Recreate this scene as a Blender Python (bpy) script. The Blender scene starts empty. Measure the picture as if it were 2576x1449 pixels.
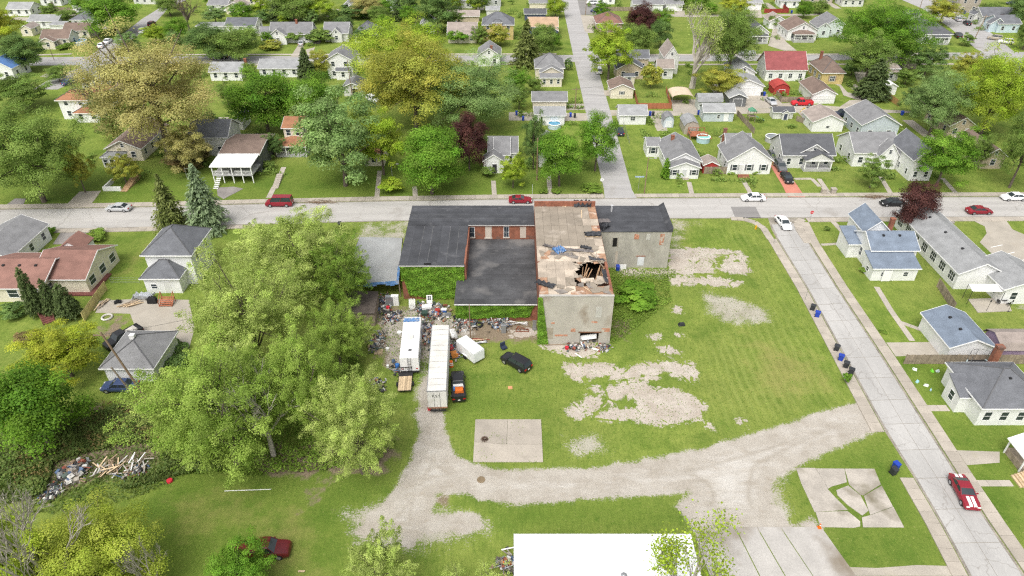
import bpy, math, random
import numpy as np
from mathutils import Vector, Matrix
R = math.radians
random.seed(7)
SC = bpy.context.scene
COL = SC.collection

# ---------------------------------------------------------------- camera
CAM_H, PITCH, FPX = 65.0, R(34.6), 1718.0
cam_d = bpy.data.cameras.new('camera')
cam = bpy.data.objects.new('camera', cam_d)
COL.objects.link(cam)
cam.location = (0, 0, CAM_H)
cam.rotation_euler = (R(90) - PITCH, 0, 0)
cam_d.sensor_width = 36.0
cam_d.lens = 36.0 * FPX / 2576.0
cam_d.clip_start = 0.5
cam_d.clip_end = 3000
SC.camera = cam

# ---------------------------------------------------------------- sky, sun, exposure
SUN_ELEV, SUN_AZ = R(58), R(205)          # azimuth measured from +Y (away) clockwise
wd = bpy.data.worlds.new('World'); SC.world = wd; wd.use_nodes = True
nt = wd.node_tree
sky = nt.nodes.new('ShaderNodeTexSky'); sky.sky_type = 'NISHITA'; sky.sun_disc = False
sky.sun_elevation = SUN_ELEV; sky.sun_rotation = SUN_AZ
sky.air_density = 1.0; sky.dust_density = 6.0; sky.ozone_density = 1.0
hs = nt.nodes.new('ShaderNodeHueSaturation'); hs.inputs['Saturation'].default_value = 0.25
nt.links.new(sky.outputs[0], hs.inputs['Color'])
bgn = nt.nodes['Background']
nt.links.new(hs.outputs[0], bgn.inputs['Color'])
bgn.inputs['Strength'].default_value = 0.15
sun_d = bpy.data.lights.new('sun', 'SUN'); sun_d.energy = 0.65; sun_d.angle = R(40)
sun_d.color = (1.0, 0.96, 0.9)
sun = bpy.data.objects.new('sun', sun_d); COL.objects.link(sun)
sd = Vector((math.sin(SUN_AZ) * math.cos(SUN_ELEV), math.cos(SUN_AZ) * math.cos(SUN_ELEV), math.sin(SUN_ELEV)))
sun.rotation_euler = (-sd).to_track_quat('-Z', 'Y').to_euler()
sun.location = (0, 0, 120)
vs = SC.view_settings
vs.view_transform = 'Standard'; vs.look = 'None'; vs.gamma = 1.0; vs.use_curve_mapping = False
vs.exposure = 0.62
SC.cycles.max_bounces = 6
SC.cycles.diffuse_bounces = 3
SC.cycles.use_denoising = False
SC.cycles.sample_clamp_indirect = 2.0
SC.cycles.blur_glossy = 1.0
SC.cycles.filter_width = 1.25

# ---------------------------------------------------------------- survey: sheet position -> point of the place
_S, _C = math.sin(PITCH), math.cos(PITCH)
_off = [0.0, 0.0, 1.0]
def tile(c=None, r=0):
    if c is None: _off[:] = [0.0, 0.0, 1.0]
    else: _off[:] = [c * 644.0, r * 362.25, 0.25]
def g(x, y, z=0.0):
    u = _off[0] + x * _off[2] - 1288.0
    v = _off[1] + y * _off[2] - 724.5
    t = (CAM_H - z) / (FPX * _S + v * _C)
    return Vector((u * t, (FPX * _C - v * _S) * t, z))
def px_m(y):
    return 0.01265 * (_off[1] + y * _off[2] + 460) / _off[2]
def top_z(Y, y):
    """height of a point at ground distance Y that shows at sheet row y"""
    k = (_off[1] + y * _off[2] - 724.5) / FPX
    q = (Y * _S + k * Y * _C) / (_C - k * _S)
    return CAM_H - q

# ---------------------------------------------------------------- materials
_mats = {}
def _n(t, k, **kw):
    n = t.nodes.new(k)
    for a, b in kw.items(): setattr(n, a, b)
    return n
def mat(name, col, rough=0.8, var=0.12, scale=1.2, fine=0.1, fscale=14.0, bump=0.0, rand=0.0, metal=0.0,
        spec=0.3, dirt=None, stretch=None):
    key = (name,)
    if key in _mats: return _mats[key]
    m = bpy.data.materials.new(name); m.use_nodes = True
    t = m.node_tree; b = t.nodes['Principled BSDF']
    b.inputs['Roughness'].default_value = rough
    b.inputs['Metallic'].default_value = metal
    b.inputs['Specular IOR Level'].default_value = spec
    geo = _n(t, 'ShaderNodeNewGeometry')
    vec = geo.outputs['Position']
    if stretch:
        mp = _n(t, 'ShaderNodeMapping'); mp.inputs['Scale'].default_value = stretch
        t.links.new(vec, mp.inputs['Vector']); vec = mp.outputs['Vector']
    n1 = _n(t, 'ShaderNodeTexNoise'); n1.inputs['Scale'].default_value = scale; n1.inputs['Detail'].default_value = 5
    n2 = _n(t, 'ShaderNodeTexNoise'); n2.inputs['Scale'].default_value = fscale; n2.inputs['Detail'].default_value = 3
    t.links.new(vec, n1.inputs['Vector']); t.links.new(vec, n2.inputs['Vector'])
    def scaled(sock, amt):
        mr = _n(t, 'ShaderNodeMapRange'); mr.inputs['From Min'].default_value = 0.3; mr.inputs['From Max'].default_value = 0.7
        mr.inputs['To Min'].default_value = 1 - amt; mr.inputs['To Max'].default_value = 1 + amt
        t.links.new(sock, mr.inputs['Value']); return mr.outputs[0]
    mul = _n(t, 'ShaderNodeMath', operation='MULTIPLY')
    t.links.new(scaled(n1.outputs[0], var), mul.inputs[0]); t.links.new(scaled(n2.outputs[0], fine), mul.inputs[1])
    last = mul.outputs[0]
    if rand > 0:
        oi = _n(t, 'ShaderNodeObjectInfo')
        mr = _n(t, 'ShaderNodeMapRange'); mr.inputs['To Min'].default_value = 1 - rand; mr.inputs['To Max'].default_value = 1 + rand
        t.links.new(oi.outputs['Random'], mr.inputs['Value'])
        m2 = _n(t, 'ShaderNodeMath', operation='MULTIPLY')
        t.links.new(last, m2.inputs[0]); t.links.new(mr.outputs[0], m2.inputs[1]); last = m2.outputs[0]
    vm = _n(t, 'ShaderNodeVectorMath', operation='SCALE')
    vm.inputs[0].default_value = col[:3]
    t.links.new(last, vm.inputs['Scale'])
    colout = vm.outputs[0]
    if dirt:
        dcol, dscale, dth = dirt
        n3 = _n(t, 'ShaderNodeTexNoise'); n3.inputs['Scale'].default_value = dscale; n3.inputs['Detail'].default_value = 6
        t.links.new(vec, n3.inputs['Vector'])
        mr = _n(t, 'ShaderNodeMapRange'); mr.inputs['From Min'].default_value = dth; mr.inputs['From Max'].default_value = dth + 0.16
        t.links.new(n3.outputs[0], mr.inputs['Value'])
        mx = _n(t, 'ShaderNodeMix', data_type='RGBA'); mx.inputs[7].default_value = (*dcol, 1)
        t.links.new(mr.outputs[0], mx.inputs[0]); t.links.new(colout, mx.inputs[6]); colout = mx.outputs[2]
    t.links.new(colout, b.inputs['Base Color'])
    if bump > 0:
        bp = _n(t, 'ShaderNodeBump'); bp.inputs['Strength'].default_value = bump; bp.inputs['Distance'].default_value = 0.05
        t.links.new(n2.outputs[0], bp.inputs['Height']); t.links.new(bp.outputs[0], b.inputs['Normal'])
    _mats[key] = m
    return m
def siding(name, col, step=0.18):
    """painted lap siding: thin shadow line under each board, as relief"""
    if (name,) in _mats: return _mats[(name,)]
    m = mat(name, col, 0.65, 0.05, 0.5, 0.05, 3.0)
    t = m.node_tree; b = t.nodes['Principled BSDF']
    geo = _n(t, 'ShaderNodeNewGeometry'); sp = _n(t, 'ShaderNodeSeparateXYZ')
    t.links.new(geo.outputs['Position'], sp.inputs[0])
    d = _n(t, 'ShaderNodeMath', operation='DIVIDE'); d.inputs[1].default_value = step
    t.links.new(sp.outputs['Z'], d.inputs[0])
    f = _n(t, 'ShaderNodeMath', operation='FRACT'); t.links.new(d.outputs[0], f.inputs[0])
    bp = _n(t, 'ShaderNodeBump'); bp.inputs['Strength'].default_value = 0.5; bp.inputs['Distance'].default_value = 0.04
    t.links.new(f.outputs[0], bp.inputs['Height']); t.links.new(bp.outputs[0], b.inputs['Normal'])
    return m
def shingle(name, col):
    """asphalt shingle: short courses with uneven tone"""
    if (name,) in _mats: return _mats[(name,)]
    m = mat(name, col, 0.9, 0.16, 0.6, 0.22, 9.0, bump=0.4, rand=0.06, stretch=(1, 1, 2.2))
    return m
def leafmat(name, col, spread=0.3, second=None):
    if (name,) in _mats: return _mats[(name,)]
    m = bpy.data.materials.new(name); m.use_nodes = True
    t = m.node_tree; b = t.nodes['Principled BSDF']; out = t.nodes['Material Output']
    b.inputs['Roughness'].default_value = 0.6; b.inputs['Specular IOR Level'].default_value = 0.2
    at = _n(t, 'ShaderNodeAttribute', attribute_name='tint')
    mr = _n(t, 'ShaderNodeMapRange'); mr.inputs['To Min'].default_value = 1 - spread; mr.inputs['To Max'].default_value = 1 + spread
    t.links.new(at.outputs['Fac'], mr.inputs['Value'])
    base = None
    if second:
        at2 = _n(t, 'ShaderNodeAttribute', attribute_name='hue')
        mx = _n(t, 'ShaderNodeMix', data_type='RGBA'); mx.inputs[6].default_value = (*col, 1); mx.inputs[7].default_value = (*second, 1)
        t.links.new(at2.outputs['Fac'], mx.inputs[0]); base = mx.outputs[2]
    vm = _n(t, 'ShaderNodeVectorMath', operation='SCALE'); vm.inputs[0].default_value = col
    if base: t.links.new(base, vm.inputs[0])
    t.links.new(mr.outputs[0], vm.inputs['Scale'])
    t.links.new(vm.outputs[0], b.inputs['Base Color'])
    tr = _n(t, 'ShaderNodeBsdfTranslucent'); t.links.new(vm.outputs[0], tr.inputs['Color'])
    ms = _n(t, 'ShaderNodeMixShader'); ms.inputs[0].default_value = 0.42
    t.links.new(b.outputs[0], ms.inputs[1]); t.links.new(tr.outputs[0], ms.inputs[2])
    t.links.new(ms.outputs[0], out.inputs['Surface'])
    _mats[(name,)] = m
    return m
def paint(name, col, rough=0.3, metal=0.0):
    return mat(name, col, rough, 0.03, 0.7, 0.03, 5.0, spec=0.5, metal=metal)

WHITE = (0.80, 0.80, 0.78)
M_TRIM = mat('white_trim_paint', WHITE, 0.5, 0.04)
M_GLASS = mat('window_glass', (0.035, 0.045, 0.055), 0.12, 0.3, 0.8, 0.05, 3, spec=0.6)
M_GLASS2 = mat('car_glass', (0.03, 0.04, 0.045), 0.08, 0.2, 0.8, 0.05, 3, spec=0.7)
M_RUBBER = mat('black_rubber', (0.02, 0.02, 0.021), 0.85, 0.2)
M_RIM = mat('alloy_rim', (0.45, 0.45, 0.46), 0.35, 0.05, metal=0.6)
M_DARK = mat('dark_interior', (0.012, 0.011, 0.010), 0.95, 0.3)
M_GREYMETAL = mat('grey_metal', (0.32, 0.33, 0.34), 0.45, 0.1, metal=0.5)
M_BLACKMETAL = mat('black_metal', (0.03, 0.03, 0.032), 0.5, 0.1)
M_WOOD = mat('weathered_wood', (0.27, 0.22, 0.165), 0.9, 0.25, 1.5, 0.25, 9, bump=0.3, rand=0.14)
M_LUMBER = mat('pale_lumber', (0.55, 0.42, 0.27), 0.8, 0.15, 2, 0.15, 9, rand=0.2)
M_POLE = mat('pole_wood', (0.24, 0.17, 0.11), 0.9, 0.2, 2, 0.2, 12)
M_BRICK = mat('red_brick', (0.26, 0.105, 0.065), 0.9, 0.25, 1.2, 0.3, 9, bump=0.4, dirt=((0.16, 0.10, 0.08), 0.8, 0.55))
M_BARK = mat('bark', (0.13, 0.105, 0.085), 0.95, 0.25, 2, 0.25, 10)
M_BARKPALE = mat('pale_bark', (0.36, 0.33, 0.28), 0.95, 0.2, 2, 0.2, 10)
M_CONC = mat('concrete_slab', (0.385, 0.345, 0.29), 0.9, 0.10, 0.5, 0.10, 7, bump=0.2, rand=0.10, dirt=((0.30, 0.27, 0.22), 0.35, 0.60))
M_WALK = mat('pale_walk_concrete', (0.41, 0.37, 0.315), 0.9, 0.08, 0.6, 0.08, 7, rand=0.08)

# ---------------------------------------------------------------- mesh helper
class MB:
    def __init__(s): s.v = []; s.f = []; s.mi = []; s.cur = 0
    def add(s, vs, fs):
        o = len(s.v); s.v.extend([tuple(v) for v in vs])
        for f in fs: s.f.append(tuple(i + o for i in f)); s.mi.append(s.cur)
        return s
    def box(s, x0, x1, y0, y1, z0, z1):
        return s.add([(x0,y0,z0),(x1,y0,z0),(x1,y1,z0),(x0,y1,z0),(x0,y0,z1),(x1,y0,z1),(x1,y1,z1),(x0,y1,z1)],
                     [(0,3,2,1),(4,5,6,7),(0,1,5,4),(1,2,6,5),(2,3,7,6),(3,0,4,7)])
    def cbox(s, cx, cy, cz, w, d, h): return s.box(cx-w/2, cx+w/2, cy-d/2, cy+d/2, cz-h/2, cz+h/2)
    def prism(s, pts, z0, z1):
        n = len(pts)
        vs = [(p[0], p[1], z0) for p in pts] + [(p[0], p[1], z1) for p in pts]
        fs = [tuple(range(n-1, -1, -1)), tuple(range(n, 2*n))]
        fs += [(i, (i+1) % n, n+(i+1) % n, n+i) for i in range(n)]
        return s.add(vs, fs)
    def solid(s, top, thick, axis=(0,0,-1)):
        """slab with the given top polygon (any plane), pushed along axis by thick"""
        n = len(top); a = Vector(axis) * thick
        vs = [tuple(p) for p in top] + [tuple(Vector(p) + a) for p in top]
        fs = [tuple(range(n)), tuple(range(2*n-1, n-1, -1))]
        fs += [(i, n+i, n+(i+1) % n, (i+1) % n) for i in range(n)]
        return s.add(vs, fs)
    def tube(s, p, q, r0, r1=None, n=6, cap=True):
        p = Vector(p); q = Vector(q); r1 = r0 if r1 is None else r1
        d = q - p
        if d.length < 1e-6: return s
        d.normalize(); a = d.orthogonal().normalized(); b = d.cross(a)
        vs = []
        for c, r in ((p, r0), (q, r1)):
            for i in range(n):
                t = 2*math.pi*i/n; vs.append(tuple(c + a*(r*math.cos(t)) + b*(r*math.sin(t))))
        fs = [(i, (i+1) % n, n+(i+1) % n, n+i) for i in range(n)]
        if cap: fs += [tuple(range(n-1, -1, -1)), tuple(range(n, 2*n))]
        return s.add(vs, fs)
    def loft(s, rings, cap=True):
        n = len(rings[0]); o = []
        for r in rings: o += [tuple(p) for p in r]
        fs = []
        for k in range(len(rings)-1):
            for i in range(n): fs.append((k*n+i, k*n+(i+1) % n, (k+1)*n+(i+1) % n, (k+1)*n+i))
        if cap: fs += [tuple(range(n-1, -1, -1)), tuple(range((len(rings)-1)*n, len(rings)*n))]
        return s.add(o, fs)
    def torus(s, c, R0, r, axis='z', n=14, m=6):
        vs = []; fs = []
        for i in range(n):
            a = 2*math.pi*i/n
            for j in range(m):
                b = 2*math.pi*j/m
                x = (R0 + r*math.cos(b))*math.cos(a); y = (R0 + r*math.cos(b))*math.sin(a); z = r*math.sin(b)
                if axis == 'y': x, y, z = x, z, y
                if axis == 'x': x, y, z = z, x, y
                vs.append((c[0]+x, c[1]+y, c[2]+z))
        for i in range(n):
            for j in range(m):
                fs.append((i*m+j, ((i+1) % n)*m+j, ((i+1) % n)*m+(j+1) % m, i*m+(j+1) % m))
        return s.add(vs, fs)
    def mesh(s, name, *mats):
        me = bpy.data.meshes.new(name); me.from_pydata(s.v, [], s.f)
        for m in mats: me.materials.append(m)
        if len(mats) > 1: me.polygons.foreach_set('material_index', s.mi)
        return me
    def obj(s, name, m, parent=None, loc=None):
        me = s.mesh(name, *(m if isinstance(m, (list, tuple)) else [m]))
        return link(name, me, parent, loc)
def link(name, me, parent=None, loc=None, rot=None, scale=None):
    o = bpy.data.objects.new(name, me); COL.objects.link(o)
    if parent is not None: o.parent = parent
    if loc is not None: o.location = loc
    if rot is not None: o.rotation_euler = rot
    if scale is not None: o.scale = scale
    return o
def tag(o, label, cat, group=None, kind=None):
    if label: o['label'] = label
    if cat: o['category'] = cat
    if group: o['group'] = group
    if kind: o['kind'] = kind
    return o
def thing(name, label, cat, loc=(0, 0, 0), rz=0.0, group=None):
    o = link(name, None, None, loc, (0, 0, rz)); o.empty_display_size = 0.5
    return tag(o, label, cat, group)
def struct(o):
    o['kind'] = 'structure'; return o
def copy_tree(o, parent=None):
    c = o.copy(); COL.objects.link(c); c.parent = parent
    for ch in o.children: copy_tree(ch, c)
    return c
_cache = {}
def shared(key, build):
    if key not in _cache: _cache[key] = build()
    return _cache[key]
# ================================================================= GROUND
def P(pts, z=0.0): return [g(x, y, z) for x, y in pts]
GR = {'gravel': [], 'slab': [], 'dirt': [], 'dry': [], 'hole': []}
tile()
GR['gravel'] += [
    P([(2168,1008),(2050,1042),(1900,1090),(1750,1132),(1600,1160),(1450,1182),(1300,1180),(1190,1168),(1145,1142),(1122,1092),(1113,1036),
       (1112,960),(1060,940),(1050,1040),(1055,1090),(1035,1150),(1000,1220),(960,1265),(900,1320),(872,1345),(930,1362),(1000,1372),(1046,1385),(1060,1355),(1100,1338),(1160,1348),(1225,1330),
       (1205,1292),(1135,1290),(1092,1290),(1100,1246),(1150,1240),(1250,1268),(1350,1270),(1480,1256),(1600,1247),(1735,1240),(1692,1275),
       (1735,1312),(1742,1330),(1900,1335),(2062,1330),(2040,1300),(1992,1322),(1945,1262),(1950,1205),(2060,1148),(2200,1085)]),
    P([(2520,770),(2576,770),(2576,790)]),
]
GR['gravel_soft'] = [P([(1762,735),(1830,742),(1935,782),(1940,812),(1812,812),(1775,772)]), P([(1425,1100),(1500,1095),(1528,1130),(1480,1142),(1440,1138)]),
    P([(1690,555),(1760,560),(1715,590),(1700,640),(1688,640)]), P([(1745,1240),(1830,1200),(1960,1190),(1990,1330),(1740,1330)]),
    P([(955,800),(1050,770),(1180,800),(1190,850),(1130,870),(1050,930),(990,940),(960,880)]), P([(1060,860),(1085,860),(1075,1040),(1050,1040)])]
tile(2, 2)
GR['slab'] += [
    P([(540,770),(730,768),(990,775),(1030,800),(1120,850),(1200,800),(1340,760),(1640,750),(1690,775),(1820,755),(1860,930),(1720,915),(1600,860),(1520,800),(1450,900),(1350,930),(1200,925),(980,930),(880,880),(830,900),(760,940),(600,900),(575,850),(540,790)]),
    P([(770,940),(830,1000),(960,1000),(1120,960),(1300,950),(1420,1020),(1640,1020),(1800,1090),(1950,1180),(1900,1280),(1700,1350),(1450,1370),(1350,1350),(1200,1320),(900,1325),(830,1300),(1000,1250),(1010,1140),(950,1090),(880,1040),(790,1000)]),
    P([(560,1240),(640,1165),(750,1270),(690,1305),(590,1290)]), P([(740,1100),(870,1105),(910,1160),(780,1250),(750,1180)]),
    P([(1480,600),(1570,580),(1690,650),(1600,670),(1500,640)]), P([(1400,470),(1470,470),(1460,520),(1410,510)]), P([(1660,470),(1730,465),(1720,490)]),
    P([(1640,190),(1690,190),(1690,245),(1650,240)]), P([(1960,1360),(2000,1370),(2005,1405),(1970,1400)]), P([(2290,1330),(2340,1340),(2350,1375),(2310,1370)]),
    P([(280,565),(560,560),(700,550),(880,560),(870,640),(840,690),(600,690),(500,650),(380,620)]), P([(0,430),(240,400),(245,470),(0,500)]),
]
GR['hole'] += [P([(1030,1140),(1100,1090),(1230,1100),(1320,1200),(1200,1225),(1050,1200)]), P([(1260,850),(1350,850),(1340,910),(1270,910)]), P([(820,900),(970,890),(970,990),(860,990)]),
    P([(1570,1270),(1640,1235),(1660,1260),(1600,1290)]), P([(1640,1010),(1800,1010),(1790,1070),(1650,1060)])]
GR['dirt'] += [P([(1020,480),(1060,330),(1200,290),(1225,420),(1150,520)]), P([(1130,1000),(1180,1000),(1180,1040),(1140,1040)])]
tile(2, 1)
GR['slab'] += [P([(1590,1060),(1900,1050),(2280,1080),(2300,1110),(2100,1110),(2000,1160),(1900,1170),(1790,1180),(1780,1300),(1600,1290)]),
    P([(1900,1180),(2050,1200),(2020,1290),(1920,1290)]), P([(2180,1120),(2330,1110),(2380,1300),(2230,1300),(2100,1270)]),
    P([(1600,1340),(2000,1340),(2300,1390),(2250,1430),(1620,1410)]), P([(1100,1260),(1560,1270),(1600,1330),(1500,1340),(1120,1320)]),
    P([(1780,1180),(1910,1190),(1900,1300),(1790,1300)])]
GR['hole'] += [P([(2210,1160),(2290,1155),(2300,1190),(2220,1190)])]
GR['dry'] += [P([(1600,760),(1900,760),(1700,850),(1750,1000),(1620,1040)])]
tile()
GR['dry'] += [P([(420,1250),(640,1235),(640,1330),(430,1340)]), P([(600,1300),(760,1290),(800,1449),(600,1449)]), P([(345,640),(395,590),(330,690),(300,690)]),
    P([(1880,840),(2060,900),(2100,980),(1950,1010),(1890,930)]), P([(1060,1090),(1125,1085),(1130,1160),(1050,1180)])]
GR['dirt'] += [P([(785,1245),(812,1245),(810,1282),(785,1282)]), P([(1090,1240),(1120,1245),(1112,1265),(1092,1265)]), P([(270,800),(330,800),(300,840),(255,850)]),
    P([(0,1090),(120,1040),(380,1010),(470,1100),(430,1150),(340,1180),(100,1250),(0,1230)]), P([(560,1150),(960,1080),(1000,1140),(960,1190),(700,1200)]),
    P([(940,780),(1110,760),(1150,800),(1345,800),(1345,858),(1200,862),(1130,850),(1000,960),(960,900)])]
GR['lush_shade'] = [P([(380,1180),(980,1130),(1010,1200),(900,1320),(900,1500),(380,1500)]), P([(1950,1190),(2230,1085),(2420,1449),(2100,1449),(2040,1330)]), P([(2330,1040),(2576,1060),(2576,1449),(2500,1330)]), P([(2280,900),(2400,910),(2400,1010),(2330,1010)]), P([(280,590),(380,580),(330,740),(200,780)]),
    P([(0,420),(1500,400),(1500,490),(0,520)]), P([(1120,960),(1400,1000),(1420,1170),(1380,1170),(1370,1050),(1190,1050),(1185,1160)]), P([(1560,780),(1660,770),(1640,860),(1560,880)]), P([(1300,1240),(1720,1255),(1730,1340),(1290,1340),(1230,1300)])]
GR['gravel_soft'] += [P([(900,560),(1030,556),(1015,602),(900,600)]), P([(870,1300),(960,1250),(1240,1310),(1220,1340),(1040,1390),(900,1370)])]

def axis_lines(lo, hi, f0, f1, fine, mid, m0, m1, far):
    a = list(np.arange(f0, f1 + 1e-6, fine))
    a = list(np.arange(m0, f0 - 0.1, mid)) + a + list(np.arange(f1 + mid, m1 + 1e-6, mid))
    return np.array([lo, (lo + a[0]) / 2] + a + [(hi + a[-1]) / 2, hi])
gx = axis_lines(-900, 900, -68, 72, 0.55, 5.0, -268, 272, 0)
gy = axis_lines(-150, 1500, 34, 112, 0.55, 5.0, 4, 352, 0)
GX, GY = np.meshgrid(gx, gy)
pts = np.stack([GX.ravel(), GY.ravel()], 1)
def sdf(poly, p):
    poly = np.array([(q[0], q[1]) for q in poly]); n = len(poly)
    d = np.full(len(p), 1e9); inside = np.zeros(len(p), bool)
    for i in range(n):
        a = poly[i]; b = poly[(i + 1) % n]; e = b - a
        w = p - a; t = np.clip((w @ e) / max(e @ e, 1e-9), 0, 1)
        d = np.minimum(d, np.hypot(*(w - t[:, None] * e).T))
        c = ((a[1] > p[:, 1]) != (b[1] > p[:, 1]))
        with np.errstate(divide='ignore', invalid='ignore'):
            xx = (b[0] - a[0]) * (p[:, 1] - a[1]) / (b[1] - a[1]) + a[0]
        inside ^= c & (p[:, 0] < xx)
    return np.where(inside, d, -d)
def field(polys, width):
    s = np.full(len(pts), -1e9)
    for q in polys: s = np.maximum(s, sdf(q, pts))
    return s
F = {}
F['gravel'] = np.clip(field(GR['gravel'], 1) / 4.0 + 0.5, 0, 1)
F['gdist'] = np.clip(field(GR['gravel'], 1) / 5.0, 0, 1)
F['gsoft'] = np.clip(field(GR['gravel_soft'], 1) / 5.0 + 0.5, 0, 1)
sl = np.minimum(field(GR['slab'], 1), -field(GR['hole'], 1))
F['slab'] = np.clip(sl / 3.0 + 0.5, 0, 1)
F['dirt'] = np.clip(field(GR['dirt'], 1) / 5.0 + 0.5, 0, 1)
F['mow'] = np.clip(field([P([(1700,560),(1900,560),(1990,740),(2150,990),(1950,1060),(1800,1080),(1780,950),(1740,880),(1800,830),(1950,800),(1890,640)])], 1) / 10.0 + 0.5, 0, 1)
F['lush_shade'] = np.clip(field(GR['lush_shade'], 1) / 8.0 + 0.5, 0, 1)
F['dry'] = np.clip(field(GR['dry'], 1) / 8.0 + 0.5, 0, 1)
nx, ny = len(gx), len(gy)
gv = np.stack([GX.ravel(), GY.ravel(), np.zeros(nx * ny)], 1)
idx = np.arange(nx * ny).reshape(ny, nx)
gf = np.stack([idx[:-1, :-1].ravel(), idx[:-1, 1:].ravel(), idx[1:, 1:].ravel(), idx[1:, :-1].ravel()], 1)
gme = bpy.data.meshes.new('ground'); gme.from_pydata(gv.tolist(), [], gf.tolist())
for k, a in F.items():
    at = gme.attributes.new(k, 'FLOAT', 'POINT'); at.data.foreach_set('value', a.astype(np.float32))

def ground_material():
    m = bpy.data.materials.new('lawn_and_gravel'); m.use_nodes = True
    t = m.node_tree; b = t.nodes['Principled BSDF']; L = t.links.new
    b.inputs['Roughness'].default_value = 0.95; b.inputs['Specular IOR Level'].default_value = 0.1
    geo = _n(t, 'ShaderNodeNewGeometry'); pos = geo.outputs['Position']
    def noise(sc, det=5, rough=0.55, stretch=None, dist=0.0):
        n = _n(t, 'ShaderNodeTexNoise'); n.inputs['Scale'].default_value = sc; n.inputs['Detail'].default_value = det
        n.inputs['Roughness'].default_value = rough; n.inputs['Distortion'].default_value = dist
        v = pos
        if stretch:
            mp = _n(t, 'ShaderNodeMapping'); mp.inputs['Scale'].default_value = stretch
            mp.inputs['Rotation'].default_value = (0, 0, -0.3); L(pos, mp.inputs[0]); v = mp.outputs[0]
        L(v, n.inputs['Vector']); return n.outputs[0]
    def rng(s, a, b_, c=0.0, d=1.0):
        r = _n(t, 'ShaderNodeMapRange'); r.inputs['From Min'].default_value = a; r.inputs['From Max'].default_value = b_
        r.inputs['To Min'].default_value = c; r.inputs['To Max'].default_value = d; L(s, r.inputs['Value']); return r.outputs[0]
    def mix(f, a, b_):
        x = _n(t, 'ShaderNodeMix', data_type='RGBA')
        for s, i in ((f, 0), (a, 6), (b_, 7)):
            if isinstance(s, (tuple, float)): x.inputs[i].default_value = (*s, 1) if isinstance(s, tuple) else s
            else: L(s, x.inputs[i])
        return x.outputs[2]
    def math2(op, a, b_):
        x = _n(t, 'ShaderNodeMath', operation=op)
        for s, i in ((a, 0), (b_, 1)):
            if isinstance(s, (int, float)): x.inputs[i].default_value = s
            else: L(s, x.inputs[i])
        return x.outputs[0]
    def attr(n):
        return _n(t, 'ShaderNodeAttribute', attribute_name=n).outputs['Fac']
    big = noise(0.045, 4); mid = noise(0.35, 6, 0.65); fine = noise(4.5, 4, 0.7); streak = noise(1.5, 3, 0.6, (2.4, 0.30, 1))
    tiny = noise(13.0, 3, 0.7)
    grass = mix(rng(mid, 0.32, 0.68), (0.115, 0.185, 0.026), (0.235, 0.295, 0.058))
    grass = mix(rng(big, 0.35, 0.65, 0, 0.6), grass, (0.22, 0.24, 0.062))
    grass = mix(rng(streak, 0.42, 0.75, 0, 0.4), grass, (0.06, 0.115, 0.015))
    grass = mix(rng(math2('ADD', attr('lush_shade'), rng(mid, 0.3, 0.7, -0.3, 0.3)), 0.4, 0.8, 0, 0.5), grass, (0.075, 0.135, 0.016))  # richer green zones; part of the darkening is shade put into the colour
    grass = mix(rng(noise(0.13, 5, 0.65), 0.5, 0.68, 0, 0.55), grass, (0.05, 0.115, 0.012))
    grass = mix(rng(fine, 0.5, 0.75, 0, 0.4), grass, (0.24, 0.27, 0.06))
    grass = mix(math2('MULTIPLY', rng(noise(1.1, 4, 0.7), 0.56, 0.66), rng(noise(0.09, 3), 0.42, 0.6, 0, 0.6)), grass, (0.06, 0.125, 0.014))
    grass = mix(rng(noise(2.1, 3, 0.8), 0.5, 0.72, 0, 0.5), grass, (0.06, 0.115, 0.014))
    grass = mix(rng(noise(2.6, 3, 0.6), 0.62, 0.72, 0, 0.55), grass, (0.29, 0.30, 0.10))
    wv = _n(t, 'ShaderNodeTexWave'); wv.inputs['Scale'].default_value = 0.26; wv.inputs['Distortion'].default_value = 7.0; wv.inputs['Detail'].default_value = 2; wv.inputs['Detail Scale'].default_value = 0.25
    L(pos, wv.inputs['Vector'])
    grass = mix(math2('MULTIPLY', rng(wv.outputs['Fac'], 0.35, 0.8), rng(attr('mow'), 0.3, 0.9, 0, 0.30)), grass, (0.27, 0.315, 0.085))
    dr = math2('ADD', attr('dry'), rng(mid, 0.3, 0.7, -0.35, 0.35))
    grass = mix(rng(dr, 0.4, 0.95, 0, 0.5), grass, (0.27, 0.235, 0.085))
    di = math2('ADD', attr('dirt'), rng(mid, 0.3, 0.7, -0.4, 0.4))
    soil = mix(rng(fine, 0.3, 0.7), (0.16, 0.12, 0.08), (0.27, 0.22, 0.155))
    grass = mix(rng(di, 0.42, 0.66), grass, soil)
    # gravel with a ragged, weed-grown edge
    gsum = math2('ADD', attr('gravel'), rng(mid, 0.25, 0.75, -0.16, 0.16))
    gsum = math2('ADD', gsum, rng(fine, 0.3, 0.7, -0.10, 0.10))
    gsum = math2('ADD', gsum, rng(tiny, 0.3, 0.7, -0.06, 0.06))
    gmask = rng(gsum, 0.46, 0.54)
    s2 = math2('ADD', attr('gsoft'), rng(mid, 0.25, 0.75, -0.30, 0.30))
    s2 = math2('ADD', s2, rng(fine, 0.3, 0.7, -0.28, 0.28))
    s2 = math2('ADD', s2, rng(tiny, 0.3, 0.7, -0.15, 0.15))
    smask = math2('MULTIPLY', rng(s2, 0.52, 0.66), 0.85)
    gcol = mix(rng(noise(0.35, 6, 0.7), 0.3, 0.7), (0.325, 0.29, 0.24), (0.45, 0.42, 0.37))
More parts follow.
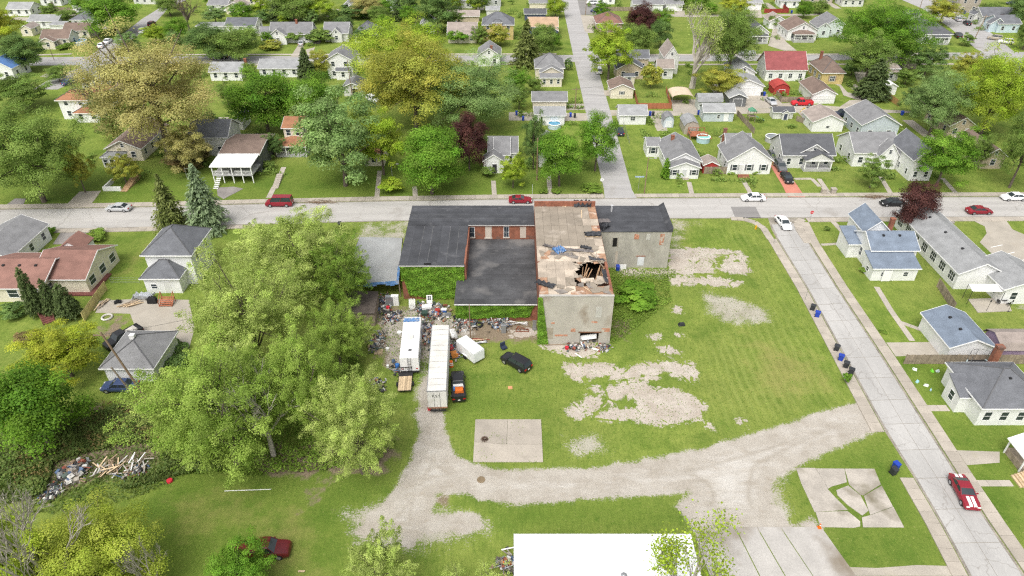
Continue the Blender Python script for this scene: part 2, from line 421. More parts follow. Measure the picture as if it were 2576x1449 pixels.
    gcol = mix(rng(math2('ADD', attr('gdist'), rng(noise(0.5, 6, 0.75, (0.4, 1.6, 1)), 0.3, 0.7, -0.45, 0.45)), 0.35, 1.0, 0, 0.75), gcol, (0.54, 0.52, 0.48))
    gcol = mix(rng(math2('ABSOLUTE', math2('SUBTRACT', attr('gdist'), 0.55), 0), 0.0, 0.09, 0.45, 0.0), gcol, (0.29, 0.255, 0.205))
    gcol = mix(rng(tiny, 0.5, 0.8, 0, 0.22), gcol, (0.27, 0.235, 0.185))
    gcol = mix(rng(fine, 0.58, 0.8, 0, 0.18), gcol, (0.57, 0.55, 0.51))
    gcol = mix(rng(noise(0.8, 4), 0.62, 0.75, 0, 0.5), gcol, (0.31, 0.255, 0.19))
    col = mix(math2('MAXIMUM', gmask, smask), grass, gcol)
    # broken concrete, overgrown from the joints
    ssum = math2('ADD', attr('slab'), rng(noise(0.9, 6, 0.75), 0.25, 0.75, -0.34, 0.34))
    ssum = math2('ADD', ssum, rng(fine, 0.3, 0.7, -0.10, 0.10))
    vor = _n(t, 'ShaderNodeTexVoronoi', feature='DISTANCE_TO_EDGE'); vor.inputs['Scale'].default_value = 0.30; L(pos, vor.inputs['Vector'])
    crack = rng(vor.outputs['Distance'], 0.0, 0.05, -0.45, 0.0)
    ssum = math2('ADD', ssum, math2('MULTIPLY', crack, rng(mid, 0.4, 0.6)))
    slmask = rng(ssum, 0.37, 0.43)
    scol = mix(rng(noise(0.5, 5, 0.6), 0.3, 0.7), (0.37, 0.32, 0.265), (0.49, 0.445, 0.385))
    scol = mix(rng(noise(1.5, 4), 0.60, 0.75, 0, 0.6), scol, (0.30, 0.245, 0.175))
    scol = mix(rng(tiny, 0.6, 0.8, 0, 0.3), scol, (0.2, 0.18, 0.13))
    col = mix(slmask, col, scol)
    L(col, b.inputs['Base Color'])
    bp = _n(t, 'ShaderNodeBump'); bp.inputs['Strength'].default_value = 0.45; bp.inputs['Distance'].default_value = 0.1
    h = math2('ADD', fine, math2('MULTIPLY', tiny, 0.6))
    L(h, bp.inputs['Height']); L(bp.outputs[0], b.inputs['Normal'])
    return m
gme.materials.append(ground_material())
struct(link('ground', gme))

# ================================================================= STREETS
def road_material(name, col, streak=(0.12, 1.6, 1), cracks=0.5, cscale=0.11, patch=0.55):
    m = mat(name, col, 0.92, 0.12, 0.35, 0.08, 9.0, bump=0.15, stretch=streak, rand=0.05)
    t = m.node_tree; b = t.nodes['Principled BSDF']; L = t.links.new
    src = b.inputs['Base Color'].links[0].from_socket
    geo = _n(t, 'ShaderNodeNewGeometry')
    nz = _n(t, 'ShaderNodeTexNoise'); nz.inputs['Scale'].default_value = 0.6; nz.inputs['Detail'].default_value = 5
    L(geo.outputs['Position'], nz.inputs['Vector'])
    ad = _n(t, 'ShaderNodeVectorMath', operation='MULTIPLY_ADD'); ad.inputs[1].default_value = (2.2, 2.2, 0)
    L(nz.outputs['Color'], ad.inputs[0]); L(geo.outputs['Position'], ad.inputs[2])
    vo = _n(t, 'ShaderNodeTexVoronoi', feature='DISTANCE_TO_EDGE'); vo.inputs['Scale'].default_value = cscale
    L(ad.outputs[0], vo.inputs['Vector'])
    r = _n(t, 'ShaderNodeMapRange'); r.inputs['From Min'].default_value = 0.002; r.inputs['From Max'].default_value = 0.010
    r.inputs['To Min'].default_value = cracks; r.inputs['To Max'].default_value = 0
    L(vo.outputs['Distance'], r.inputs['Value'])
    mx = _n(t, 'ShaderNodeMix', data_type='RGBA'); mx.inputs[7].default_value = (0.17, 0.15, 0.125, 1)
    L(r.outputs[0], mx.inputs[0]); L(src, mx.inputs[6])
    n2 = _n(t, 'ShaderNodeTexNoise'); n2.inputs['Scale'].default_value = 0.16; n2.inputs['Detail'].default_value = 6
    L(geo.outputs['Position'], n2.inputs['Vector'])
    r2 = _n(t, 'ShaderNodeMapRange'); r2.inputs['From Min'].default_value = 0.60; r2.inputs['From Max'].default_value = 0.72
    r2.inputs['To Max'].default_value = patch
    L(n2.outputs[0], r2.inputs['Value'])
    m3 = _n(t, 'ShaderNodeMix', data_type='RGBA'); m3.inputs[7].default_value = (0.26, 0.235, 0.205, 1)
    L(r2.outputs[0], m3.inputs[0]); L(mx.outputs[2], m3.inputs[6])
    L(m3.outputs[2], b.inputs['Base Color'])
    return m
M_ROAD = road_material('worn_grey_asphalt', (0.39, 0.375, 0.352), cracks=0.35)
M_ROADF = road_material('far_grey_asphalt', (0.35, 0.34, 0.33), cracks=0.2)
M_ROAD2 = road_material('dark_side_asphalt', (0.23, 0.22, 0.21), cracks=0.1)
M_ROADC = road_material('cracked_road_concrete', (0.395, 0.385, 0.365), (1.2, 0.25, 1), 0.4, 0.2)
M_GUTTER = mat('gutter_grit', (0.26, 0.235, 0.195), 0.95, 0.3, 0.7, 0.3, 6)
M_DRIVE = mat('driveway_concrete', (0.375, 0.34, 0.285), 0.9, 0.12, 0.4, 0.08, 6, rand=0.08, dirt=((0.36, 0.32, 0.26), 0.3, 0.55))
M_DRIVEDK = mat('dark_driveway_asphalt', (0.25, 0.23, 0.215), 0.9, 0.2, 0.4, 0.12, 6)
M_ALLEY = mat('alley_gravel', (0.38, 0.345, 0.29), 0.95, 0.16, 0.25, 0.14, 7, dirt=((0.33, 0.30, 0.22), 0.22, 0.52))
M_REDDRIVE = mat('red_painted_concrete', (0.50, 0.20, 0.14), 0.85, 0.1, 0.5, 0.08, 6)

def strip(name, Lp, Rp, m, z):
    """sheet between two edges with the same number of points"""
    mb = MB(); n = len(Lp)
    vs = [(p[0], p[1], z) for p in Lp] + [(p[0], p[1], z) for p in Rp]
    mb.add(vs, [(i, i + 1, n + i + 1, n + i) for i in range(n - 1)])
    for f in range(len(mb.f)):
        a, b_, c, d = mb.f[f]
        n0 = (Vector(mb.v[b_]) - Vector(mb.v[a])).cross(Vector(mb.v[d]) - Vector(mb.v[a]))
        if n0.z < 0: mb.f[f] = (d, c, b_, a)
    return struct(mb.obj(name, m))
def sheet(name, pts, m, z, thick=None):
    mb = MB()
    a = sum(pts[i][0] * pts[(i + 1) % len(pts)][1] - pts[(i + 1) % len(pts)][0] * pts[i][1] for i in range(len(pts)))
    q = pts if a > 0 else pts[::-1]
    if thick: mb.prism(q, z - thick, z)
    else: mb.add([(p[0], p[1], z) for p in q], [tuple(range(len(q)))])
    return struct(mb.obj(name, m))
tile()
far = [(-60,527),(0,526),(270,522),(392,519.5),(644,512.5),(954,505.5),(1288,500),(1520,498.5),(1600,498),(1932,496.2),(2250,495),(2640,494)]
near = [(-60,579),(0,578),(270,575),(392,572),(644,565),(954,557),(1288,553),(1520,551),(1600,550.5),(1932,549),(2250,547.5),(2640,546)]
FARW, NEARW = P(far), P(near)
strip('main_street', FARW, NEARW, M_ROAD, 0.006)
strip('gutter', [p + Vector((0, 0.0, 0)) for p in FARW], [p - Vector((0, 0.35, 0)) for p in FARW], M_GUTTER, 0.012)
strip('gutter', [p + Vector((0, 0.3, 0)) for p in NEARW], [p for p in NEARW], M_GUTTER, 0.012)
# asphalt patch at the junction
sheet('road_patch', P([(1838,520),(1900,520),(1915,548),(1850,549)]), M_ROAD2, 0.012)
# cross street running toward the viewer at the right
SA_L = P([(1932,549),(1940,575),(1954.5,602),(2029.5,724.5),(2128,905),(2227,1087),(2300,1203),(2367,1317),(2437,1449),(2560,1680)])
SA_R = P([(2026,549),(2012,560),(2037,612),(2107,724.5),(2226,905),(2342,1087),(2407,1190),(2490,1317),(2580,1449),(2740,1680)])
strip('side_street_base', SA_L, SA_R, M_GUTTER, 0.010)
# concrete panels of the side street
def lerp_edge(E, t):
    ds = [0]
    for i in range(len(E) - 1): ds.append(ds[-1] + (E[i + 1] - E[i]).length)
    s = t * ds[-1]
    for i in range(len(E) - 1):
        if s <= ds[i + 1] + 1e-6:
            return E[i].lerp(E[i + 1], (s - ds[i]) / max(ds[i + 1] - ds[i], 1e-6))
    return E[-1].copy()
ssl = struct(link('side_street', None))
npan = 19
for k in range(npan):
    t0, t1 = 0.03 + 0.97 * k / npan, 0.03 + 0.97 * (k + 1) / npan
    a0, a1 = lerp_edge(SA_L, t0), lerp_edge(SA_L, t1); b0, b1 = lerp_edge(SA_R, t0), lerp_edge(SA_R, t1)
    for u0, u1 in ((0.05, 0.5), (0.5, 0.95)):
        e = 0.004
        q = [a0.lerp(b0, u0 + e), a0.lerp(b0, u1 - e), a1.lerp(b1, u1 - e), a1.lerp(b1, u0 + e)]
        dv = (q[3] - q[0]).normalized() * 0.03
        q = [q[0] + dv, q[1] + dv, q[2] - dv, q[3] - dv]
        MB().add([(p.x, p.y, 0.022) for p in q][::-1], [(0, 1, 2, 3)]).obj('road_panel', M_ROADC, ssl)
# street running away at the top
NS_L = P([(1402,-50),(1413,0),(1440,130),(1472,275),(1519,475),(1521,499)])
NS_R = P([(1444,-50),(1453,0),(1492,130),(1533,272),(1590,478),(1602,498)])
strip('north_street', NS_L, NS_R, M_ROADF, 0.014)
# second street parallel to the main one
strip('back_street', P([(-80,146),(200,143),(644,141),(1288,139),(1932,136),(2700,130)]), P([(-80,166),(200,164),(644,160),(1288,157),(1932,153),(2700,147)]), M_ROADF, 0.008)
tile(0, 0)
strip('west_street', P([(1800,-40),(1640,60),(1430,190),(1200,370),(900,560),(780,690),(480,810),(330,900)]), P([(1960,-40),(1700,80),(1560,230),(1300,420),(1180,520),(1100,690),(800,800),(580,900)]), M_ROADF, 0.018)
tile(3, 0)
strip('east_street', P([(1280,-30),(1560,90),(1830,280),(2090,490),(2350,620),(2700,900)]), P([(1620,-30),(1850,90),(2180,280),(2440,490),(2560,590),(2900,830)]), M_ROADF, 0.018)
# alleys and yards
tile()
strip('back_alley', P([(1533,277),(1700,279),(1880,270),(1990,258),(2150,272),(2290,279)]), P([(1536,291),(1700,291),(1880,286),(1990,283),(2150,285),(2290,284)]), M_ALLEY, 0.010)
strip('back_alley', P([(1280,282),(1400,284),(1478,285)]), P([(1280,303),(1400,304),(1485,304)]), M_DRIVE, 0.010)
strip('back_alley', P([(1400,262),(1470,261)]), P([(1405,278),(1474,276)]), M_DRIVE, 0.012)
strip('top_alley', P([(1590,34),(1750,37),(1932,36),(2080,34)]), P([(1590,40),(1750,43),(1932,41),(2080,38)]), M_DRIVE, 0.010)
def drive(pts, m=None, name='driveway', z=0.03): return sheet(name, P(pts), m or M_DRIVE, z)
tile(0, 0)
drive([(590,190),(700,95),(790,95),(720,215)]); drive([(130,175),(280,175),(620,185),(640,230),(130,200)])
drive([(800,580),(670,610),(780,610),(950,560)], z=0.034); drive([(400,770),(580,690),(640,700),(480,780)])
tile(1, 0)
drive([(345,575),(420,460),(480,465),(440,575)]); drive([(500,500),(595,475),(560,560),(520,560)])
tile(2, 0)
drive([(690,150),(860,160),(860,310),(730,318)]); drive([(660,0),(870,0),(930,110),(860,150),(690,150)], M_ROAD2)
drive([(1630,105),(1740,105),(1740,160),(1640,160)]); drive([(2390,90),(2500,90),(2520,180),(2400,180)]); drive([(2150,1085),(2300,960),(2576,950),(2576,1090)], z=0.034)
drive([(1600,1010),(1850,1000),(1880,1130),(1620,1120)], M_ALLEY, z=0.034); drive([(920,910),(1010,910),(1010,965),(935,965)])
tile(3, 0)
drive([(0,460),(60,250),(140,290),(180,420),(290,510),(160,510)]); drive([(0,980),(60,960),(160,1060),(0,1080)], z=0.034); drive([(820,1010),(960,1000),(1090,1060),(900,1110),(700,1090)], M_ALLEY, z=0.034)
drive([(820,590),(1180,590),(1100,840),(900,830)], M_ALLEY); drive([(660,840),(720,870),(760,960),(880,1000),(980,1000),(950,960),(800,930),(730,850)], M_WALK, 'path', 0.036)
tile(0, 1)
drive([(60,615),(150,550),(260,550),(235,615)], M_DRIVEDK, 'driveway', 0.034); drive([(680,600),(800,480),(1020,470),(920,605)], M_DRIVE)
drive([(2180,440),(2350,430),(2450,450),(2250,555),(2190,520)], M_DRIVEDK); drive([(620,880),(760,860),(980,880),(900,1010),(530,1010)], M_DRIVEDK)
drive([(600,860),(1080,840),(1060,870),(620,890)], z=0.036); drive([(1400,835),(1680,830),(1690,862),(1380,862)], z=0.036)
tile(0, 2)
DRV = drive([(1000,130),(1400,110),(1900,120),(1960,400),(1900,620),(1740,600),(1400,500),(1310,260),(960,250)])
tile(3, 1)
drive([(200,535),(150,430),(0,180),(0,110),(140,250),(240,340),(375,535)], M_REDDRIVE); walk_later = P([(265,352),(440,350),(520,430)])
drive([(1870,745),(2380,745),(2460,860),(2576,910),(2700,1000),(2700,1449),(2480,1360),(2300,1150),(2130,990),(2200,900),(2180,830),(2060,770)])
for a_, b_ in (((2240,1042),(2360,1016)), ((2310,1137),(2480,1088)), ((2390,1222),(2580,1165)), ((2480,1312),(2660,1260))):
    A_, B_ = g(*a_), g(*b_); n_ = (B_ - A_).orthogonal().normalized(); n_ = Vector((-(B_ - A_).y, (B_ - A_).x, 0)).normalized() * 0.07
    struct(MB().add([(A_ - n_) + Vector((0, 0, .036)), (B_ - n_) + Vector((0, 0, .036)), (B_ + n_) + Vector((0, 0, .036)), (A_ + n_) + Vector((0, 0, .036))], [(0, 1, 2, 3)]).obj('parking_line', M_TRIM))
drive([(1650,740),(1860,735),(1880,800),(1740,800)], M_DRIVEDK)
tile(3, 2)
drive([(1190,550),(1640,545),(1750,670),(1285,690)])
tile(2, 3)
APR = []
tile()
# concrete apron in front of the white building (four separate slabs)
tile(2, 3)
ap = struct(link('apron', None))
tile()
M_APR = mat('apron_concrete', (0.42, 0.40, 0.37), 0.9, 0.1, 0.4, 0.08, 5, rand=0.06, dirt=((0.22, 0.185, 0.14), 0.16, 0.52))
for xa, xb, ya, yb in ((1740,1848,1805,1935), (1850,1903,1938,2003), (1905,1962,2006,2078), (1964,2066,2080,2190)):
    mb = MB(); mb.prism([(p.x, p.y) for p in P([(xa,1326),(xb,1327),(yb,1500),(ya,1500)])][::-1], -0.05, 0.05); mb.obj('concrete_panel', M_APR, ap)
tile(3, 3)
sheet('gravel_pullout', P([(600,1300),(800,1360),(1100,1370),(1500,1340),(1830,1350),(1900,1449),(700,1449)]), M_ALLEY, 0.03)
sheet('gravel_pullout', P([(1900,185),(2330,200),(2330,310),(2000,335)]), M_ALLEY, 0.03)
# broken slab in pieces, grass in the joints
M_SLABW = mat('weathered_slab', (0.41, 0.375, 0.325), 0.95, 0.14, 0.5, 0.12, 6, bump=0.25, rand=0.06, dirt=((0.17, 0.15, 0.10), 0.22, 0.54))
bs = tag(link('concrete_slab', None), 'broken pale concrete slab in pieces with grass growing in its joints', 'concrete slab')
for q in ([(290,372),(475,374),(560,500),(600,580),(670,655),(790,775),(470,795),(340,520)], [(486,374),(763,376),(788,505),(640,546),(604,568),(568,500)], [(692,592),(806,548),(926,642),(1004,788),(945,835),(800,732),(704,640)], [(777,378),(1065,378),(1128,528),(958,634),(932,628),(822,530)],
          [(968,648),(1140,550),(1250,750),(1030,830),(1012,780)], [(482,812),(640,806),(660,956),(530,955)], [(646,806),(800,802),(922,900),(922,950),(860,962),(666,957)], [(950,862),(1030,842),(1256,762),(1360,958),(960,956)]):
    q = [(x + (x - sum(a for a, _ in q)/len(q))*.035, y + (y - sum(b for _, b in q)/len(q))*.05) for x, y in q]
    mb = MB(); mb.prism([(p.x, p.y) for p in P(q)][::-1], -0.04, 0.06 + random.uniform(-0.015, 0.015)); mb.obj('slab_piece', M_SLABW, bs)
tile()
ps = tag(link('concrete_pad', None), 'square tan concrete pad lying in grass beside the gravel drive', 'concrete pad')
for q in ([(1196,1056),(1277.4,1056),(1274,1118),(1193,1112)], [(1278,1056),(1361,1056),(1364,1118),(1274.6,1118.2)], [(1193,1112.7),(1274,1118.8),(1364,1118.8),(1366,1163),(1190,1163)]):
    mb = MB(); mb.prism([(p.x, p.y) for p in P(q)][::-1], -0.04, 0.09); mb.obj('slab_piece', M_CONC, ps)

# ---------------------------------------------------------------- sidewalks of single slabs
def walk(line, w, z=0.12, L0=1.5, name='sidewalk', m=None, side=0.0):
    root = struct(link(name, None)); m = m or M_CONC
    pts_ = [Vector((p[0], p[1], 0)) for p in line]
    rest = 0.0
    for a, b in zip(pts_[:-1], pts_[1:]):
        d = b - a; n = max(1, round(d.length / L0)); ang = math.atan2(d.y, d.x); l = d.length / n
        me = shared(('slab', round(l, 2), w, z, m.name), lambda: MB().box(-l/2+0.015, l/2-0.015, -w/2, w/2, -0.05, z).mesh('slab', m))
        for i in range(n):
            c = a + d * ((i + 0.5) / n)
            nrm = Vector((-math.sin(ang), math.cos(ang), 0)) * side
            link('slab', me, root, c + nrm, (random.uniform(-0.004, 0.004), random.uniform(-0.003, 0.003), ang))
    return root
FW = [p + Vector((0, 0.95, 0)) for p in FARW]
walk(FW[:8], 1.7); walk(FW[8:], 1.5)
walk([p - Vector((0, 0.8, 0)) for p in NEARW[:5]], 1.3)
walk([p - Vector((0, 0.85, 0)) for p in P([(2026,549),(2250,547.5),(2640,546)])], 1.5)
walk([p + Vector((0.9, 0, 0)) for p in SA_R[1:]], 1.6)
walk([p - Vector((0.95, 0, 0)) for p in SA_L[2:6]], 1.6)
walk([p - Vector((0.95, 0, 0)) for p in SA_L[6:]], 1.6)
# corner kerb by the hydrant
tile(2, 1)
walk(P([(2200,752),(2330,758),(2440,790),(2530,850),(2600,960)]), 1.3, L0=1.2)
tile()
walk(P([(2018,552),(2006,562),(2012,580),(2033,612)]), 1.5, L0=1.0)
walk(P([(2090,552),(2135,600),(2165,640),(2185,662)]), 1.0, 0.05, name='footpath', m=M_WALK)
walk(P([(2066,616),(2132,612)]), 0.7, 0.05, name='footpath', m=M_WALK)
walk(P([(2205,722),(2240,780),(2295,858)]), 0.9, 0.05, name='footpath', m=M_WALK)
walk(P([(2262,810),(2318,830)]), 0.8, 0.05, name='footpath', m=M_WALK)
walk(P([(2335,1027),(2385,1027)]), 1.1, 0.05, name='footpath', m=M_WALK)
walk(P([(2455,1216),(2545,1216)]), 0.9, 0.05, name='footpath', m=M_WALK)
for a in ([(1733,458),(1740,487)], [(1862,440),(1890,490)], [(2215,445),(2240,486)], [(2370,448),(2408,490)], [(1380,440),(1384,490)], [(1241,455),(1244,493)], [(1043,470),(1045,497)], [(955,430),(948,498)], [(2060,450),(2088,490)]):
    walk(P(a), 1.0, 0.05, name='footpath', m=M_WALK)
walk(P([(0,548-14),(0,534)]), 1.0, 0.05, name='footpath', m=M_WALK)
# steps up the lawn to the house with the orange porch roof
walk(P([(676,498),(690,470)]), 1.1, 0.05, name='footpath', m=M_WALK)
tile(1, 1)
sr = tag(link('lawn_steps', None), 'pale concrete steps climbing the lawn behind the red van', 'steps')
for i in range(7):
    p = g(195 + i * 8, 440 - i * 18)
    MB().cbox(p.x, p.y, 0.05 + 0.04 * i, 1.3, 0.8, 0.14 + 0.08 * i).obj('step', M_CONC, sr)
walk(P([(245,320),(280,235)]), 1.1, 0.07, name='footpath', m=M_WALK)
walk(walk_later, 0.9, 0.05, name='footpath', m=M_WALK)
# back-street sidewalks
tile()
for ys, xs in ((138, [(0, 180), (300, 1400), (1500, 2380)]), (163, [(640, 1440), (1500, 2400)])):
    for a, b in xs:
        A, B = g(a, ys + (3 if a < 300 else 0)), g(b, ys - 2)
        struct(MB().add([(A.x, A.y - 0.7, 0.05), (B.x, B.y - 0.7, 0.05), (B.x, B.y + 0.7, 0.05), (A.x, A.y + 0.7, 0.05)], [(0, 1, 2, 3)]).obj('far_sidewalk', M_WALK))
# ================================================================= HOUSES
WALLS = {'white': (0.80, 0.80, 0.79), 'cream': (0.72, 0.66, 0.54), 'tan': (0.55, 0.46, 0.34), 'grey': (0.50, 0.51, 0.51), 'bluegrey': (0.52, 0.57, 0.61),
         'navy': (0.07, 0.09, 0.15), 'yellow': (0.58, 0.45, 0.20), 'pale': (0.66, 0.66, 0.63), 'greygreen': (0.47, 0.52, 0.47), 'brown': (0.30, 0.22, 0.16), 'lightblue': (0.52, 0.62, 0.68),
         'taupe': (0.42, 0.37, 0.31), 'red': (0.42, 0.05, 0.045), 'purple': (0.40, 0.30, 0.42), 'darkgrey': (0.14, 0.145, 0.15), 'mint': (0.62, 0.68, 0.66)}
ROOFS = {'grey': (0.20, 0.20, 0.203), 'light': (0.28, 0.285, 0.285), 'slate': (0.135, 0.14, 0.152), 'dark': (0.095, 0.098, 0.105), 'brown': (0.185, 0.135, 0.11), 'orange': (0.30, 0.145, 0.08),
         'tan': (0.40, 0.28, 0.185), 'red': (0.25, 0.075, 0.075), 'taupe': (0.30, 0.255, 0.225), 'blue': (0.10, 0.20, 0.42), 'bluegrey': (0.165, 0.20, 0.25), 'rust': (0.23, 0.125, 0.10), 'white': (0.75, 0.75, 0.74), 'redbright': (0.40, 0.06, 0.05)}
def wallm(k): return siding('siding_' + k, WALLS[k])
def roofm(k): return shingle('shingle_' + k, ROOFS[k])

def win_mesh(w, h, mull):
    mb = MB(); t = 0.09
    mb.box(-w/2-t, w/2+t, -0.05, 0.02, -t, 0); mb.box(-w/2-t, w/2+t, -0.05, 0.02, h, h+t)
    mb.box(-w/2-t, -w/2, -0.05, 0.02, 0, h); mb.box(w/2, w/2+t, -0.05, 0.02, 0, h)
    mb.box(-w/2, w/2, -0.035, 0.02, h/2-0.03, h/2+0.03)
    for i in range(1, mull): mb.box(-w/2 + w*i/mull-0.03, -w/2 + w*i/mull+0.03, -0.034, 0.02, 0, h)
    return mb
def add_window(parent, x, y, z, w, h, face, mull=1, shutter=None, two=False):
    rz = {'S': 0, 'E': math.pi/2, 'W': -math.pi/2, 'N': math.pi}[face]
    me = shared(('win', round(w, 2), round(h, 2), mull), lambda: win_mesh(w, h, mull).mesh('window', M_TRIM))
    o = link('window', me, parent, (x, y, z), (0, 0, rz))
    if two:
        pm = shared(('pane', round(w, 2), round(h, 2)), lambda: MB().box(-w/2, w/2, -0.012, 0.015, 0, h/2-0.03).mesh('pane', M_GLASS))
        link('pane', pm, o); link('pane', pm, o, (0, 0, h/2+0.03))
    else:
        pm = shared(('pane1', round(w, 2), round(h, 2)), lambda: MB().box(-w/2, w/2, -0.012, 0.015, 0, h).mesh('pane', M_GLASS))
        link('pane', pm, o)
    if shutter:
        sm = shared(('shut', round(h, 2), shutter), lambda: MB().box(-0.17, 0.17, -0.04, 0.02, -0.05, h+0.05).mesh('shutter', mat('shutter_' + shutter, WALLS[shutter], 0.6)))
        for s in (-1, 1): link('shutter', sm, o, (s*(w/2+0.29), 0, 0))
    return o
def add_door(parent, x, y, face, w=0.95, h=2.05, col=(0.7, 0.7, 0.68), z=0.1, nm='door'):
    rz = {'S': 0, 'E': math.pi/2, 'W': -math.pi/2}[face]
    mb = MB(); t = 0.1
    dm = mat('door_%d_%d_%d' % tuple(int(c*100) for c in col), col, 0.5, 0.05)
    mb.box(-w/2, w/2, -0.03, 0.02, 0, h)
    o = mb.obj(nm, dm, parent, (x, y, z)); o.rotation_euler = (0, 0, rz)
    fr = shared(('dframe', w, h), lambda: MB().box(-w/2-t, -w/2, -0.06, 0.02, 0, h+t).box(w/2, w/2+t, -0.06, 0.02, 0, h+t).box(-w/2, w/2, -0.06, 0.02, h, h+t).mesh('door_frame', M_TRIM))
    link('door_frame', fr, o)
    link('handle', shared('dhandle', lambda: MB().cbox(0, -0.05, 1.0, 0.06, 0.05, 0.12).mesh('handle', M_GREYMETAL)), o, (w*0.38, 0, 0))
    return o
def add_garage_door(parent, x, y, face, w=4.6, h=2.1, col='white'):
    rz = {'S': 0, 'E': math.pi/2, 'W': -math.pi/2}[face]
    t = 0.12
    o = MB().box(-w/2-t, -w/2, -0.07, 0.02, 0, h+t).box(w/2, w/2+t, -0.07, 0.02, 0, h+t).box(-w/2, w/2, -0.07, 0.02, h, h+t).obj('garage_door', M_TRIM, parent, (x, y, 0))
    o.rotation_euler = (0, 0, rz)
    pm = shared(('gpanel', w, h, col), lambda: MB().box(-w/2, w/2, -0.03, 0.01, 0.012, h/4-0.012).mesh('panel', wallm(col)))
    for i in range(4): link('panel', pm, o, (0, 0, h/4*i))
    return o

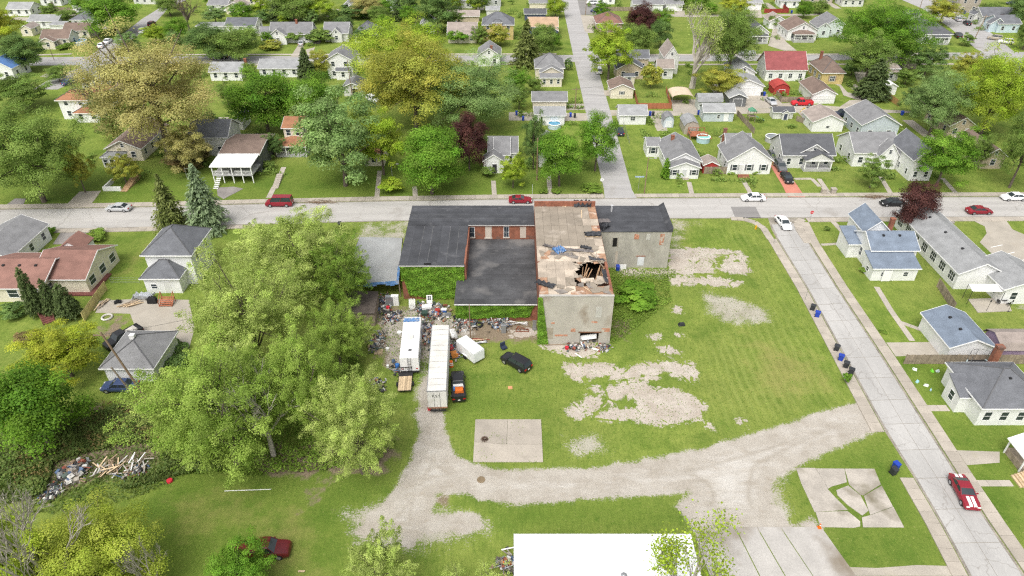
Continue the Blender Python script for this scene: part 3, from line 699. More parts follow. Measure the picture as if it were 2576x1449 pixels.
def gable_solid(w, d, h, r, along):
    """walls of a block: box plus gable triangles; along = 'y' ridge runs away, 'x' ridge runs across"""
    mb = MB(); x, y = w/2, d/2
    if along == 'y':
        mb.add([(-x,-y,0),(x,-y,0),(x,-y,h),(0,-y,h+r),(-x,-y,h),(-x,y,0),(x,y,0),(x,y,h),(0,y,h+r),(-x,y,h)],
               [(0,1,2,3,4),(9,8,7,6,5),(0,5,6,1),(1,6,7,2),(4,9,5,0),(2,7,8,3),(3,8,9,4)])
    else:
        mb.add([(-x,-y,0),(-x,-y,h),(-x,0,h+r),(-x,y,h),(-x,y,0),(x,-y,0),(x,-y,h),(x,0,h+r),(x,y,h),(x,y,0)],
               [(0,1,2,3,4),(9,8,7,6,5),(0,5,6,1),(4,3,8,9),(0,4,9,5),(1,6,7,2),(2,7,8,3)])
    return mb
TH = 0.14
def build_block(root, loc, w, d, h, kind, rise, wm, rm, tm, ov=0.35, lift=0.0, name='wall', trim=True):
    """one walled volume with its roof; w,d are roof sizes, walls are set in by ov. loc = centre on the ground"""
    lx, ly = loc
    ww, wd_ = w - 2*ov, d - 2*ov
    z = h
    e = 0.02
    mb = MB()
    if kind in ('gy', 'gx'):
        along = kind[1]
        span = w if along == 'y' else d
        slope = rise / (span / 2)
        wr = slope * ((ww if along == 'y' else wd_) / 2)
        wh = z + slope * ov - TH - 0.01
        wall = gable_solid(ww, wd_, wh - lift, wr, along)
        X, Y = w/2, d/2
        if along == 'y':
            L = [(-X,-Y,z),(0,-Y,z+rise),(0,Y,z+rise),(-X,Y,z)]; Rr = [(0,-Y,z+rise),(X,-Y,z),(X,Y,z),(0,Y,z+rise)]
        else:
            L = [(-X,-Y,z),(X,-Y,z),(X,0,z+rise),(-X,0,z+rise)]; Rr = [(-X,0,z+rise),(X,0,z+rise),(X,Y,z),(-X,Y,z)]
        mb.solid(L, TH); mb.solid(Rr, TH)
    elif kind == 'hip':
        X, Y = w/2, d/2
        if w >= d: a, b_ = (-(X-Y*0.95), 0), ((X-Y*0.95), 0)
        else: a, b_ = (0, -(Y-X*0.95)), (0, (Y-X*0.95))
        vs = [(-X,-Y,z),(X,-Y,z),(X,Y,z),(-X,Y,z),(a[0],a[1],z+rise),(b_[0],b_[1],z+rise)]
        if w >= d: fs = [(0,1,5,4),(1,2,5),(2,3,4,5),(3,0,4)]
        else: fs = [(0,1,4),(1,2,5,4),(2,3,5),(3,0,4,5)]
        mb.add(vs, fs); mb.box(-X, X, -Y, Y, z-TH, z-0.003)
        wall = MB().box(-ww/2, ww/2, -wd_/2, wd_/2, 0, z-TH-0.01-lift)
        if trim:
            rc = MB()
            for c in ((-X,-Y),(X,-Y),(X,Y),(-X,Y)):
                tgt = a if (Vector(c)-Vector(a)).length < (Vector(c)-Vector(b_)).length else b_
                rc.tube((c[0]*0.99, c[1]*0.99, z+0.02), (tgt[0], tgt[1], z+rise+0.02), 0.09, 0.09, 4)
            rc.tube((a[0], a[1], z+rise+0.02), (b_[0], b_[1]+0.01, z+rise+0.02), 0.09, 0.09, 4)
    elif kind == 'shed':      # low edge toward the viewer
        X, Y = w/2, d/2
        mb.solid([(-X,-Y,z),(X,-Y,z),(X,Y,z+rise),(-X,Y,z+rise)], TH)
        sl = rise/d
        x, y = ww/2, wd_/2
        z0, z1 = z + sl*ov - TH - 0.01 - lift, z + rise - sl*ov - TH - 0.01 - lift
        wall = MB().add([(-x,-y,0),(x,-y,0),(x,y,0),(-x,y,0),(-x,-y,z0),(x,-y,z0),(x,y,z1),(-x,y,z1)],
                        [(0,3,2,1),(4,5,6,7),(0,1,5,4),(1,2,6,5),(2,3,7,6),(3,0,4,7)])
    elif kind == 'flat':
        X, Y = w/2, d/2
        mb.box(-X, X, -Y, Y, z-0.2, z); wall = MB().box(-ww/2, ww/2, -wd_/2, wd_/2, 0, z-0.21-lift)
    elif kind in ('gambrel', 'gambrelx'):
        span, run = (w, d) if kind == 'gambrel' else (d, w)
        prof = [(-span/2, z), (-span*0.36, z+rise*0.6), (0, z+rise), (span*0.36, z+rise*0.6), (span/2, z)]
        wp = [(-span/2+ov, -0.0), (-span/2+ov, z-0.05)] + [(p[0]*0.92, p[1]-0.12) for p in prof[1:4]] + [(span/2-ov, z-0.05), (span/2-ov, 0)]
        wall = MB(); n = len(wp)
        for i in range(4):
            a, b_ = prof[i], prof[i+1]
            if kind == 'gambrel': q = [(a[0],-run/2,a[1]),(b_[0],-run/2,b_[1]),(b_[0],run/2,b_[1]),(a[0],run/2,a[1])]
            else: q = [(-run/2,a[0],a[1]),(run/2,a[0],a[1]),(run/2,b_[0],b_[1]),(-run/2,b_[0],b_[1])]
            mb.solid(q, 0.07)
        rr = run/2 - ov
        if kind == 'gambrel': wall.loft([[(p[0], -rr, p[1]) for p in wp], [(p[0], rr, p[1]) for p in wp]])
        else: wall.loft([[(-rr, p[0], p[1]) for p in wp], [(rr, p[0], p[1]) for p in wp]])
    if lift >= 0 and name: 
        wo = wall.obj(name, wm, root, (lx, ly, lift))
    ro = mb.obj('roof', rm, root, (lx, ly, 0))
    if trim:
        tb = MB(); X, Y = w/2, d/2; t = 0.05; dz = 0.2
        if kind == 'gy':
            for s in (-1, 1):
                for yy in (-Y-t, Y):
                    tb.solid([(s*(X+0.01), yy, z+0.03), (0, yy, z+rise+0.03), (0, yy+t, z+rise+0.03), (s*(X+0.01), yy+t, z+0.03)], dz)
                tb.box(s*X-(t if s < 0 else 0), s*X+(t if s > 0 else 0), -Y, Y, z-TH-0.03, z-0.01)
        elif kind == 'gx':
            for s in (-1, 1):
                for xx in (-X-t, X):
                    tb.solid([(xx, s*(Y+0.01), z+0.03), (xx, 0, z+rise+0.03), (xx+t, 0, z+rise+0.03), (xx+t, s*(Y+0.01), z+0.03)], dz)
                tb.box(-X, X, s*Y-(t if s < 0 else 0), s*Y+(t if s > 0 else 0), z-TH-0.03, z-0.01)
        elif kind in ('hip', 'flat', 'shed'):
            zz = z - 0.01
            tb.box(-X-t, X+t, -Y-t, -Y, zz-0.2, zz); 
            if kind != 'shed':
                tb.box(-X-t, X+t, Y, Y+t, zz-0.2, zz); tb.box(-X-t, -X, -Y, Y, zz-0.2, zz); tb.box(X, X+t, -Y, Y, zz-0.2, zz)
        if tb.v: link('trim', tb.mesh('trim', tm), ro)
        if kind == 'hip': link('ridge_cap', rc.mesh('ridge_cap', mat('ridge_shingle', (0.12, 0.12, 0.125), 0.9)), ro)
    return ro

HOUSES = []
def house(label, wall, roof, blocks, name='house', cat='house', trim=None, wins='auto', doors=(), gdoors=(), chim=(), vents=0, posts=(), shutter=None, group=None, two=False, win=(0.95, 1.3), sill=0.95, rot=0.0):
    """blocks: (x0, y0, x1, depth, eave height, kind, rise[, opts]); sheet position of the near eave corners"""
    tm = trim or M_TRIM
    rec = []
    for b in blocks:
        x0, y0, x1, d, h, kind, rise = b[:7]; o = b[7] if len(b) > 7 else {}
        A, B = g(x0, y0, h), g(x1, y0, h)
        rec.append([(A.x + B.x)/2, A.y + d/2, abs(B.x - A.x), d, h, kind, rise, o])
    cx, cy = rec[0][0], rec[0][1]
    root = thing(name, label, cat, (cx, cy, 0), rot, group)
    for i, (x, y, w, d, h, kind, rise, o) in enumerate(rec):
        wm = wallm(o.get('wall', wall)); rm = roofm(o.get('roof', roof))
        ov = o.get('ov', 0.35 if w > 5 else 0.2)
        lx, ly = x - cx, y - cy
        ro = build_block(root, (lx, ly), w, d, h, kind, rise, wm, rm, tm, ov, o.get('lift', 0.0), o.get('name', 'wall'), o.get('trim', True))
        if i == 0: root0 = ro
        if wins == 'none' or o.get('wins') == 'none': continue
        # windows
        def blocked(px, py, pz):
            for j, (x2, y2, w2, d2, h2, *_r) in enumerate(rec):
                if j != i and abs(px - x2) < w2/2 + 0.2 and abs(py - y2) < d2/2 + 0.2 and pz < h2 + _r[1]: return True
            return False
        ww, wh = o.get('win', win)
        ex, ey = w/2 - ov, d/2 - ov
        side = 'E' if x < 0 else 'W'
        levels = [sill] + ([sill + 2.8] if h > 4.6 else [])
        nS = o.get('nS', max(1, int(2*ex/2.9))); nE = o.get('nE', max(1, int(2*ey/3.4)))
        mull = o.get('mull', 1)
        for zz in levels:
            if zz + wh > h - 0.15: continue
            for k in range(nS):
                ux = -ex + 2*ex*(k + 0.5)/nS
                if not blocked(x + ux, y - ey - 0.3, zz + 0.5) and not any(dd[0] == i and abs(dd[1]*2*ex - ex - ux) < dd[2]/2 + ww/2 + 0.25 and zz < 2.1 for dd in list(doors) + list(gdoors)):
                    add_window(root, lx + ux, ly - ey, zz, ww, wh, 'S', mull, shutter, two)
            for k in range(nE):
                uy = -ey + 2*ey*(k + 0.5)/nE
                sx = ex if side == 'E' else -ex
                if not blocked(x + sx*1.0 + (0.3 if sx > 0 else -0.3), y + uy, zz + 0.5):
                    add_window(root, lx + sx, ly + uy, zz, ww, wh, side, mull, None, two)
        if kind == 'gy' and rise > 1.7 and o.get('attic', True):
            add_window(root, lx, ly - ey, h + rise*0.18, 0.6, min(0.9, rise*0.4), 'S', 1)
    for bi, u, dw, *c in doors:
        x, y, w, d, h, kind, rise, o = rec[bi]; ov = o.get('ov', 0.35 if w > 5 else 0.2)
        add_door(root, x - cx + (u - 0.5)*(w - 2*ov), y - cy - d/2 + ov, 'S', dw, min(2.05, h - 0.35), c[0] if c else (0.62, 0.62, 0.6))
    for bi, u, dw, *c in gdoors:
        x, y, w, d, h, kind, rise, o = rec[bi]; ov = o.get('ov', 0.35 if w > 5 else 0.2)
        add_garage_door(root, x - cx + (u - 0.5)*(w - 2*ov), y - cy - d/2 + ov, 'S', dw, min(2.2, h - 0.4), c[0] if c else 'white')
    for (bi, ux, uy, hh) in chim:
        x, y, w, d, h, kind, rise, o = rec[bi]
        MB().box(-0.35, 0.35, -0.3, 0.3, h*0.6, h + rise + hh).box(-0.42, 0.42, -0.37, 0.37, h + rise + hh - 0.15, h + rise + hh + 0.02).obj('chimney', M_BRICK, root, (x - cx + (ux - 0.5)*w, y - cy + (uy - 0.5)*d, 0))
    if vents:
        x, y, w, d, h, kind, rise, o = rec[0]
        vm_ = shared('vent', lambda: MB().box(-0.18, 0.18, -0.18, 0.18, -0.1, 0.2).mesh('vent', M_BLACKMETAL))
        for k in range(vents):
            if kind == 'gx': link('vent', vm_, root, (x - cx + (k + 1)/(vents + 1)*w - w/2, y - cy - d*0.12, h + rise*0.76))
            elif kind == 'gy': link('vent', vm_, root, (x - cx - w*0.12 if x > 0 else x - cx + w*0.12, y - cy + (k + 1)/(vents + 1)*d - d/2, h + rise*0.76))
            else: link('vent', vm_, root, (x - cx + (k - (vents-1)/2)*0.9, y - cy - d*0.12, h + rise*0.72))
    HOUSES.append((cx, cy))
    return root, rec, (cx, cy)
def porch(H, bi, depth=2.0, h=2.5, kind='shed', rise=0.5, w=None, posts=4, roof='grey', base=0.35, rail=True, u=0.5, wall='white', ceil=0.0, slab=False):
    """open front porch on the near side of block bi"""
    root, rec, (cx, cy) = H
    x, y, bw, d, bh, k0, r0, o = rec[bi]; ov = o.get('ov', 0.35 if bw > 5 else 0.2)
    w = w or bw - 0.2
    px = x - cx + (u - 0.5)*(bw - w); fy = y - cy - d/2 + ov
    pr = link('porch', MB().box(-w/2+0.2, w/2-0.2, -depth+0.2, 0.0, base-0.25 if slab else 0, base).mesh('porch', mat('porch_floor_grey', (0.40, 0.40, 0.39), 0.9)), root, (px, fy, 0))
    X = w/2
    mb = MB()
    if kind == 'shed': mb.solid([(-X, -depth, h), (X, -depth, h), (X, 0.05, h+rise), (-X, 0.05, h+rise)], 0.12)
    elif kind == 'hip':
        mb.add([(-X,-depth,h),(X,-depth,h),(X,0.05,h),(-X,0.05,h),(-X+depth*0.8,0.05,h+rise),(X-depth*0.8,0.05,h+rise)], [(0,1,5,4),(1,2,5),(3,0,4),(2,3,4,5)])
        mb.box(-X, X, -depth, 0.04, h-0.14, h-0.003)
    else:
        mb.solid([(-X,-depth,h),(0,-depth,h+rise),(0,0.05,h+rise),(-X,0.05,h)], 0.12); mb.solid([(0,-depth,h+rise),(X,-depth,h),(X,0.05,h),(0,0.05,h+rise)], 0.12)
        g2 = MB().add([(-X+0.1,-depth+0.15,h-0.12),(X-0.1,-depth+0.15,h-0.12),(0,-depth+0.15,h+rise-0.14)], [(0,1,2)])
        g2.add([(-X+0.1,-depth+0.2,h-0.12),(X-0.1,-depth+0.2,h-0.12),(0,-depth+0.2,h+rise-0.14)], [(2,1,0)])
        g2.obj('porch_gable', wallm(wall), root, (px, fy, 0))
    mb.obj('porch_roof', roofm(roof), root, (px, fy, 0))
    tb = MB().box(-X, X, -depth-0.05, -depth, h-0.2, h+0.01); tb.obj('trim', M_TRIM, pr)
    pm = shared(('post', round(h, 1)), lambda: MB().box(-0.09, 0.09, -0.09, 0.09, 0.05, h-0.14).mesh('post', M_TRIM))
    for i in range(posts):
        link('post', pm, pr, (-w/2 + 0.3 + (w - 0.6)*i/(posts - 1), -depth + 0.3, 0))
    if rail:
        rb = MB(); 
        for s0, s1 in ((-w/2+0.3, -0.6), (0.6, w/2-0.3)):
            if s1 - s0 < 0.3: continue
            rb.box(s0, s1, -depth+0.28, -depth+0.34, base+0.8, base+0.88)
            q = s0
            while q < s1: rb.box(q, q+0.05, -depth+0.29, -depth+0.33, base, base+0.8); q += 0.25
        if rb.v: rb.obj('railing', M_TRIM, pr)
    return pr
# ================================================================= HOUSES OF THE NEIGHBOURHOOD
# ---- far left block
tile(0, 0)
house('white gabled house with pale roof at the far top left corner', 'white', 'light', [(50,95,300,8,2.6,'gx',2.0)])
house('small white ranch with light grey roof behind the tan brown-roofed house', 'white', 'light', [(265,215,580,8,2.6,'gx',1.6,{'mull':3}), (480,250,640,4,2.3,'shed',0.4)])
house('small white garage at the end of the far left driveway', 'white', 'taupe', [(700,35,870,6,2.6,'gy',1.4)], 'garage', 'garage', wins='none', gdoors=[(0,0.4,2.6)])
house('white house with slate blue hip roof left of the big top tree', 'white', 'slate', [(695,200,985,10,2.9,'hip',2.4)])
H = house('tan house with brown roof and round pool in its yard', 'cream', 'brown', [(395,390,690,7,2.8,'gx',2.3), (620,310,890,7,2.7,'gx',2.0), (390,420,540,2.6,2.6,'gy',1.3)], two=True)
house('cream cottage half hidden behind the yellow tree at left edge', 'cream', 'taupe', [(190,290,310,6,2.6,'gy',1.2)])
house('white house with bright blue roof cut by the left edge', 'white', 'blue', [(-180,690,115,9,3.4,'gy',2.6)])
house('white grey-roofed house behind the sparse leaning tree at left', 'white', 'grey', [(780,790,1020,8,3.0,'gx',2.0)])
house('two-storey white house with orange-brown hip roof at left', 'white', 'orange', [(545,1010,880,7,5.2,'hip',1.8,{'ov':0.5}), (720,1140,995,4.5,2.6,'hip',0.9), (800,950,1030,7,4.6,'hip',1.6)], two=True)
house('white ranch with grey roof and red brick chimney right of the golden tree', 'white', 'light', [(2090,725,2430,8,2.7,'gx',1.9)], two=True, chim=[(0,1.03,0.5,0.9)])
H = house('long brown-roofed house below the golden tree with a white porch', 'cream', 'brown', [(1040,1500,1420,15,3.0,'gy',2.0)], two=True)
house('tall blue-grey roofed house under the golden tree', 'pale', 'slate', [(1880,1385,2290,9,4.6,'gx',2.8), (1860,1345,2080,3,4.2,'gy',2.2)], two=True)
house('small white garage behind the blue-grey roofed house', 'white', 'slate', [(2330,1210,2440,6,2.6,'gy',1.3)], 'garage', 'garage', wins='none')
house('white house top left of centre with grey roof', 'white', 'grey', [(2080,50,2290,8,2.8,'gx',1.6)])
house('cream house at the top edge left of the dark shrub', 'cream', 'taupe', [(2255,70,2460,8,2.8,'gy',1.8)])
house('low white house with dark blue roof behind the left centre trees', 'white', 'slate', [(2255,262,2570,9,2.8,'gx',2.0)])
house('low white garage with flat pale roof beside dark trees', 'white', 'light', [(1960,262,2250,6,2.4,'flat',0.1)], 'garage', 'garage', wins='none')
# ---- top centre
tile(1, 0)
house('white house with dormer and red chimney at top left of centre', 'white', 'grey', [(130,345,560,8,3.0,'gx',3.2), (120,362,305,4,3.0,'gy',2.2,{'mull':3,'nS':1}), (30,330,130,5,2.8,'gx',1.6), (285,262,345,1.5,4.3,'gy',0.8,{'nS':1,'win':(0.6,0.6),'attic':False})], chim=[(0,0.62,0.45,0.9)], two=True)
house('pale house with grey cross gables beside the white dormer house', 'pale', 'grey', [(670,335,930,9,2.9,'gx',2.8), (745,345,865,3,2.8,'gy',2.0)])
house('hip-roofed slate house left of the yellow-green tree top', 'pale', 'slate', [(985,340,1220,10,3.0,'hip',3.0), (975,355,1150,2.5,2.6,'gy',1.3)])
house('long white ranch with pale grey roof beside the dark cone tree', 'white', 'light', [(10,690,435,8,2.7,'gx',1.8)], two=True)
H = house('tall white two-storey house with grey gable roof at centre left', 'white', 'grey', [(690,605,968,9,5.6,'gy',2.2,{'nS':2,'attic':False}), (795,715,945,1.6,2.7,'shed',0.7,{'roof':'slate','nS':1})], two=True)
house('small white garage with dark open door behind the tall white house', 'pale', 'grey', [(860,880,1075,7,2.6,'gy',1.3)], 'garage', 'garage', wins='none', doors=[(0,0.62,1.6,(0.02,0.02,0.02))])
H = house('white two-storey house with rust roofs and a front porch above the red van', 'cream', 'orange', [(250,1290,470,8,5.6,'gx',1.4,{'nS':2})], two=True)
porch(H, 0, 4.2, 2.7, 'hip', 0.9, 7.4, 4, 'orange', 0.5)
house('white house far behind at the top between yellow trees', 'white', 'light', [(855,70,985,8,3.0,'gy',2.0)])
house('pale house at the top edge above the cedar hedge', 'mint', 'grey', [(1310,20,1440,8,3.6,'gx',1.6)])
house('white-walled garage partly behind the dark poplar trunk', 'white', 'light', [(1640,255,1800,9,3.0,'gy',2.0)], 'garage', 'garage', wins='none')
house('wide taupe garage behind the taupe bungalow', 'tan', 'taupe', [(2030,165,2250,7,2.7,'gx',1.6), (1915,150,2035,6,2.6,'gx',1.3)], 'garage', 'garage', wins='none')
house('taupe-roofed bungalow with small white gable at top centre', 'cream', 'taupe', [(1920,350,2225,9,2.9,'gx',3.2), (2000,300,2125,2.0,3.3,'gy',1.2,{'attic':True})], two=True)
house('yellow two-storey house with grey hip roof and dormer at top centre', 'yellow', 'slate', [(2270,250,2600,10,5.2,'hip',3.2), (2375,228,2480,2.4,6.0,'hip',0.8)], two=True)
house('white gabled house with red chimney left of the conifer', 'white', 'grey', [(2225,560,2465,9,3.4,'gy',2.4)], chim=[(0,0.6,0.1,0.4)], two=True)
house('small white shed near the top edge with a pale roof', 'pale', 'light', [(2310,100,2455,5,2.4,'gx',1.0)], 'shed', 'shed', wins='none')
house('grey-roofed bungalow with white front hidden by the purple tree', 'white', 'grey', [(2390,1560,2560,9,3.2,'gx',2.4)], two=True)
# ---- top right of centre
tile(2, 0)
house('grey-roofed cream garage at the top beside the north street', 'cream', 'grey', [(170,30,440,8,2.8,'gx',1.5)], 'garage', 'garage', wins='none')
house('dark blue garage with near black roof left of the north street', 'navy', 'dark', [(120,140,350,7,2.6,'gx',1.3)], 'garage', 'garage', wins='none')
H = house('navy blue house with tan roof on the corner of the north street', 'navy', 'tan', [(160,270,470,9,3.2,'gx',2.4), (330,312,470,3.4,3.1,'gy',1.4,{'nS':1,'win':(0.9,1.6),'attic':False})], two=True, win=(0.8,1.5))
house('brown red roofed house right of the north street with white drive', 'brown', 'rust', [(845,235,1120,11,3.0,'hip',2.8), (960,290,1110,2.6,2.8,'gy',1.3)], trim=None)
house('white double garage at the top beside the purple tree', 'white', 'grey', [(1215,45,1535,8,2.7,'gx',1.6)], 'garage', 'garage', wins='none', gdoors=[(0,0.65,4.6)])
house('white single garage at the top right of the purple tree', 'white', 'grey', [(1545,40,1732,8,2.7,'gx',1.6)], 'garage', 'garage', wins='none', gdoors=[(0,0.5,4.0)])
H = house('cream house with stepped grey roofs at the corner of the back street', 'cream', 'grey', [(228,685,535,9,3.4,'hip',3.2), (275,735,520,3,3.2,'gy',1.8,{'attic':False}), (280,782,515,2.4,2.8,'shed',0.6,{'nS':3})], two=True, win=(0.7,1.2))
house('wide cream garage with grey roof left of the utility pole', 'cream', 'grey', [(198,1020,562,6.5,2.7,'gx',1.7)], 'garage', 'garage', wins='none')
house('white garage with pale roof and raised door beside blue bins', 'white', 'light', [(295,1165,545,7,2.7,'gx',1.2), (222,1150,300,6,2.4,'flat',0.1)], 'garage', 'garage', wins='none', gdoors=[(0,0.5,4.2)])
H = house('tan house with dark slate gable facing the alley', 'tan', 'slate', [(1055,590,1390,7,3.8,'gx',1.8), (1045,700,1340,7,3.0,'gy',2.4,{'attic':False}), (1120,770,1245,2.2,2.4,'shed',0.4,{'wall':'cream'})], two=True)
house('tan garage with brown gable roof and shuttered window by the north street', 'cream', 'brown', [(985,900,1238,7.5,2.7,'gy',1.5,{'nS':1,'attic':False})], 'garage', 'garage', shutter='darkgrey', win=(0.6,0.8), sill=1.2)
house('tall weathered house behind the bare tree', 'pale', 'taupe', [(1530,580,1690,9,5.0,'gy',3.4), (1460,690,1640,6,3.2,'gx',2.0)], two=True)
house('white garage with grey roof and one window beside dark blue bins', 'white', 'light', [(1075,1160,1370,6,2.6,'gx',1.8,{'nS':1,'mull':2})], 'garage', 'garage', win=(1.1,0.9), sill=1.1)
house('grey-green barn shed beside the arched carport', 'greygreen', 'light', [(1870,1025,2128,4.2,2.4,'gambrelx',1.7)], 'shed', 'shed', wins='none')
house('dark grey shed with white trim left of the long white garage', 'darkgrey', 'light', [(2185,985,2380,5,2.6,'gy',1.1)], 'shed', 'shed', wins='none', doors=[(0,0.5,2.4,(0.15,0.155,0.16))])
house('long white house with attached garage and stepped grey gables', 'white', 'light', [(2200,870,2550,9,2.8,'gy',1.9,{'attic':False}), (2215,735,2465,10,3.2,'gy',2.0)], two=True, gdoors=[(0,0.5,4.8)])
house('pale blue shed with white door in the yard by the alley', 'bluegrey', 'light', [(1925,1130,2255,5,2.6,'gx',1.6,{'nS':1,'win':(0.6,0.8)})], 'shed', 'shed', doors=[(0,0.76,1.0,(0.8,0.8,0.8))])
house('small grey barn-roofed shed alone on the lawn', 'bluegrey', 'grey', [(1525,1215,1640,3.6,1.9,'gambrel',1.4)], 'shed', 'shed', wins='none', doors=[(0,0.5,1.3,(0.7,0.72,0.74))])
house('grey barrel-roofed shed beside the red wooden deck', 'taupe', 'light', [(1735,1270,1895,6,2.2,'gambrel',1.3)], 'shed', 'shed', wins='none')
H = house('white bungalow with dark roof and porch behind the white pickup', 'white', 'dark', [(2370,330,2600,11,3.2,'gy',2.6,{'attic':False})], two=True)
porch(H, 0, 3.0, 2.7, 'hip', 0.8, 6.2, 4, 'dark', 0.6)
house('white garage with wide door at the top right near a red fence', 'white', 'light', [(2330,30,2530,8,2.8,'gx',1.5)], 'garage', 'garage', wins='none', gdoors=[(0,0.5,4.8)])
# ---- far right block
tile(3, 0)
house('white cottage at the top right beside the red fence', 'white', 'light', [(130,10,330,8,2.8,'gx',1.6)])
house('white gable garage left of the brown-roofed bungalow', 'white', 'taupe', [(15,215,200,8,2.8,'gy',1.8,{'attic':False})], 'garage', 'garage', wins='none', gdoors=[(0,0.45,2.6)])
H = house('white bungalow with brown gable roof and blue porch base', 'white', 'brown', [(200,310,515,11,3.4,'gy',2.8)], two=True, win=(0.8,1.3))
porch(H, 0, 3.0, 2.8, 'hip', 0.8, 7.6, 4, 'brown', 0.9, wall='bluegrey')
house('pale blue-green house partly behind the huge green tree', 'mint', 'grey', [(505,280,640,9,3.4,'gy',1.8), (590,245,780,10,4.2,'gy',2.2)], two=True)
H = house('white bungalow with dark hip roof and porch right of the huge tree', 'white', 'dark', [(1560,345,1870,10,3.2,'hip',2.8), (1490,270,1700,8,3.2,'hip',2.4)], two=True, shutter='darkgrey', win=(0.8,1.3))
porch(H, 0, 2.2, 2.6, 'shed', 0.4, 5.6, 4, 'dark', 0.6, u=0.7)
house('taupe two-storey house at the top right corner', 'taupe', 'slate', [(1950,-40,2180,10,6.4,'hip',2.6), (1850,45,1955,4,3.0,'shed',0.6)], two=True)
house('white garage behind the dark hip-roofed bungalow', 'white', 'slate', [(1440,155,1545,7,2.6,'gx',1.4)], 'garage', 'garage', wins='none')
house('grey-roofed pale house right of the parked silver and black cars', 'pale', 'slate', [(2160,165,2500,9,3.2,'gx',2.4), (2080,150,2200,4,3.0,'gy',1.6)], two=True)
house('light blue cottage with grey gables at the top right', 'lightblue', 'slate', [(2320,240,2560,9,3.2,'gx',2.2), (2240,240,2390,3,3.0,'gy',2.0)], two=True)
H = house('white house with deep red roof and dormer near the red barn shed', 'white', 'red', [(-20,705,405,9.5,3.4,'gx',4.2,{'mull':2}), (75,598,235,2.6,4.9,'shed',1.6,{'nS':1,'win':(1.2,0.6),'lift':0})], two=True, win=(1.0,1.3), doors=[(0,0.52,0.9)])
house('yellow brick house with brown hip roof and tall chimney', 'yellow', 'brown', [(545,735,790,11,3.4,'hip',3.0,{'nS':1,'win':(1.4,1.4),'mull':3})], two=True, chim=[(0,0.3,0.75,1.0)], shutter='brown', win=(0.7,1.6))
house('taupe-roofed porch house right of the dark cedar', 'pale', 'taupe', [(1160,690,1345,8,3.4,'hip',2.4), (1180,730,1330,3,2.6,'shed',0.5)])
house('white shed roof beside the yellow plank fence', 'white', 'white', [(1185,870,1315,7,2.5,'gy',0.8)], 'shed', 'shed', wins='none')
house('red barn shed with white trim and gambrel roof', 'red', 'redbright', [(62,895,230,5.2,1.9,'gambrel',1.5)], 'shed', 'shed', wins='none', doors=[(0,0.5,1.6,(0.36,0.04,0.04))])
house('long white garage with brown roof and wide door beside the red pickup', 'white', 'brown', [(450,950,705,11,2.7,'gy',1.6,{'attic':False})], 'garage', 'garage', gdoors=[(0,0.5,4.4)], wins='none')
house('white playhouse shed with small gable and dark doorway', 'pale', 'dark', [(52,1130,278,3.4,1.9,'gx',1.0), (150,1140,225,0.9,1.9,'gy',0.7)], 'shed', 'shed', wins='none', doors=[(1,0.5,0.9,(0.05,0.06,0.1))])
house('white gable garage with taupe roof behind the dark pickup', 'white', 'taupe', [(450,1230,790,8,2.6,'gy',1.9,{'nS':1,'attic':False})], 'garage', 'garage', win=(0.8,0.6))
house('big white gable house with grey roof beside the leaning maple', 'bluegrey', 'grey', [(945,1260,1350,11,3.6,'gy',2.6,{'nS':2,'attic':False})], two=True, win=(1.0,1.2))
house('brown-roofed brick house under the right hand trees', 'tan', 'brown', [(1830,1270,2110,12,3.0,'gy',2.2)])
house('weathered grey shed behind the right hand trees', 'taupe', 'taupe', [(1395,590,1530,6,3.2,'gy',1.6)], 'shed', 'shed', wins='none')
# ---- row facing the main street, right
tile(2, 1)
H = house('white bungalow with stepped grey gables and conical evergreen at its corner', 'white', 'grey', [(1555,182,1920,12,3.1,'gy',2.1,{'attic':False}), (1582,242,1908,2.4,2.7,'gy',1.3,{'nS':3,'win':(0.9,1.1),'attic':False}), (1356,20,1500,5,2.8,'gx',1.2)],
          two=True, shutter='darkgrey', doors=[(1,0.5,0.95,(0.55,0.56,0.56))], chim=[(0,0.36,0.75,0.4)])
st = MB()
p = g(1735, 350)
for k in range(3): st.box(-0.8, 0.8, -0.35*(3-k), 0.0, 0, 0.15*(k+1)); 
link('steps', st.mesh('steps', M_CONC), H[0], (p.x - H[2][0], p.y - H[2][1] + 0.4, 0))
house('small red shed with grey roof behind the plank fence', 'red', 'taupe', [(1925,215,2095,4,2.0,'gy',0.9)], 'shed', 'shed', wins='none')
H = house('white house with broad front gable and brick steps', 'white', 'grey', [(2170,175,2640,9,3.2,'gy',3.4,{'nS':3,'attic':False}), (2160,50,2430,7,3.4,'gx',2.4)], two=True, shutter='darkgrey', doors=[(0,0.3,0.95)], chim=[(1,0.05,0.6,0.8)])
bs2 = MB()
for k in range(3): bs2.box(-1.2, 1.2, -0.4*(3-k), 0, 0, 0.16*(k+1))
q = g(2320, 325); bs2.obj('steps', M_BRICK, H[0], (q.x - H[2][0], q.y - H[2][1], 0))
house('white house with pale roof and porch behind the round maple', 'white', 'grey', [(265,110,470,10,3.0,'gy',1.9)], two=True)
tile(3, 1)
H = house('white bungalow with dark charcoal roof and stone porch by the red driveway', 'pale', 'dark', [(150,115,690,9.5,3.2,'gx',3.2,{'nS':4}), (295,105,640,3,3.2,'gy',2.4,{'nS':2,'attic':True})], two=True, win=(0.8,1.4))
porch(H, 1, 2.6, 2.7, 'gy', 1.7, 6.4, 3, 'dark', 0.6, rail=False, u=0.95, wall='pale')
H = house('white house with grey roofs and lean-to porch behind the young street tree', 'white', 'grey', [(870,90,1340,10,3.4,'gx',3.0), (1120,125,1330,3,3.2,'gy',3.0,{'nS':1}), (885,110,1040,2.2,2.7,'shed',0.6,{'wins':'none'})], two=True)
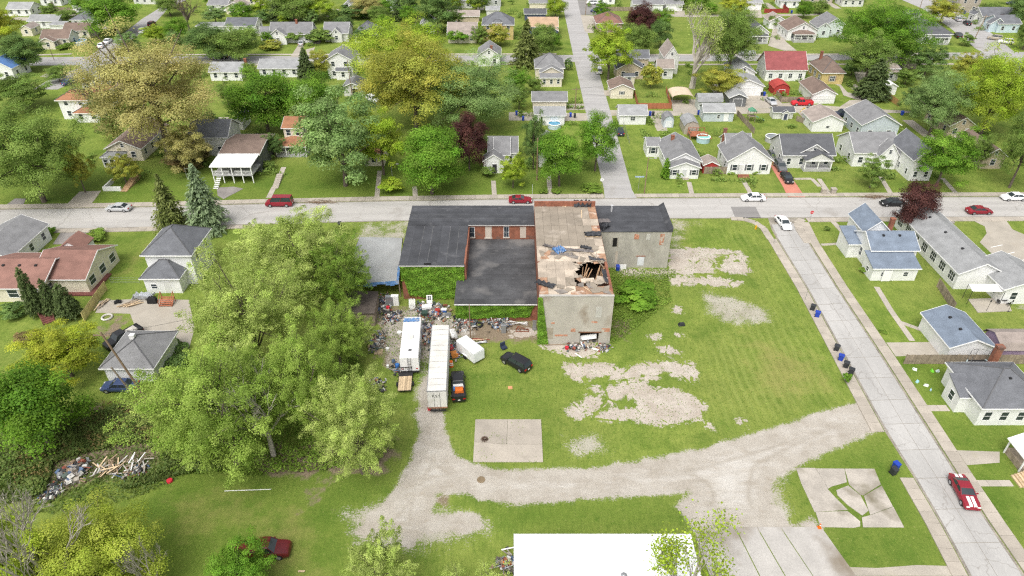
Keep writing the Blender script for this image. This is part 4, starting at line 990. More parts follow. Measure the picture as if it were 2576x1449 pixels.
house('tall white gable house with slate roof behind the light green tree', 'white', 'slate', [(1470,170,1720,11,4.8,'gy',3.0,{'nS':2})], two=True, win=(0.7,1.2))
house('brick house with brown roof behind the far right trees', 'tan', 'brown', [(2170,130,2420,12,3.0,'gy',2.0)], two=True)
# ---- corner lot, right
H = house('white corner house with steep blue-grey roofs and white entry rails', 'white', 'bluegrey', [(1040,1075,1535,7,3.9,'gx',1.9,{'nE':1,'ov':0.3}), (1060,1255,1550,4.2,2.6,'shed',1.1,{'nS':2,'ov':0.3,'win':(0.75,0.75)}), (965,890,1250,7,3.9,'gy',2.3,{'ov':0.3,'wins':'none'}), (815,1010,975,5,2.9,'shed',1.0,{'ov':0.3,'wins':'none'})], two=True, win=(0.8,1.5), vents=2, chim=[(2,0.95,0.1,0.2)])
MB().cbox(0, 0, 1.1, 1.5, 0.06, 2.1).obj('door', M_TRIM, H[0], (g(1180,1385).x - H[2][0], g(1180,1385).y - H[2][1] + 0.1, 0))
H = house('long white ranch with pale grey roof beside the parking lot', 'white', 'light', [(1920,1310,2410,22,3.2,'gy',2.0,{'nE':7,'nS':0,'attic':False,'mull':3}),], two=True, win=(1.6,1.5), vents=3, chim=[(0,0.62,0.9,0.9)])
tile(3, 2)
house('white garage with blue-grey gable roof beside the plank fence', 'white', 'bluegrey', [(1830,605,2315,8.5,2.7,'gy',1.5,{'attic':False,'nE':0,'nS':0})], 'garage', 'garage', wins='none', vents=2)
H = house('white cottage with dark grey hip roof and side porch at right edge', 'white', 'slate', [(2160,1215,2900,9,3.3,'hip',2.8,{'nS':4}), (1935,1105,2100,3.5,2.8,'shed',1.2,{'wall':'white','nS':0})], two=True, win=(0.9,1.4), vents=1)
house('purple barn shed with grey gambrel roof by the plank fence', 'purple', 'taupe', [(2330,630,2720,4.5,2.0,'gambrelx',1.6)], 'shed', 'shed', wins='none')
house('white house behind the patio at the right edge', 'white', 'light', [(2380,20,2900,9,3.0,'gy',1.8)], two=True)
tile(3, 3)
p = g(2520, 400); t = thing('entry_porch', 'white gabled entry porch with wooden steps cut by the right edge', 'porch', (p.x, p.y, 0))
for a_, b_ in (((0, 0, 2.2), (1.8, 0, 3.3)), ((0, 3, 2.2), (1.8, 3, 3.3)), ((0, 0, 0), (0, 0, 2.25)), ((0, 3, 0), (0, 3, 2.25))): MB().tube(a_, b_, .1, .1, 4).obj('post', M_TRIM, t)
MB().solid([(-.3, -.3, 2.3), (1.8, -.3, 3.5), (1.8, 3.3, 3.5), (-.3, 3.3, 2.3)], .1).obj('roof', M_TRIM, t)
for k in range(5): MB().box(-.2 - .28*k, .1 - .28*k, -2.4, -.6, 0, .9 - .18*k).obj('step', M_LUMBER, t)
MB().box(.1, 3, -2.4, 3, 0, .9).obj('floor', M_WOOD, t)
# ---- left side, near
tile(0, 1)
H = house('white two-storey house with dark grey hip roofs and red back steps', 'white', 'slate', [(1405,1122,1925,9.0,5.9,'hip',3.0,{'ov':0.45,'nS':3}), (1395,1357,1805,5.6,3.1,'hip',1.9,{'ov':0.4,'nS':2,'win':(0.9,0.8)})], two=True, vents=2, win=(0.75,1.4), doors=[(1,0.62,0.9)])
H2S = H
H = house('rust-red shingled ranch house with covered patio at left', 'white', 'rust', [(-250,1455,420,11,2.9,'gx',2.2,{'ov':0.4,'wall':'cream'}), (300,1365,860,11,3.0,'gx',2.3,{'ov':0.4,'nS':0,'wall':'cream'}), (570,1060,830,4,3.0,'gy',1.5,{'wins':'none','trim':False})], two=True, vents=3, win=(1.6,1.4))
H = house('white house with grey gable roof at the left edge beside the red ranch', 'white', 'grey', [(-420,1150,100,12,3.0,'gy',2.0)], two=True)
H = house('brown-roofed house with white balcony porch and dark garage below', 'brown', 'brown', [(2190,110,2610,12,4.2,'gx',1.0,{'nS':0,'wall':'darkgrey'})], wins='none')
pr = porch(H, 0, 6.0, 4.0, 'shed', 0.35, None, 5, 'white', 2.0, wall='white', slab=True)
tile(0, 2)
H = house('square white garage with hip roof beside the leaning pole', 'white', 'grey', [(990,812,1545,8.4,2.8,'hip',2.1,{'ov':0.4})], 'garage', 'garage', wins='none', vents=1)
MB().box(-0.35, 0.35, -0.3, 0.3, 0, 0.7).obj('rooftop_box', mat('tin_vent', (0.72, 0.72, 0.7), 0.5), H[0], (-0.3, 0.0, 4.75))
tile(0, 1)
H = house('white bay porch of the long brown-roofed house', 'white', 'light', [(1000,135,1215,3.2,2.9,'hip',0.7,{'nS':3,'win':(0.8,1.3)})], 'porch_room', 'porch', two=True)
tile(1, 1)
H = house('small white house with grey gable roof and black door', 'white', 'grey', [(2330,90,2640,9,3.2,'gx',2.2), (2280,175,2500,3.2,2.9,'gy',1.6,{'nS':0,'attic':False})], two=True, doors=[(1,0.55,1.0,(0.04,0.04,0.045))])
house('orange-roofed house hidden behind the pale loose tree', 'cream', 'orange', [(1060,95,1290,9,3.2,'gx',2.0)], two=True)

tile()
for lab, w_, r_, b_ in (('white house at the top edge left of the driveway garage', 'white', 'grey', (95,-4,150,8,3.0,'gx',1.8)), ('pale house at the top edge left of the big bright maple', 'pale', 'slate', (330,-8,390,8,3.0,'gx',1.8)), ('cream house at the top edge above the cone evergreens', 'cream', 'taupe', (615,-6,668,8,3.2,'gx',2.0)), ('white house at the top edge right of the poplar', 'white', 'light', (1142,2,1190,8,3.0,'gx',1.8)),
    ('grey house at the top edge near the yellow two-storey house', 'grey', 'slate', (1208,-2,1262,8,3.0,'gy',2.0)), ('white house on the top edge right of the north street', 'white', 'slate', (1478,-8,1550,8,3.0,'gx',1.8)), ('pale house on the top edge above the huge bright tree', 'pale', 'grey', (2120,-2,2178,8,3.0,'gx',1.8)), ('taupe house on the top edge beside the red fence', 'taupe', 'brown', (2035,-10,2100,8,3.0,'gx',1.8)), ('small brown-roofed house behind the sparse leaning tree', 'cream', 'brown', (285,225,335,7,3.0,'gx',1.6))):
    house(lab, w_, r_, [b_])
# ================================================================= LEAVES, TREES
rng_ = np.random.default_rng(11)
def leaf_mesh(name, C, N, size, tint, hue=None, aspect=1.0, D=None):
    """many small four-cornered leaves: centres C, normals N, sizes, tone"""
    n = len(C); N = N / np.maximum(np.linalg.norm(N, axis=1, keepdims=True), 1e-6)
    if D is None: D = rng_.normal(size=(n, 3))
    A = D - N * np.sum(D * N, 1, keepdims=True); A /= np.maximum(np.linalg.norm(A, axis=1, keepdims=True), 1e-6)
    B = np.cross(N, A)
    s = np.asarray(size).reshape(-1, 1) * np.ones((n, 1)) * 0.5
    a = A * s * aspect; b = B * s
    cup = N * s * 0.35
    V = np.stack([C - a - cup * 0.3, C - b * 0.8 + cup * 0.5, C + a - cup * 0.3, C + b * 0.8 + cup * 0.5], 1).reshape(-1, 3)
    me = bpy.data.meshes.new(name)
    me.vertices.add(4 * n); me.vertices.foreach_set('co', V.ravel().astype(np.float32))
    me.loops.add(4 * n); me.loops.foreach_set('vertex_index', np.arange(4 * n, dtype=np.int32))
    me.polygons.add(n); me.polygons.foreach_set('loop_start', np.arange(0, 4 * n, 4, dtype=np.int32))
    me.polygons.foreach_set('loop_total', np.full(n, 4, dtype=np.int32))
    me.update(calc_edges=True)
    at = me.attributes.new('tint', 'FLOAT', 'POINT'); at.data.foreach_set('value', np.repeat(np.clip(tint, 0, 1), 4).astype(np.float32))
    if hue is not None:
        at = me.attributes.new('hue', 'FLOAT', 'POINT'); at.data.foreach_set('value', np.repeat(np.clip(hue, 0, 1), 4).astype(np.float32))
    return me
def unit(n, r):
    v = r.normal(size=(n, 3)); return v / np.linalg.norm(v, axis=1, keepdims=True)

def make_crown(seed, nclump, per, leaf, kind='round'):
    """crown in a unit frame: radius about 1, base at z=0, top at z=2. returns (leaf mesh, clump centres)"""
    r = np.random.default_rng(seed)
    u = unit(nclump * 3, r)
    u = u[u[:, 2] > -0.80][:nclump]; n = len(u)
    rad = np.clip(r.normal(0.74, 0.15, n), 0.25, 0.98)
    if kind == 'round': sc = np.array([1, 1, 1.0]); cr = r.uniform(0.19, 0.33, n)
    elif kind == 'loose': sc = np.array([1, 1, 1.0]); cr = r.uniform(0.10, 0.24, n); rad = np.clip(r.normal(0.70, 0.24, n), 0.15, 1.05)
    elif kind == 'feather': sc = np.array([1, 1, 0.95]); cr = r.uniform(0.08, 0.18, n); rad = np.clip(r.normal(0.68, 0.22, n), 0.12, 0.95)
    lob = 1 + (0.28 if kind == 'feather' else 0.18) * np.sin(u[:, 0] * 4 + seed) * np.cos(u[:, 1] * 3.3 + seed * 2) + 0.10 * np.sin(u[:, 2] * 5 + u[:, 0] * 3 + seed)
    cen = u * (rad * lob)[:, None] * sc
    cen[:, 2] = cen[:, 2] + 1.0
    ct = r.uniform(0.15, 0.85, n); ch = r.uniform(0, 1, n)
    C = []; N = []; S = []; T = []; HU = []
    for i in range(n):
        k = int(per * (cr[i] / cr.mean()) ** 2 * r.uniform(0.6, 1.3))
        d = unit(k, r)
        d[:, 2] = np.where(d[:, 2] < -0.3, -d[:, 2], d[:, 2])
        rr = cr[i] * np.clip(r.normal(0.84, 0.22, k), 0.1, 1.3)
        p = d * rr[:, None]
        if kind == 'feather':
            ax = u[i] * np.array([1, 1, 0.6]) + np.array([0, 0, 0.55]) + r.normal(0, 0.35, 3); ax /= np.linalg.norm(ax)
            s_ = r.uniform(-0.3, 1.0, k); Ls = cr[i] * 1.6
            p = d * (rr * (1.0 - 0.75 * np.clip(s_, 0, 1)) * 1.0)[:, None] + ax * (s_ * Ls)[:, None]
            p[:, 2] -= 0.12 * Ls * np.clip(s_, 0, 1) ** 2
        else: p[:, 2] *= 0.8
        C.append(cen[i] + p)
        out = (cen[i] - np.array([0, 0, 0.85])); out = out / max(np.linalg.norm(out), 1e-6)
        N.append(d * 0.8 + out * 0.35 + np.array([0, 0, 0.45]) + r.normal(size=(k, 3)) * (0.5 if kind == 'feather' else 0.34))
        S.append(np.full(k, leaf) * r.uniform(0.6, 1.35, k))
        T.append(np.clip(ct[i] + r.normal(0, 0.09, k), 0, 1)); HU.append(np.clip(ch[i] + r.normal(0, 0.15, k), 0, 1))
    C = np.concatenate(C); keep = C[:, 2] > -0.05
    return (leaf_mesh('crown', C[keep], np.concatenate(N)[keep], np.concatenate(S)[keep], np.concatenate(T)[keep], np.concatenate(HU)[keep], 1.15), cen)
def make_trunk(cen, seed, trunk_frac=0.5, r0=0.055, limbs=14, fine=0):
    """trunk and limbs in the same unit frame; the ground is at z=-trunk_frac"""
    r = random.Random(seed); mb = MB()
    fork = Vector((r.uniform(-.04, .04), r.uniform(-.04, .04), 0.15))
    mb.tube((0, 0, -trunk_frac), fork, r0 * 1.25, r0 * 0.8, 7)
    top = Vector((r.uniform(-.1, .1), r.uniform(-.1, .1), 1.3)); mb.tube(fork, top, r0 * 0.75, r0 * 0.2, 5)
    idx_ = list(range(len(cen))); r.shuffle(idx_)
    for i in idx_[:limbs]:
        c = Vector(cen[i]); s = fork.lerp(top, r.uniform(0, 0.65)); mid_ = s.lerp(c, 0.5) + Vector((r.uniform(-.06, .06), r.uniform(-.06, .06), r.uniform(-.02, .10)))
        mb.tube(s, mid_, r0 * 0.36, r0 * 0.22, 5, False); mb.tube(mid_, c, r0 * 0.22, r0 * 0.07, 4, False)
        for _ in range(fine):
            e = c + Vector((r.uniform(-.25, .25), r.uniform(-.25, .25), r.uniform(-.05, .25))); mb.tube(mid_.lerp(c, r.uniform(.2, .9)), e, r0 * 0.09, r0 * 0.03, 3, False)
    return mb
def make_bare(seed, levels=5, spread=0.55, n0=7, r0=0.05, up=0.35):
    r = random.Random(seed); mb = MB(); tips = []
    def grow(p, d, L, rad, lev):
        q = p + d * L
        q2 = p.lerp(q, 0.5) + Vector((r.uniform(-1, 1), r.uniform(-1, 1), r.uniform(-1, 1))) * L * 0.07
        mb.tube(p, q2, max(rad, 0.003), rad * 0.8, 5 if lev < 2 else 3, False); mb.tube(q2, q, rad * 0.8, rad * 0.55, 5 if lev < 2 else 3, False)
        tips.append((q, lev))
        if lev >= levels: return
        for _ in range(n0 if lev == 0 else r.choice((2, 3, 3))):
            v = Vector((r.gauss(0, 1), r.gauss(0, 1), r.gauss(0, 0.7))).normalized()
            nd = (d * 0.9 + v * spread * (1.5 if lev == 0 else 1.0) + Vector((0, 0, up * 0.4))).normalized()
            grow(p.lerp(q, r.uniform(0.55, 1.0)), nd, L * r.uniform(0.58, 0.82), rad * 0.52, lev + 1)
    grow(Vector((0, 0, 0)), Vector((0, 0, 1)), 0.42, r0, 0)
    return mb, [t for t, l in tips if l >= levels - 1]
def make_conifer(seed, tiers=22, leaf=0.10, droop=0.25, open_=0.0, power=0.9):
    """unit conifer: height 2, base radius 1"""
    r = np.random.default_rng(seed)
    C = []; N = []; T = []; D = []; S = []
    for t in range(tiers):
        f = t / (tiers - 1)
        z = 0.12 + 1.86 * f; R0 = (1 - f) ** power * 1.0 + 0.03
        nb = max(4, int(26 * (1 - f * 0.75)))
        for b in range(nb):
            a = r.uniform(0, 2 * np.pi); L = R0 * r.uniform(0.62, 1.12); tone = r.uniform(0.1, 0.9)
            k = max(3, int(16 * L + 3))
            s = np.sqrt(r.uniform(0.05, 1.0, k)) if not open_ else r.uniform(0.15, 1.0, k)
            rad = L * s; zz = z - droop * L * s ** 1.5 + r.normal(0, 0.02, k)
            side = r.normal(0, 0.055 * (0.4 + s), k)
            x = np.cos(a) * rad - np.sin(a) * side; y = np.sin(a) * rad + np.cos(a) * side
            C.append(np.stack([x, y, zz], 1)); d = np.array([np.cos(a), np.sin(a), -droop * 1.2])
            N.append(np.array([np.cos(a) * 0.35, np.sin(a) * 0.35, 1.0]) + r.normal(0, 0.45, (k, 3)))
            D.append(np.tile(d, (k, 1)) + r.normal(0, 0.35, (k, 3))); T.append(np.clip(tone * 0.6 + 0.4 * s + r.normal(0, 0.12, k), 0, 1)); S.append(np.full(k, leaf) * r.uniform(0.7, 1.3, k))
    return leaf_mesh('crown', np.concatenate(C), np.concatenate(N), np.concatenate(S), np.concatenate(T), np.concatenate(T), 1.9, np.concatenate(D))

CROWNS = {}
def crown_set(kind, i):
    key = (kind, i)
    if key not in CROWNS:
        sd_ = 100 * (1 + ['round', 'loose', 'feather', 'bush', 'big', 'bigfeather', 'sparse'].index(kind)) + i
        if kind == 'round': m, c = make_crown(sd_, 110, 250, 0.043, 'round')
        elif kind == 'loose': m, c = make_crown(sd_, 140, 190, 0.040, 'loose')
        elif kind == 'feather': m, c = make_crown(sd_, 170, 210, 0.030, 'feather')
        elif kind == 'bush': m, c = make_crown(sd_, 40, 75, 0.13, 'round')
        elif kind == 'big': m, c = make_crown(sd_, 240, 260, 0.025, 'loose')
        elif kind == 'bigfeather': m, c = make_crown(sd_, 320, 270, 0.019, 'feather')
        elif kind == 'sparse': m, c = make_crown(sd_, 70, 26, 0.055, 'loose')
        m.materials.append(None)
        tr = make_trunk(c, sd_, 0.5, limbs=26 if kind in ('big', 'bigfeather') else 16, fine=3 if kind in ('feather', 'bigfeather', 'loose', 'sparse') else 0).mesh('trunk', M_BARK)
        CROWNS[key] = (m, tr)
    return CROWNS[key]
GREENS = {
    'maple': ((0.102, 0.229, 0.022), (0.205, 0.364, 0.034)), 'bright': ((0.137, 0.296, 0.026), (0.229, 0.387, 0.045)), 'mid': ((0.182, 0.290, 0.057), (0.268, 0.370, 0.086)),
    'silver': ((0.215, 0.345, 0.105), (0.31, 0.43, 0.15)), 'elm': ((0.374, 0.491, 0.111), (0.491, 0.573, 0.175)), 'elmdark': ((0.257, 0.386, 0.064), (0.363, 0.480, 0.099)), 'yellow': ((0.363, 0.445, 0.041), (0.468, 0.491, 0.058)),
    'gold': ((0.50, 0.445, 0.17), (0.44, 0.43, 0.15)), 'olive': ((0.35, 0.40, 0.07), (0.45, 0.43, 0.075)), 'dark': ((0.124, 0.219, 0.059), (0.198, 0.300, 0.080)), 'purple': ((0.088, 0.035, 0.035), (0.146, 0.061, 0.049)),
    'lime': ((0.304, 0.450, 0.035), (0.404, 0.491, 0.058)), 'blue': ((0.19, 0.275, 0.15), (0.29, 0.365, 0.20)), 'spruce': ((0.140, 0.193, 0.049), (0.234, 0.263, 0.082)), 'cedar': ((0.082, 0.129, 0.044), (0.135, 0.181, 0.064)), 'weed': ((0.181, 0.310, 0.041), (0.281, 0.386, 0.070)), 'brown': ((0.292, 0.211, 0.094), (0.211, 0.199, 0.058)), 'spring': ((0.38, 0.48, 0.06), (0.48, 0.53, 0.09)), 'under': ((0.12, 0.20, 0.045), (0.22, 0.27, 0.075)),
}
def gm(k): return leafmat('foliage_' + k, GREENS[k][0], 0.42, GREENS[k][1])
_tc = [0]
def tree(label, kind, colr, x, yb, yt, wpx, name='tree', bark=None, squash=1.0, group=None, cat='tree', trunk_frac=None, lean=0.0):
    """x, yb: sheet position of the trunk foot; yt: row of the crown top; wpx: crown width on the sheet"""
    f = g(x, yb); _tc[0] += 1; i = _tc[0]
    rad = wpx / px_m(yb + (yt - yb) * 0.4) / 2 * (1.0 if kind in ('spruce', 'cone', 'columnar', 'bush') else (0.86 if f.y < 190 else 0.93))
    if kind == 'bush': f = f + Vector((0, rad * 0.75, 0))
    tf = trunk_frac if trunk_frac is not None else (0.22 if kind not in ('bush',) else 0.02)
    if kind in ('spruce', 'cone', 'columnar'): ztop = max(1.0, top_z(f.y, yt))
    else:                       # height that lets the rounded crown just reach row yt
        lo, hi = 0.6 * rad, 40.0
        row = _off[1] + yt * _off[2]
        for _ in range(30):
            zt_ = (lo + hi) / 2; hz = zt_ / (2.0 + tf); best = 1e9
            for k in range(13):
                a_ = math.pi * k / 12; Yp = f.y + 0.97 * rad * math.cos(a_); q = CAM_H - (hz * (tf + 1) + 0.97 * hz * math.sin(a_))
                best = min(best, 724.5 + FPX * (q * _C - Yp * _S) / (Yp * _C + q * _S))
            if best > row: lo = zt_
            else: hi = zt_
        ztop = zt_
    root = thing(name, label, cat, f, 0.0, group)
    r = random.Random(i * 7 + 1)
    if kind in ('spruce', 'cone', 'columnar'):
        me = shared(('con', kind, i % 2), lambda: make_conifer(50 + i, 24 if kind == 'spruce' else 26, 0.085 if kind == 'spruce' else 0.10, 0.22 if kind == 'spruce' else 0.1, 1.0 if kind == 'spruce' else 0.0, 0.85 if kind == 'spruce' else (0.7 if kind == 'cone' else 0.45)))
        if not me.materials: me.materials.append(None)
        low = 0.06 * ztop
        o = link('crown', me, root, (0, 0, low), (0, 0, r.uniform(0, 6.28)), (rad, rad, (ztop - low) / 2.0))
        t = MB().tube((0, 0, -0.1), (0, 0, ztop * 0.8), 0.02 * ztop + 0.05, 0.03, 6).obj('trunk', M_BARK, root)
    else:
        me, tm_ = crown_set(kind, i % (4 if kind in ('round', 'loose') else 3))
        hz = ztop / (2.0 + tf) * squash
        o = link('crown', me, root, (lean, 0, hz * tf + ztop * (1 - squash)), (0, 0, r.uniform(0, 6.28)), (rad, rad, hz))
        if kind != 'bush':
            t = link('trunk', tm_, root, (lean, 0, hz * 0.5 + (hz * (tf - 0.5)) + ztop * (1 - squash)), o.rotation_euler, (rad, rad, hz * max(1.0, tf / 0.5)))
            t.data.materials[0] = bark or t.data.materials[0]
        else:
            link('stem', shared('bushstem', lambda: MB().tube((0, 0, -0.1), (0, 0, 0.8), 0.08, 0.04, 5).mesh('stem', M_BARK)), root, (0, 0, 0), None, (1, 1, max(0.3, hz)))
    o.material_slots[0].link = 'OBJECT'; o.material_slots[0].material = gm(colr)
    return root
def bare_tree(label, x, yb, yt, wpx, seed, leafcol=None, nleaf=0, bark=None, levels=5, name='bare_tree', up=0.35, spread=0.55, lsize=0.28):
    f = g(x, yb); rad = wpx / px_m(yb + (yt - yb) * 0.4) / 2; ztop = top_z(f.y, yt)
    root = thing(name, label, 'tree', f)
    mb, tips = make_bare(seed, levels, spread, 7, 0.035, up)
    V = np.array(mb.v); zmax = V[:, 2].max(); rmax = np.percentile(np.hypot(V[:, 0], V[:, 1]), 97)
    sx, sz = rad / rmax, ztop / zmax
    o = mb.obj('trunk', bark or M_BARKPALE, root); o.scale = (sx, sx, sz)
    if nleaf:
        tp = np.array([(t.x * sx, t.y * sx, t.z * sz) for t in tips]); r = np.random.default_rng(seed)
        pick = tp[r.integers(0, len(tp), nleaf)] + r.normal(0, 0.5, (nleaf, 3))
        me = leaf_mesh('crown', pick, r.normal(size=(nleaf, 3)) + np.array([0, 0, 0.7]), lsize * r.uniform(0.6, 1.3, nleaf), r.uniform(0, 1, nleaf), r.uniform(0, 1, nleaf))
        me.materials.append(gm(leafcol)); link('crown', me, root)
    return root
def ivy(parent, quad, n, colr='maple', size=0.26, depth=0.22, keep=None, seed=3):
    """leaves climbing a wall patch given by four corners (bl, br, tr, tl)"""
    r = np.random.default_rng(seed); a = [np.array(q) for q in quad]
    u, v = r.uniform(0, 1, n), r.uniform(0, 1, n)
    if keep is not None:
        k = keep(u, v, r); u, v = u[k], v[k]; n = len(u)
    p = (a[0] * ((1-u)*(1-v))[:, None] + a[1] * (u*(1-v))[:, None] + a[2] * (u*v)[:, None] + a[3] * ((1-u)*v)[:, None])
    nr = np.cross(a[1] - a[0], a[3] - a[0]); nr = nr / np.linalg.norm(nr)
    lump = 0.5 + 0.5 * np.sin(p[:, 0] * 2.1 + 1.3 * np.sin(p[:, 2] * 1.7)) * np.cos(p[:, 2] * 2.6 + p[:, 0])
    p = p + nr * (depth * (0.2 + lump) * r.uniform(0.3, 1.0, n))[:, None]
    me = leaf_mesh('ivy', p, nr * 0.8 + np.array([0, 0, 0.7]) + r.normal(0, 0.4, (n, 3)), size * r.uniform(0.6, 1.3, n), np.clip(0.25 + 0.5 * lump + r.normal(0, 0.18, n), 0, 1), r.uniform(0, 1, n))
    me.materials.append(gm(colr)); o = link('ivy', me, parent); o['kind'] = 'stuff'
    return o
# ================================================================= THE DERELICT BUILDINGS
def wallpt(x, y, Y):
    """point of the vertical plane at distance Y that shows at the sheet position"""
    z = top_z(Y, y); return Vector((g(x, y, z).x, Y, z))
M_STUCCO = mat('grey_stucco', (0.37, 0.355, 0.305), 0.95, 0.14, 0.45, 0.14, 5, bump=0.3, dirt=((0.255, 0.235, 0.19), 0.30, 0.55), stretch=(1, 1, 0.55))
M_PLASTER = mat('peeling_plaster', (0.41, 0.385, 0.335), 0.95, 0.12, 0.5, 0.12, 6, bump=0.35, dirt=((0.27, 0.225, 0.175), 0.42, 0.53), stretch=(1, 1, 0.6))
M_MEMB = mat('black_roof_membrane', (0.060, 0.062, 0.068), 0.75, 0.25, 0.5, 0.18, 5, bump=0.2, rand=0.14, dirt=((0.13, 0.13, 0.135), 0.4, 0.62))
M_MEMBW = mat('worn_roof_membrane', (0.070, 0.071, 0.074), 0.8, 0.3, 0.4, 0.2, 5, bump=0.2, rand=0.14, dirt=((0.155, 0.15, 0.145), 0.28, 0.55))
M_DECK = mat('bleached_deck_board', (0.46, 0.39, 0.31), 0.9, 0.22, 0.6, 0.16, 6, rand=0.2, dirt=((0.37, 0.31, 0.245), 0.35, 0.54))
M_DECKT = mat('taupe_deck_board', (0.275, 0.235, 0.185), 0.9, 0.12, 0.5, 0.12, 6, rand=0.08, dirt=((0.42, 0.365, 0.30), 0.4, 0.58))
M_RUSTD = mat('rusty_deck', (0.34, 0.205, 0.13), 0.95, 0.3, 1.2, 0.25, 7, rand=0.1, dirt=((0.55, 0.47, 0.39), 0.8, 0.56))
M_GREYF = mat('grey_roof_felt', (0.24, 0.215, 0.19), 0.95, 0.3, 1.2)
M_SEAM = mat('roof_seam_line', (0.125, 0.125, 0.125), 0.8, 0.5, 0.9)
RX0, RX1, RY0, RY1, RH = 3.9, 14.6, 79.5, 107.2, 8.7
tile()
# ---- ruined block
ru = thing('ruined_building', 'derelict two-storey block with bleached torn roof and a large hole in it', 'building', ((RX0+RX1)/2, RY0, 0))
ox, oy = (RX0+RX1)/2, RY0
def rub(x0, x1, y0, y1, z0, z1, name, m, par=None): return MB().box(x0-ox, x1-ox, y0-oy, y1-oy, z0, z1).obj(name, m, par or ru)
dx0, dx1, dz1 = 10.1, 12.9, 2.1
fw = MB()
for q in ((RX0, dx0, 0, RH), (dx1, RX1, 0, RH), (dx0, dx1, dz1, RH)): fw.box(q[0]-ox, q[1]-ox, 0, 0.4, q[2], q[3])
fw.obj('front_wall', M_PLASTER, ru)
rub(RX0, RX0+0.4, RY0+0.4, RY1-0.4, 0, RH-0.02, 'side_wall', M_BRICK); rub(RX1-0.4, RX1, RY0+0.4, RY1-0.4, 0, RH-0.02, 'side_wall', M_BRICK)
rub(RX0, RX1, RY1-0.4, RY1, 0, RH+0.9, 'back_wall', M_BRICK)
rub(RX0+0.4, RX1-0.4, RY0+0.4, RY1-0.4, 4.1, 4.3, 'upper_floor', mat('rotten_floor', (0.05, 0.035, 0.025), 0.95, 0.4))
rub(RX0+0.4, RX1-0.4, RY0+0.4, RY1-0.4, 0.02, 0.1, 'ground_floor', mat('dusty_floor', (0.22, 0.19, 0.15), 0.95, 0.3))
rub(dx0-0.25, dx1+0.35, RY0-0.04, RY0+0.2, dz1, dz1+0.22, 'lintel', mat('rusty_steel', (0.17, 0.085, 0.05), 0.85, 0.3))
rub(RX0-0.03, RX1+0.03, RY0-0.06, RY0+0.35, RH-0.02, RH+0.10, 'coping', mat('coping_tile', (0.40, 0.385, 0.35), 0.9, 0.2, 1.0))
for k in range(8):        # timber beams that carried the roof
    yy = RY0 + 2.0 + k*3.2
    rub(RX0+0.4, RX1-0.4 if not 83 < yy < 89.5 else 9.6, yy-0.12, yy+0.12, RH-0.55, RH-0.26, 'beam', M_POLE)
# roof boards, one by one
hole = P([(630,1185),(700,1215),(800,1200),(920,1240),(905,1330),(860,1362),(650,1365)]) if False else None
tile(2, 1)
HOLE = [(p.x, p.y) for p in P([(632,1188),(705,1225),(705,1195),(790,1225),(905,1225),(960,1290),(950,1365),(650,1362)], RH)]
tile()
hx = np.array(HOLE)
rd = random.Random(4)
ncol, nrow = 8, 12
cw, rl = (RX1-RX0-0.02)/ncol, (RY1-RY0-0.8)/nrow
for i in range(ncol):
    for j in range(nrow):
        cx_, cy_ = RX0 + (i+0.5)*cw, RY0 + 0.4 + (j+0.5)*rl
        d_ = sdf([Vector((a, b, 0)) for a, b in HOLE], np.array([[cx_, cy_]]))[0]
        if d_ > -0.6: continue
        m = M_DECKT if cy_ > 93.6 and not (i > 5 and rd.random() < 0.5) else M_DECK
        if (cy_ < 84.2 and (cx_ > 9.6 or rd.random() < .25)) or (i == 7 and rd.random() < .4): m = M_RUSTD
        elif cy_ < 83.5 and rd.random() < 0.3: m = M_DECKT
        w2, l2 = cw/2-0.012, rl/2-0.012
        me = shared(('deck', m.name), lambda: MB().box(-w2, w2, -l2, l2, -0.09, 0.0).mesh('roof_board', m))
        link('roof_board', me, ru, (cx_-ox, cy_-oy, RH + rd.uniform(-0.02, 0.02)), (rd.uniform(-.012, .012), rd.uniform(-.012, .012), 0))
# part boards at the rim of the hole
for (a, b, w_, l_, rz, tx, ty) in ((9.2,84.9,1.4,1.2,0.1,-.15,0.05),(9.3,87.6,1.3,2.0,-0.1,0,.2),(11.2,83.7,2.0,0.9,0.15,.15,0),(13.4,83.9,1.8,1.2,-0.2,.2,.1),(11.0,89.2,2.4,1.2,0.05,-.2,0),(13.2,89.4,2.3,1.4,0.0,-.35,.05)):
    MB().box(-w_/2, w_/2, -l_/2, l_/2, -0.08, 0).obj('roof_board', M_DECK, ru, (a-ox, b-oy, RH-0.05)).rotation_euler = (tx, ty, rz)
for k in range(26):
    a_ = 6.283*k/26; ex_, ey_ = 12.1+2.75*math.cos(a_)*rd.uniform(.9, 1.15), 86.2+3.0*math.sin(a_)*rd.uniform(.9, 1.12)
    if ex_ > 14.2: continue
    q = [(-rd.uniform(.3, .8), -rd.uniform(.2, .6)), (rd.uniform(.3, .7), -rd.uniform(.3, .5)), (rd.uniform(.1, .6), rd.uniform(.3, .7)), (-rd.uniform(.2, .7), rd.uniform(.2, .6))]
    MB().prism(q, -.07, 0).obj('roof_board', rd.choice((M_DECK, M_RUSTD, M_DECKT)), ru, (ex_-ox, ey_-oy, RH-rd.uniform(.03, .12))).rotation_euler = (rd.uniform(-.25, .25), rd.uniform(-.25, .25), rd.uniform(0, 3))
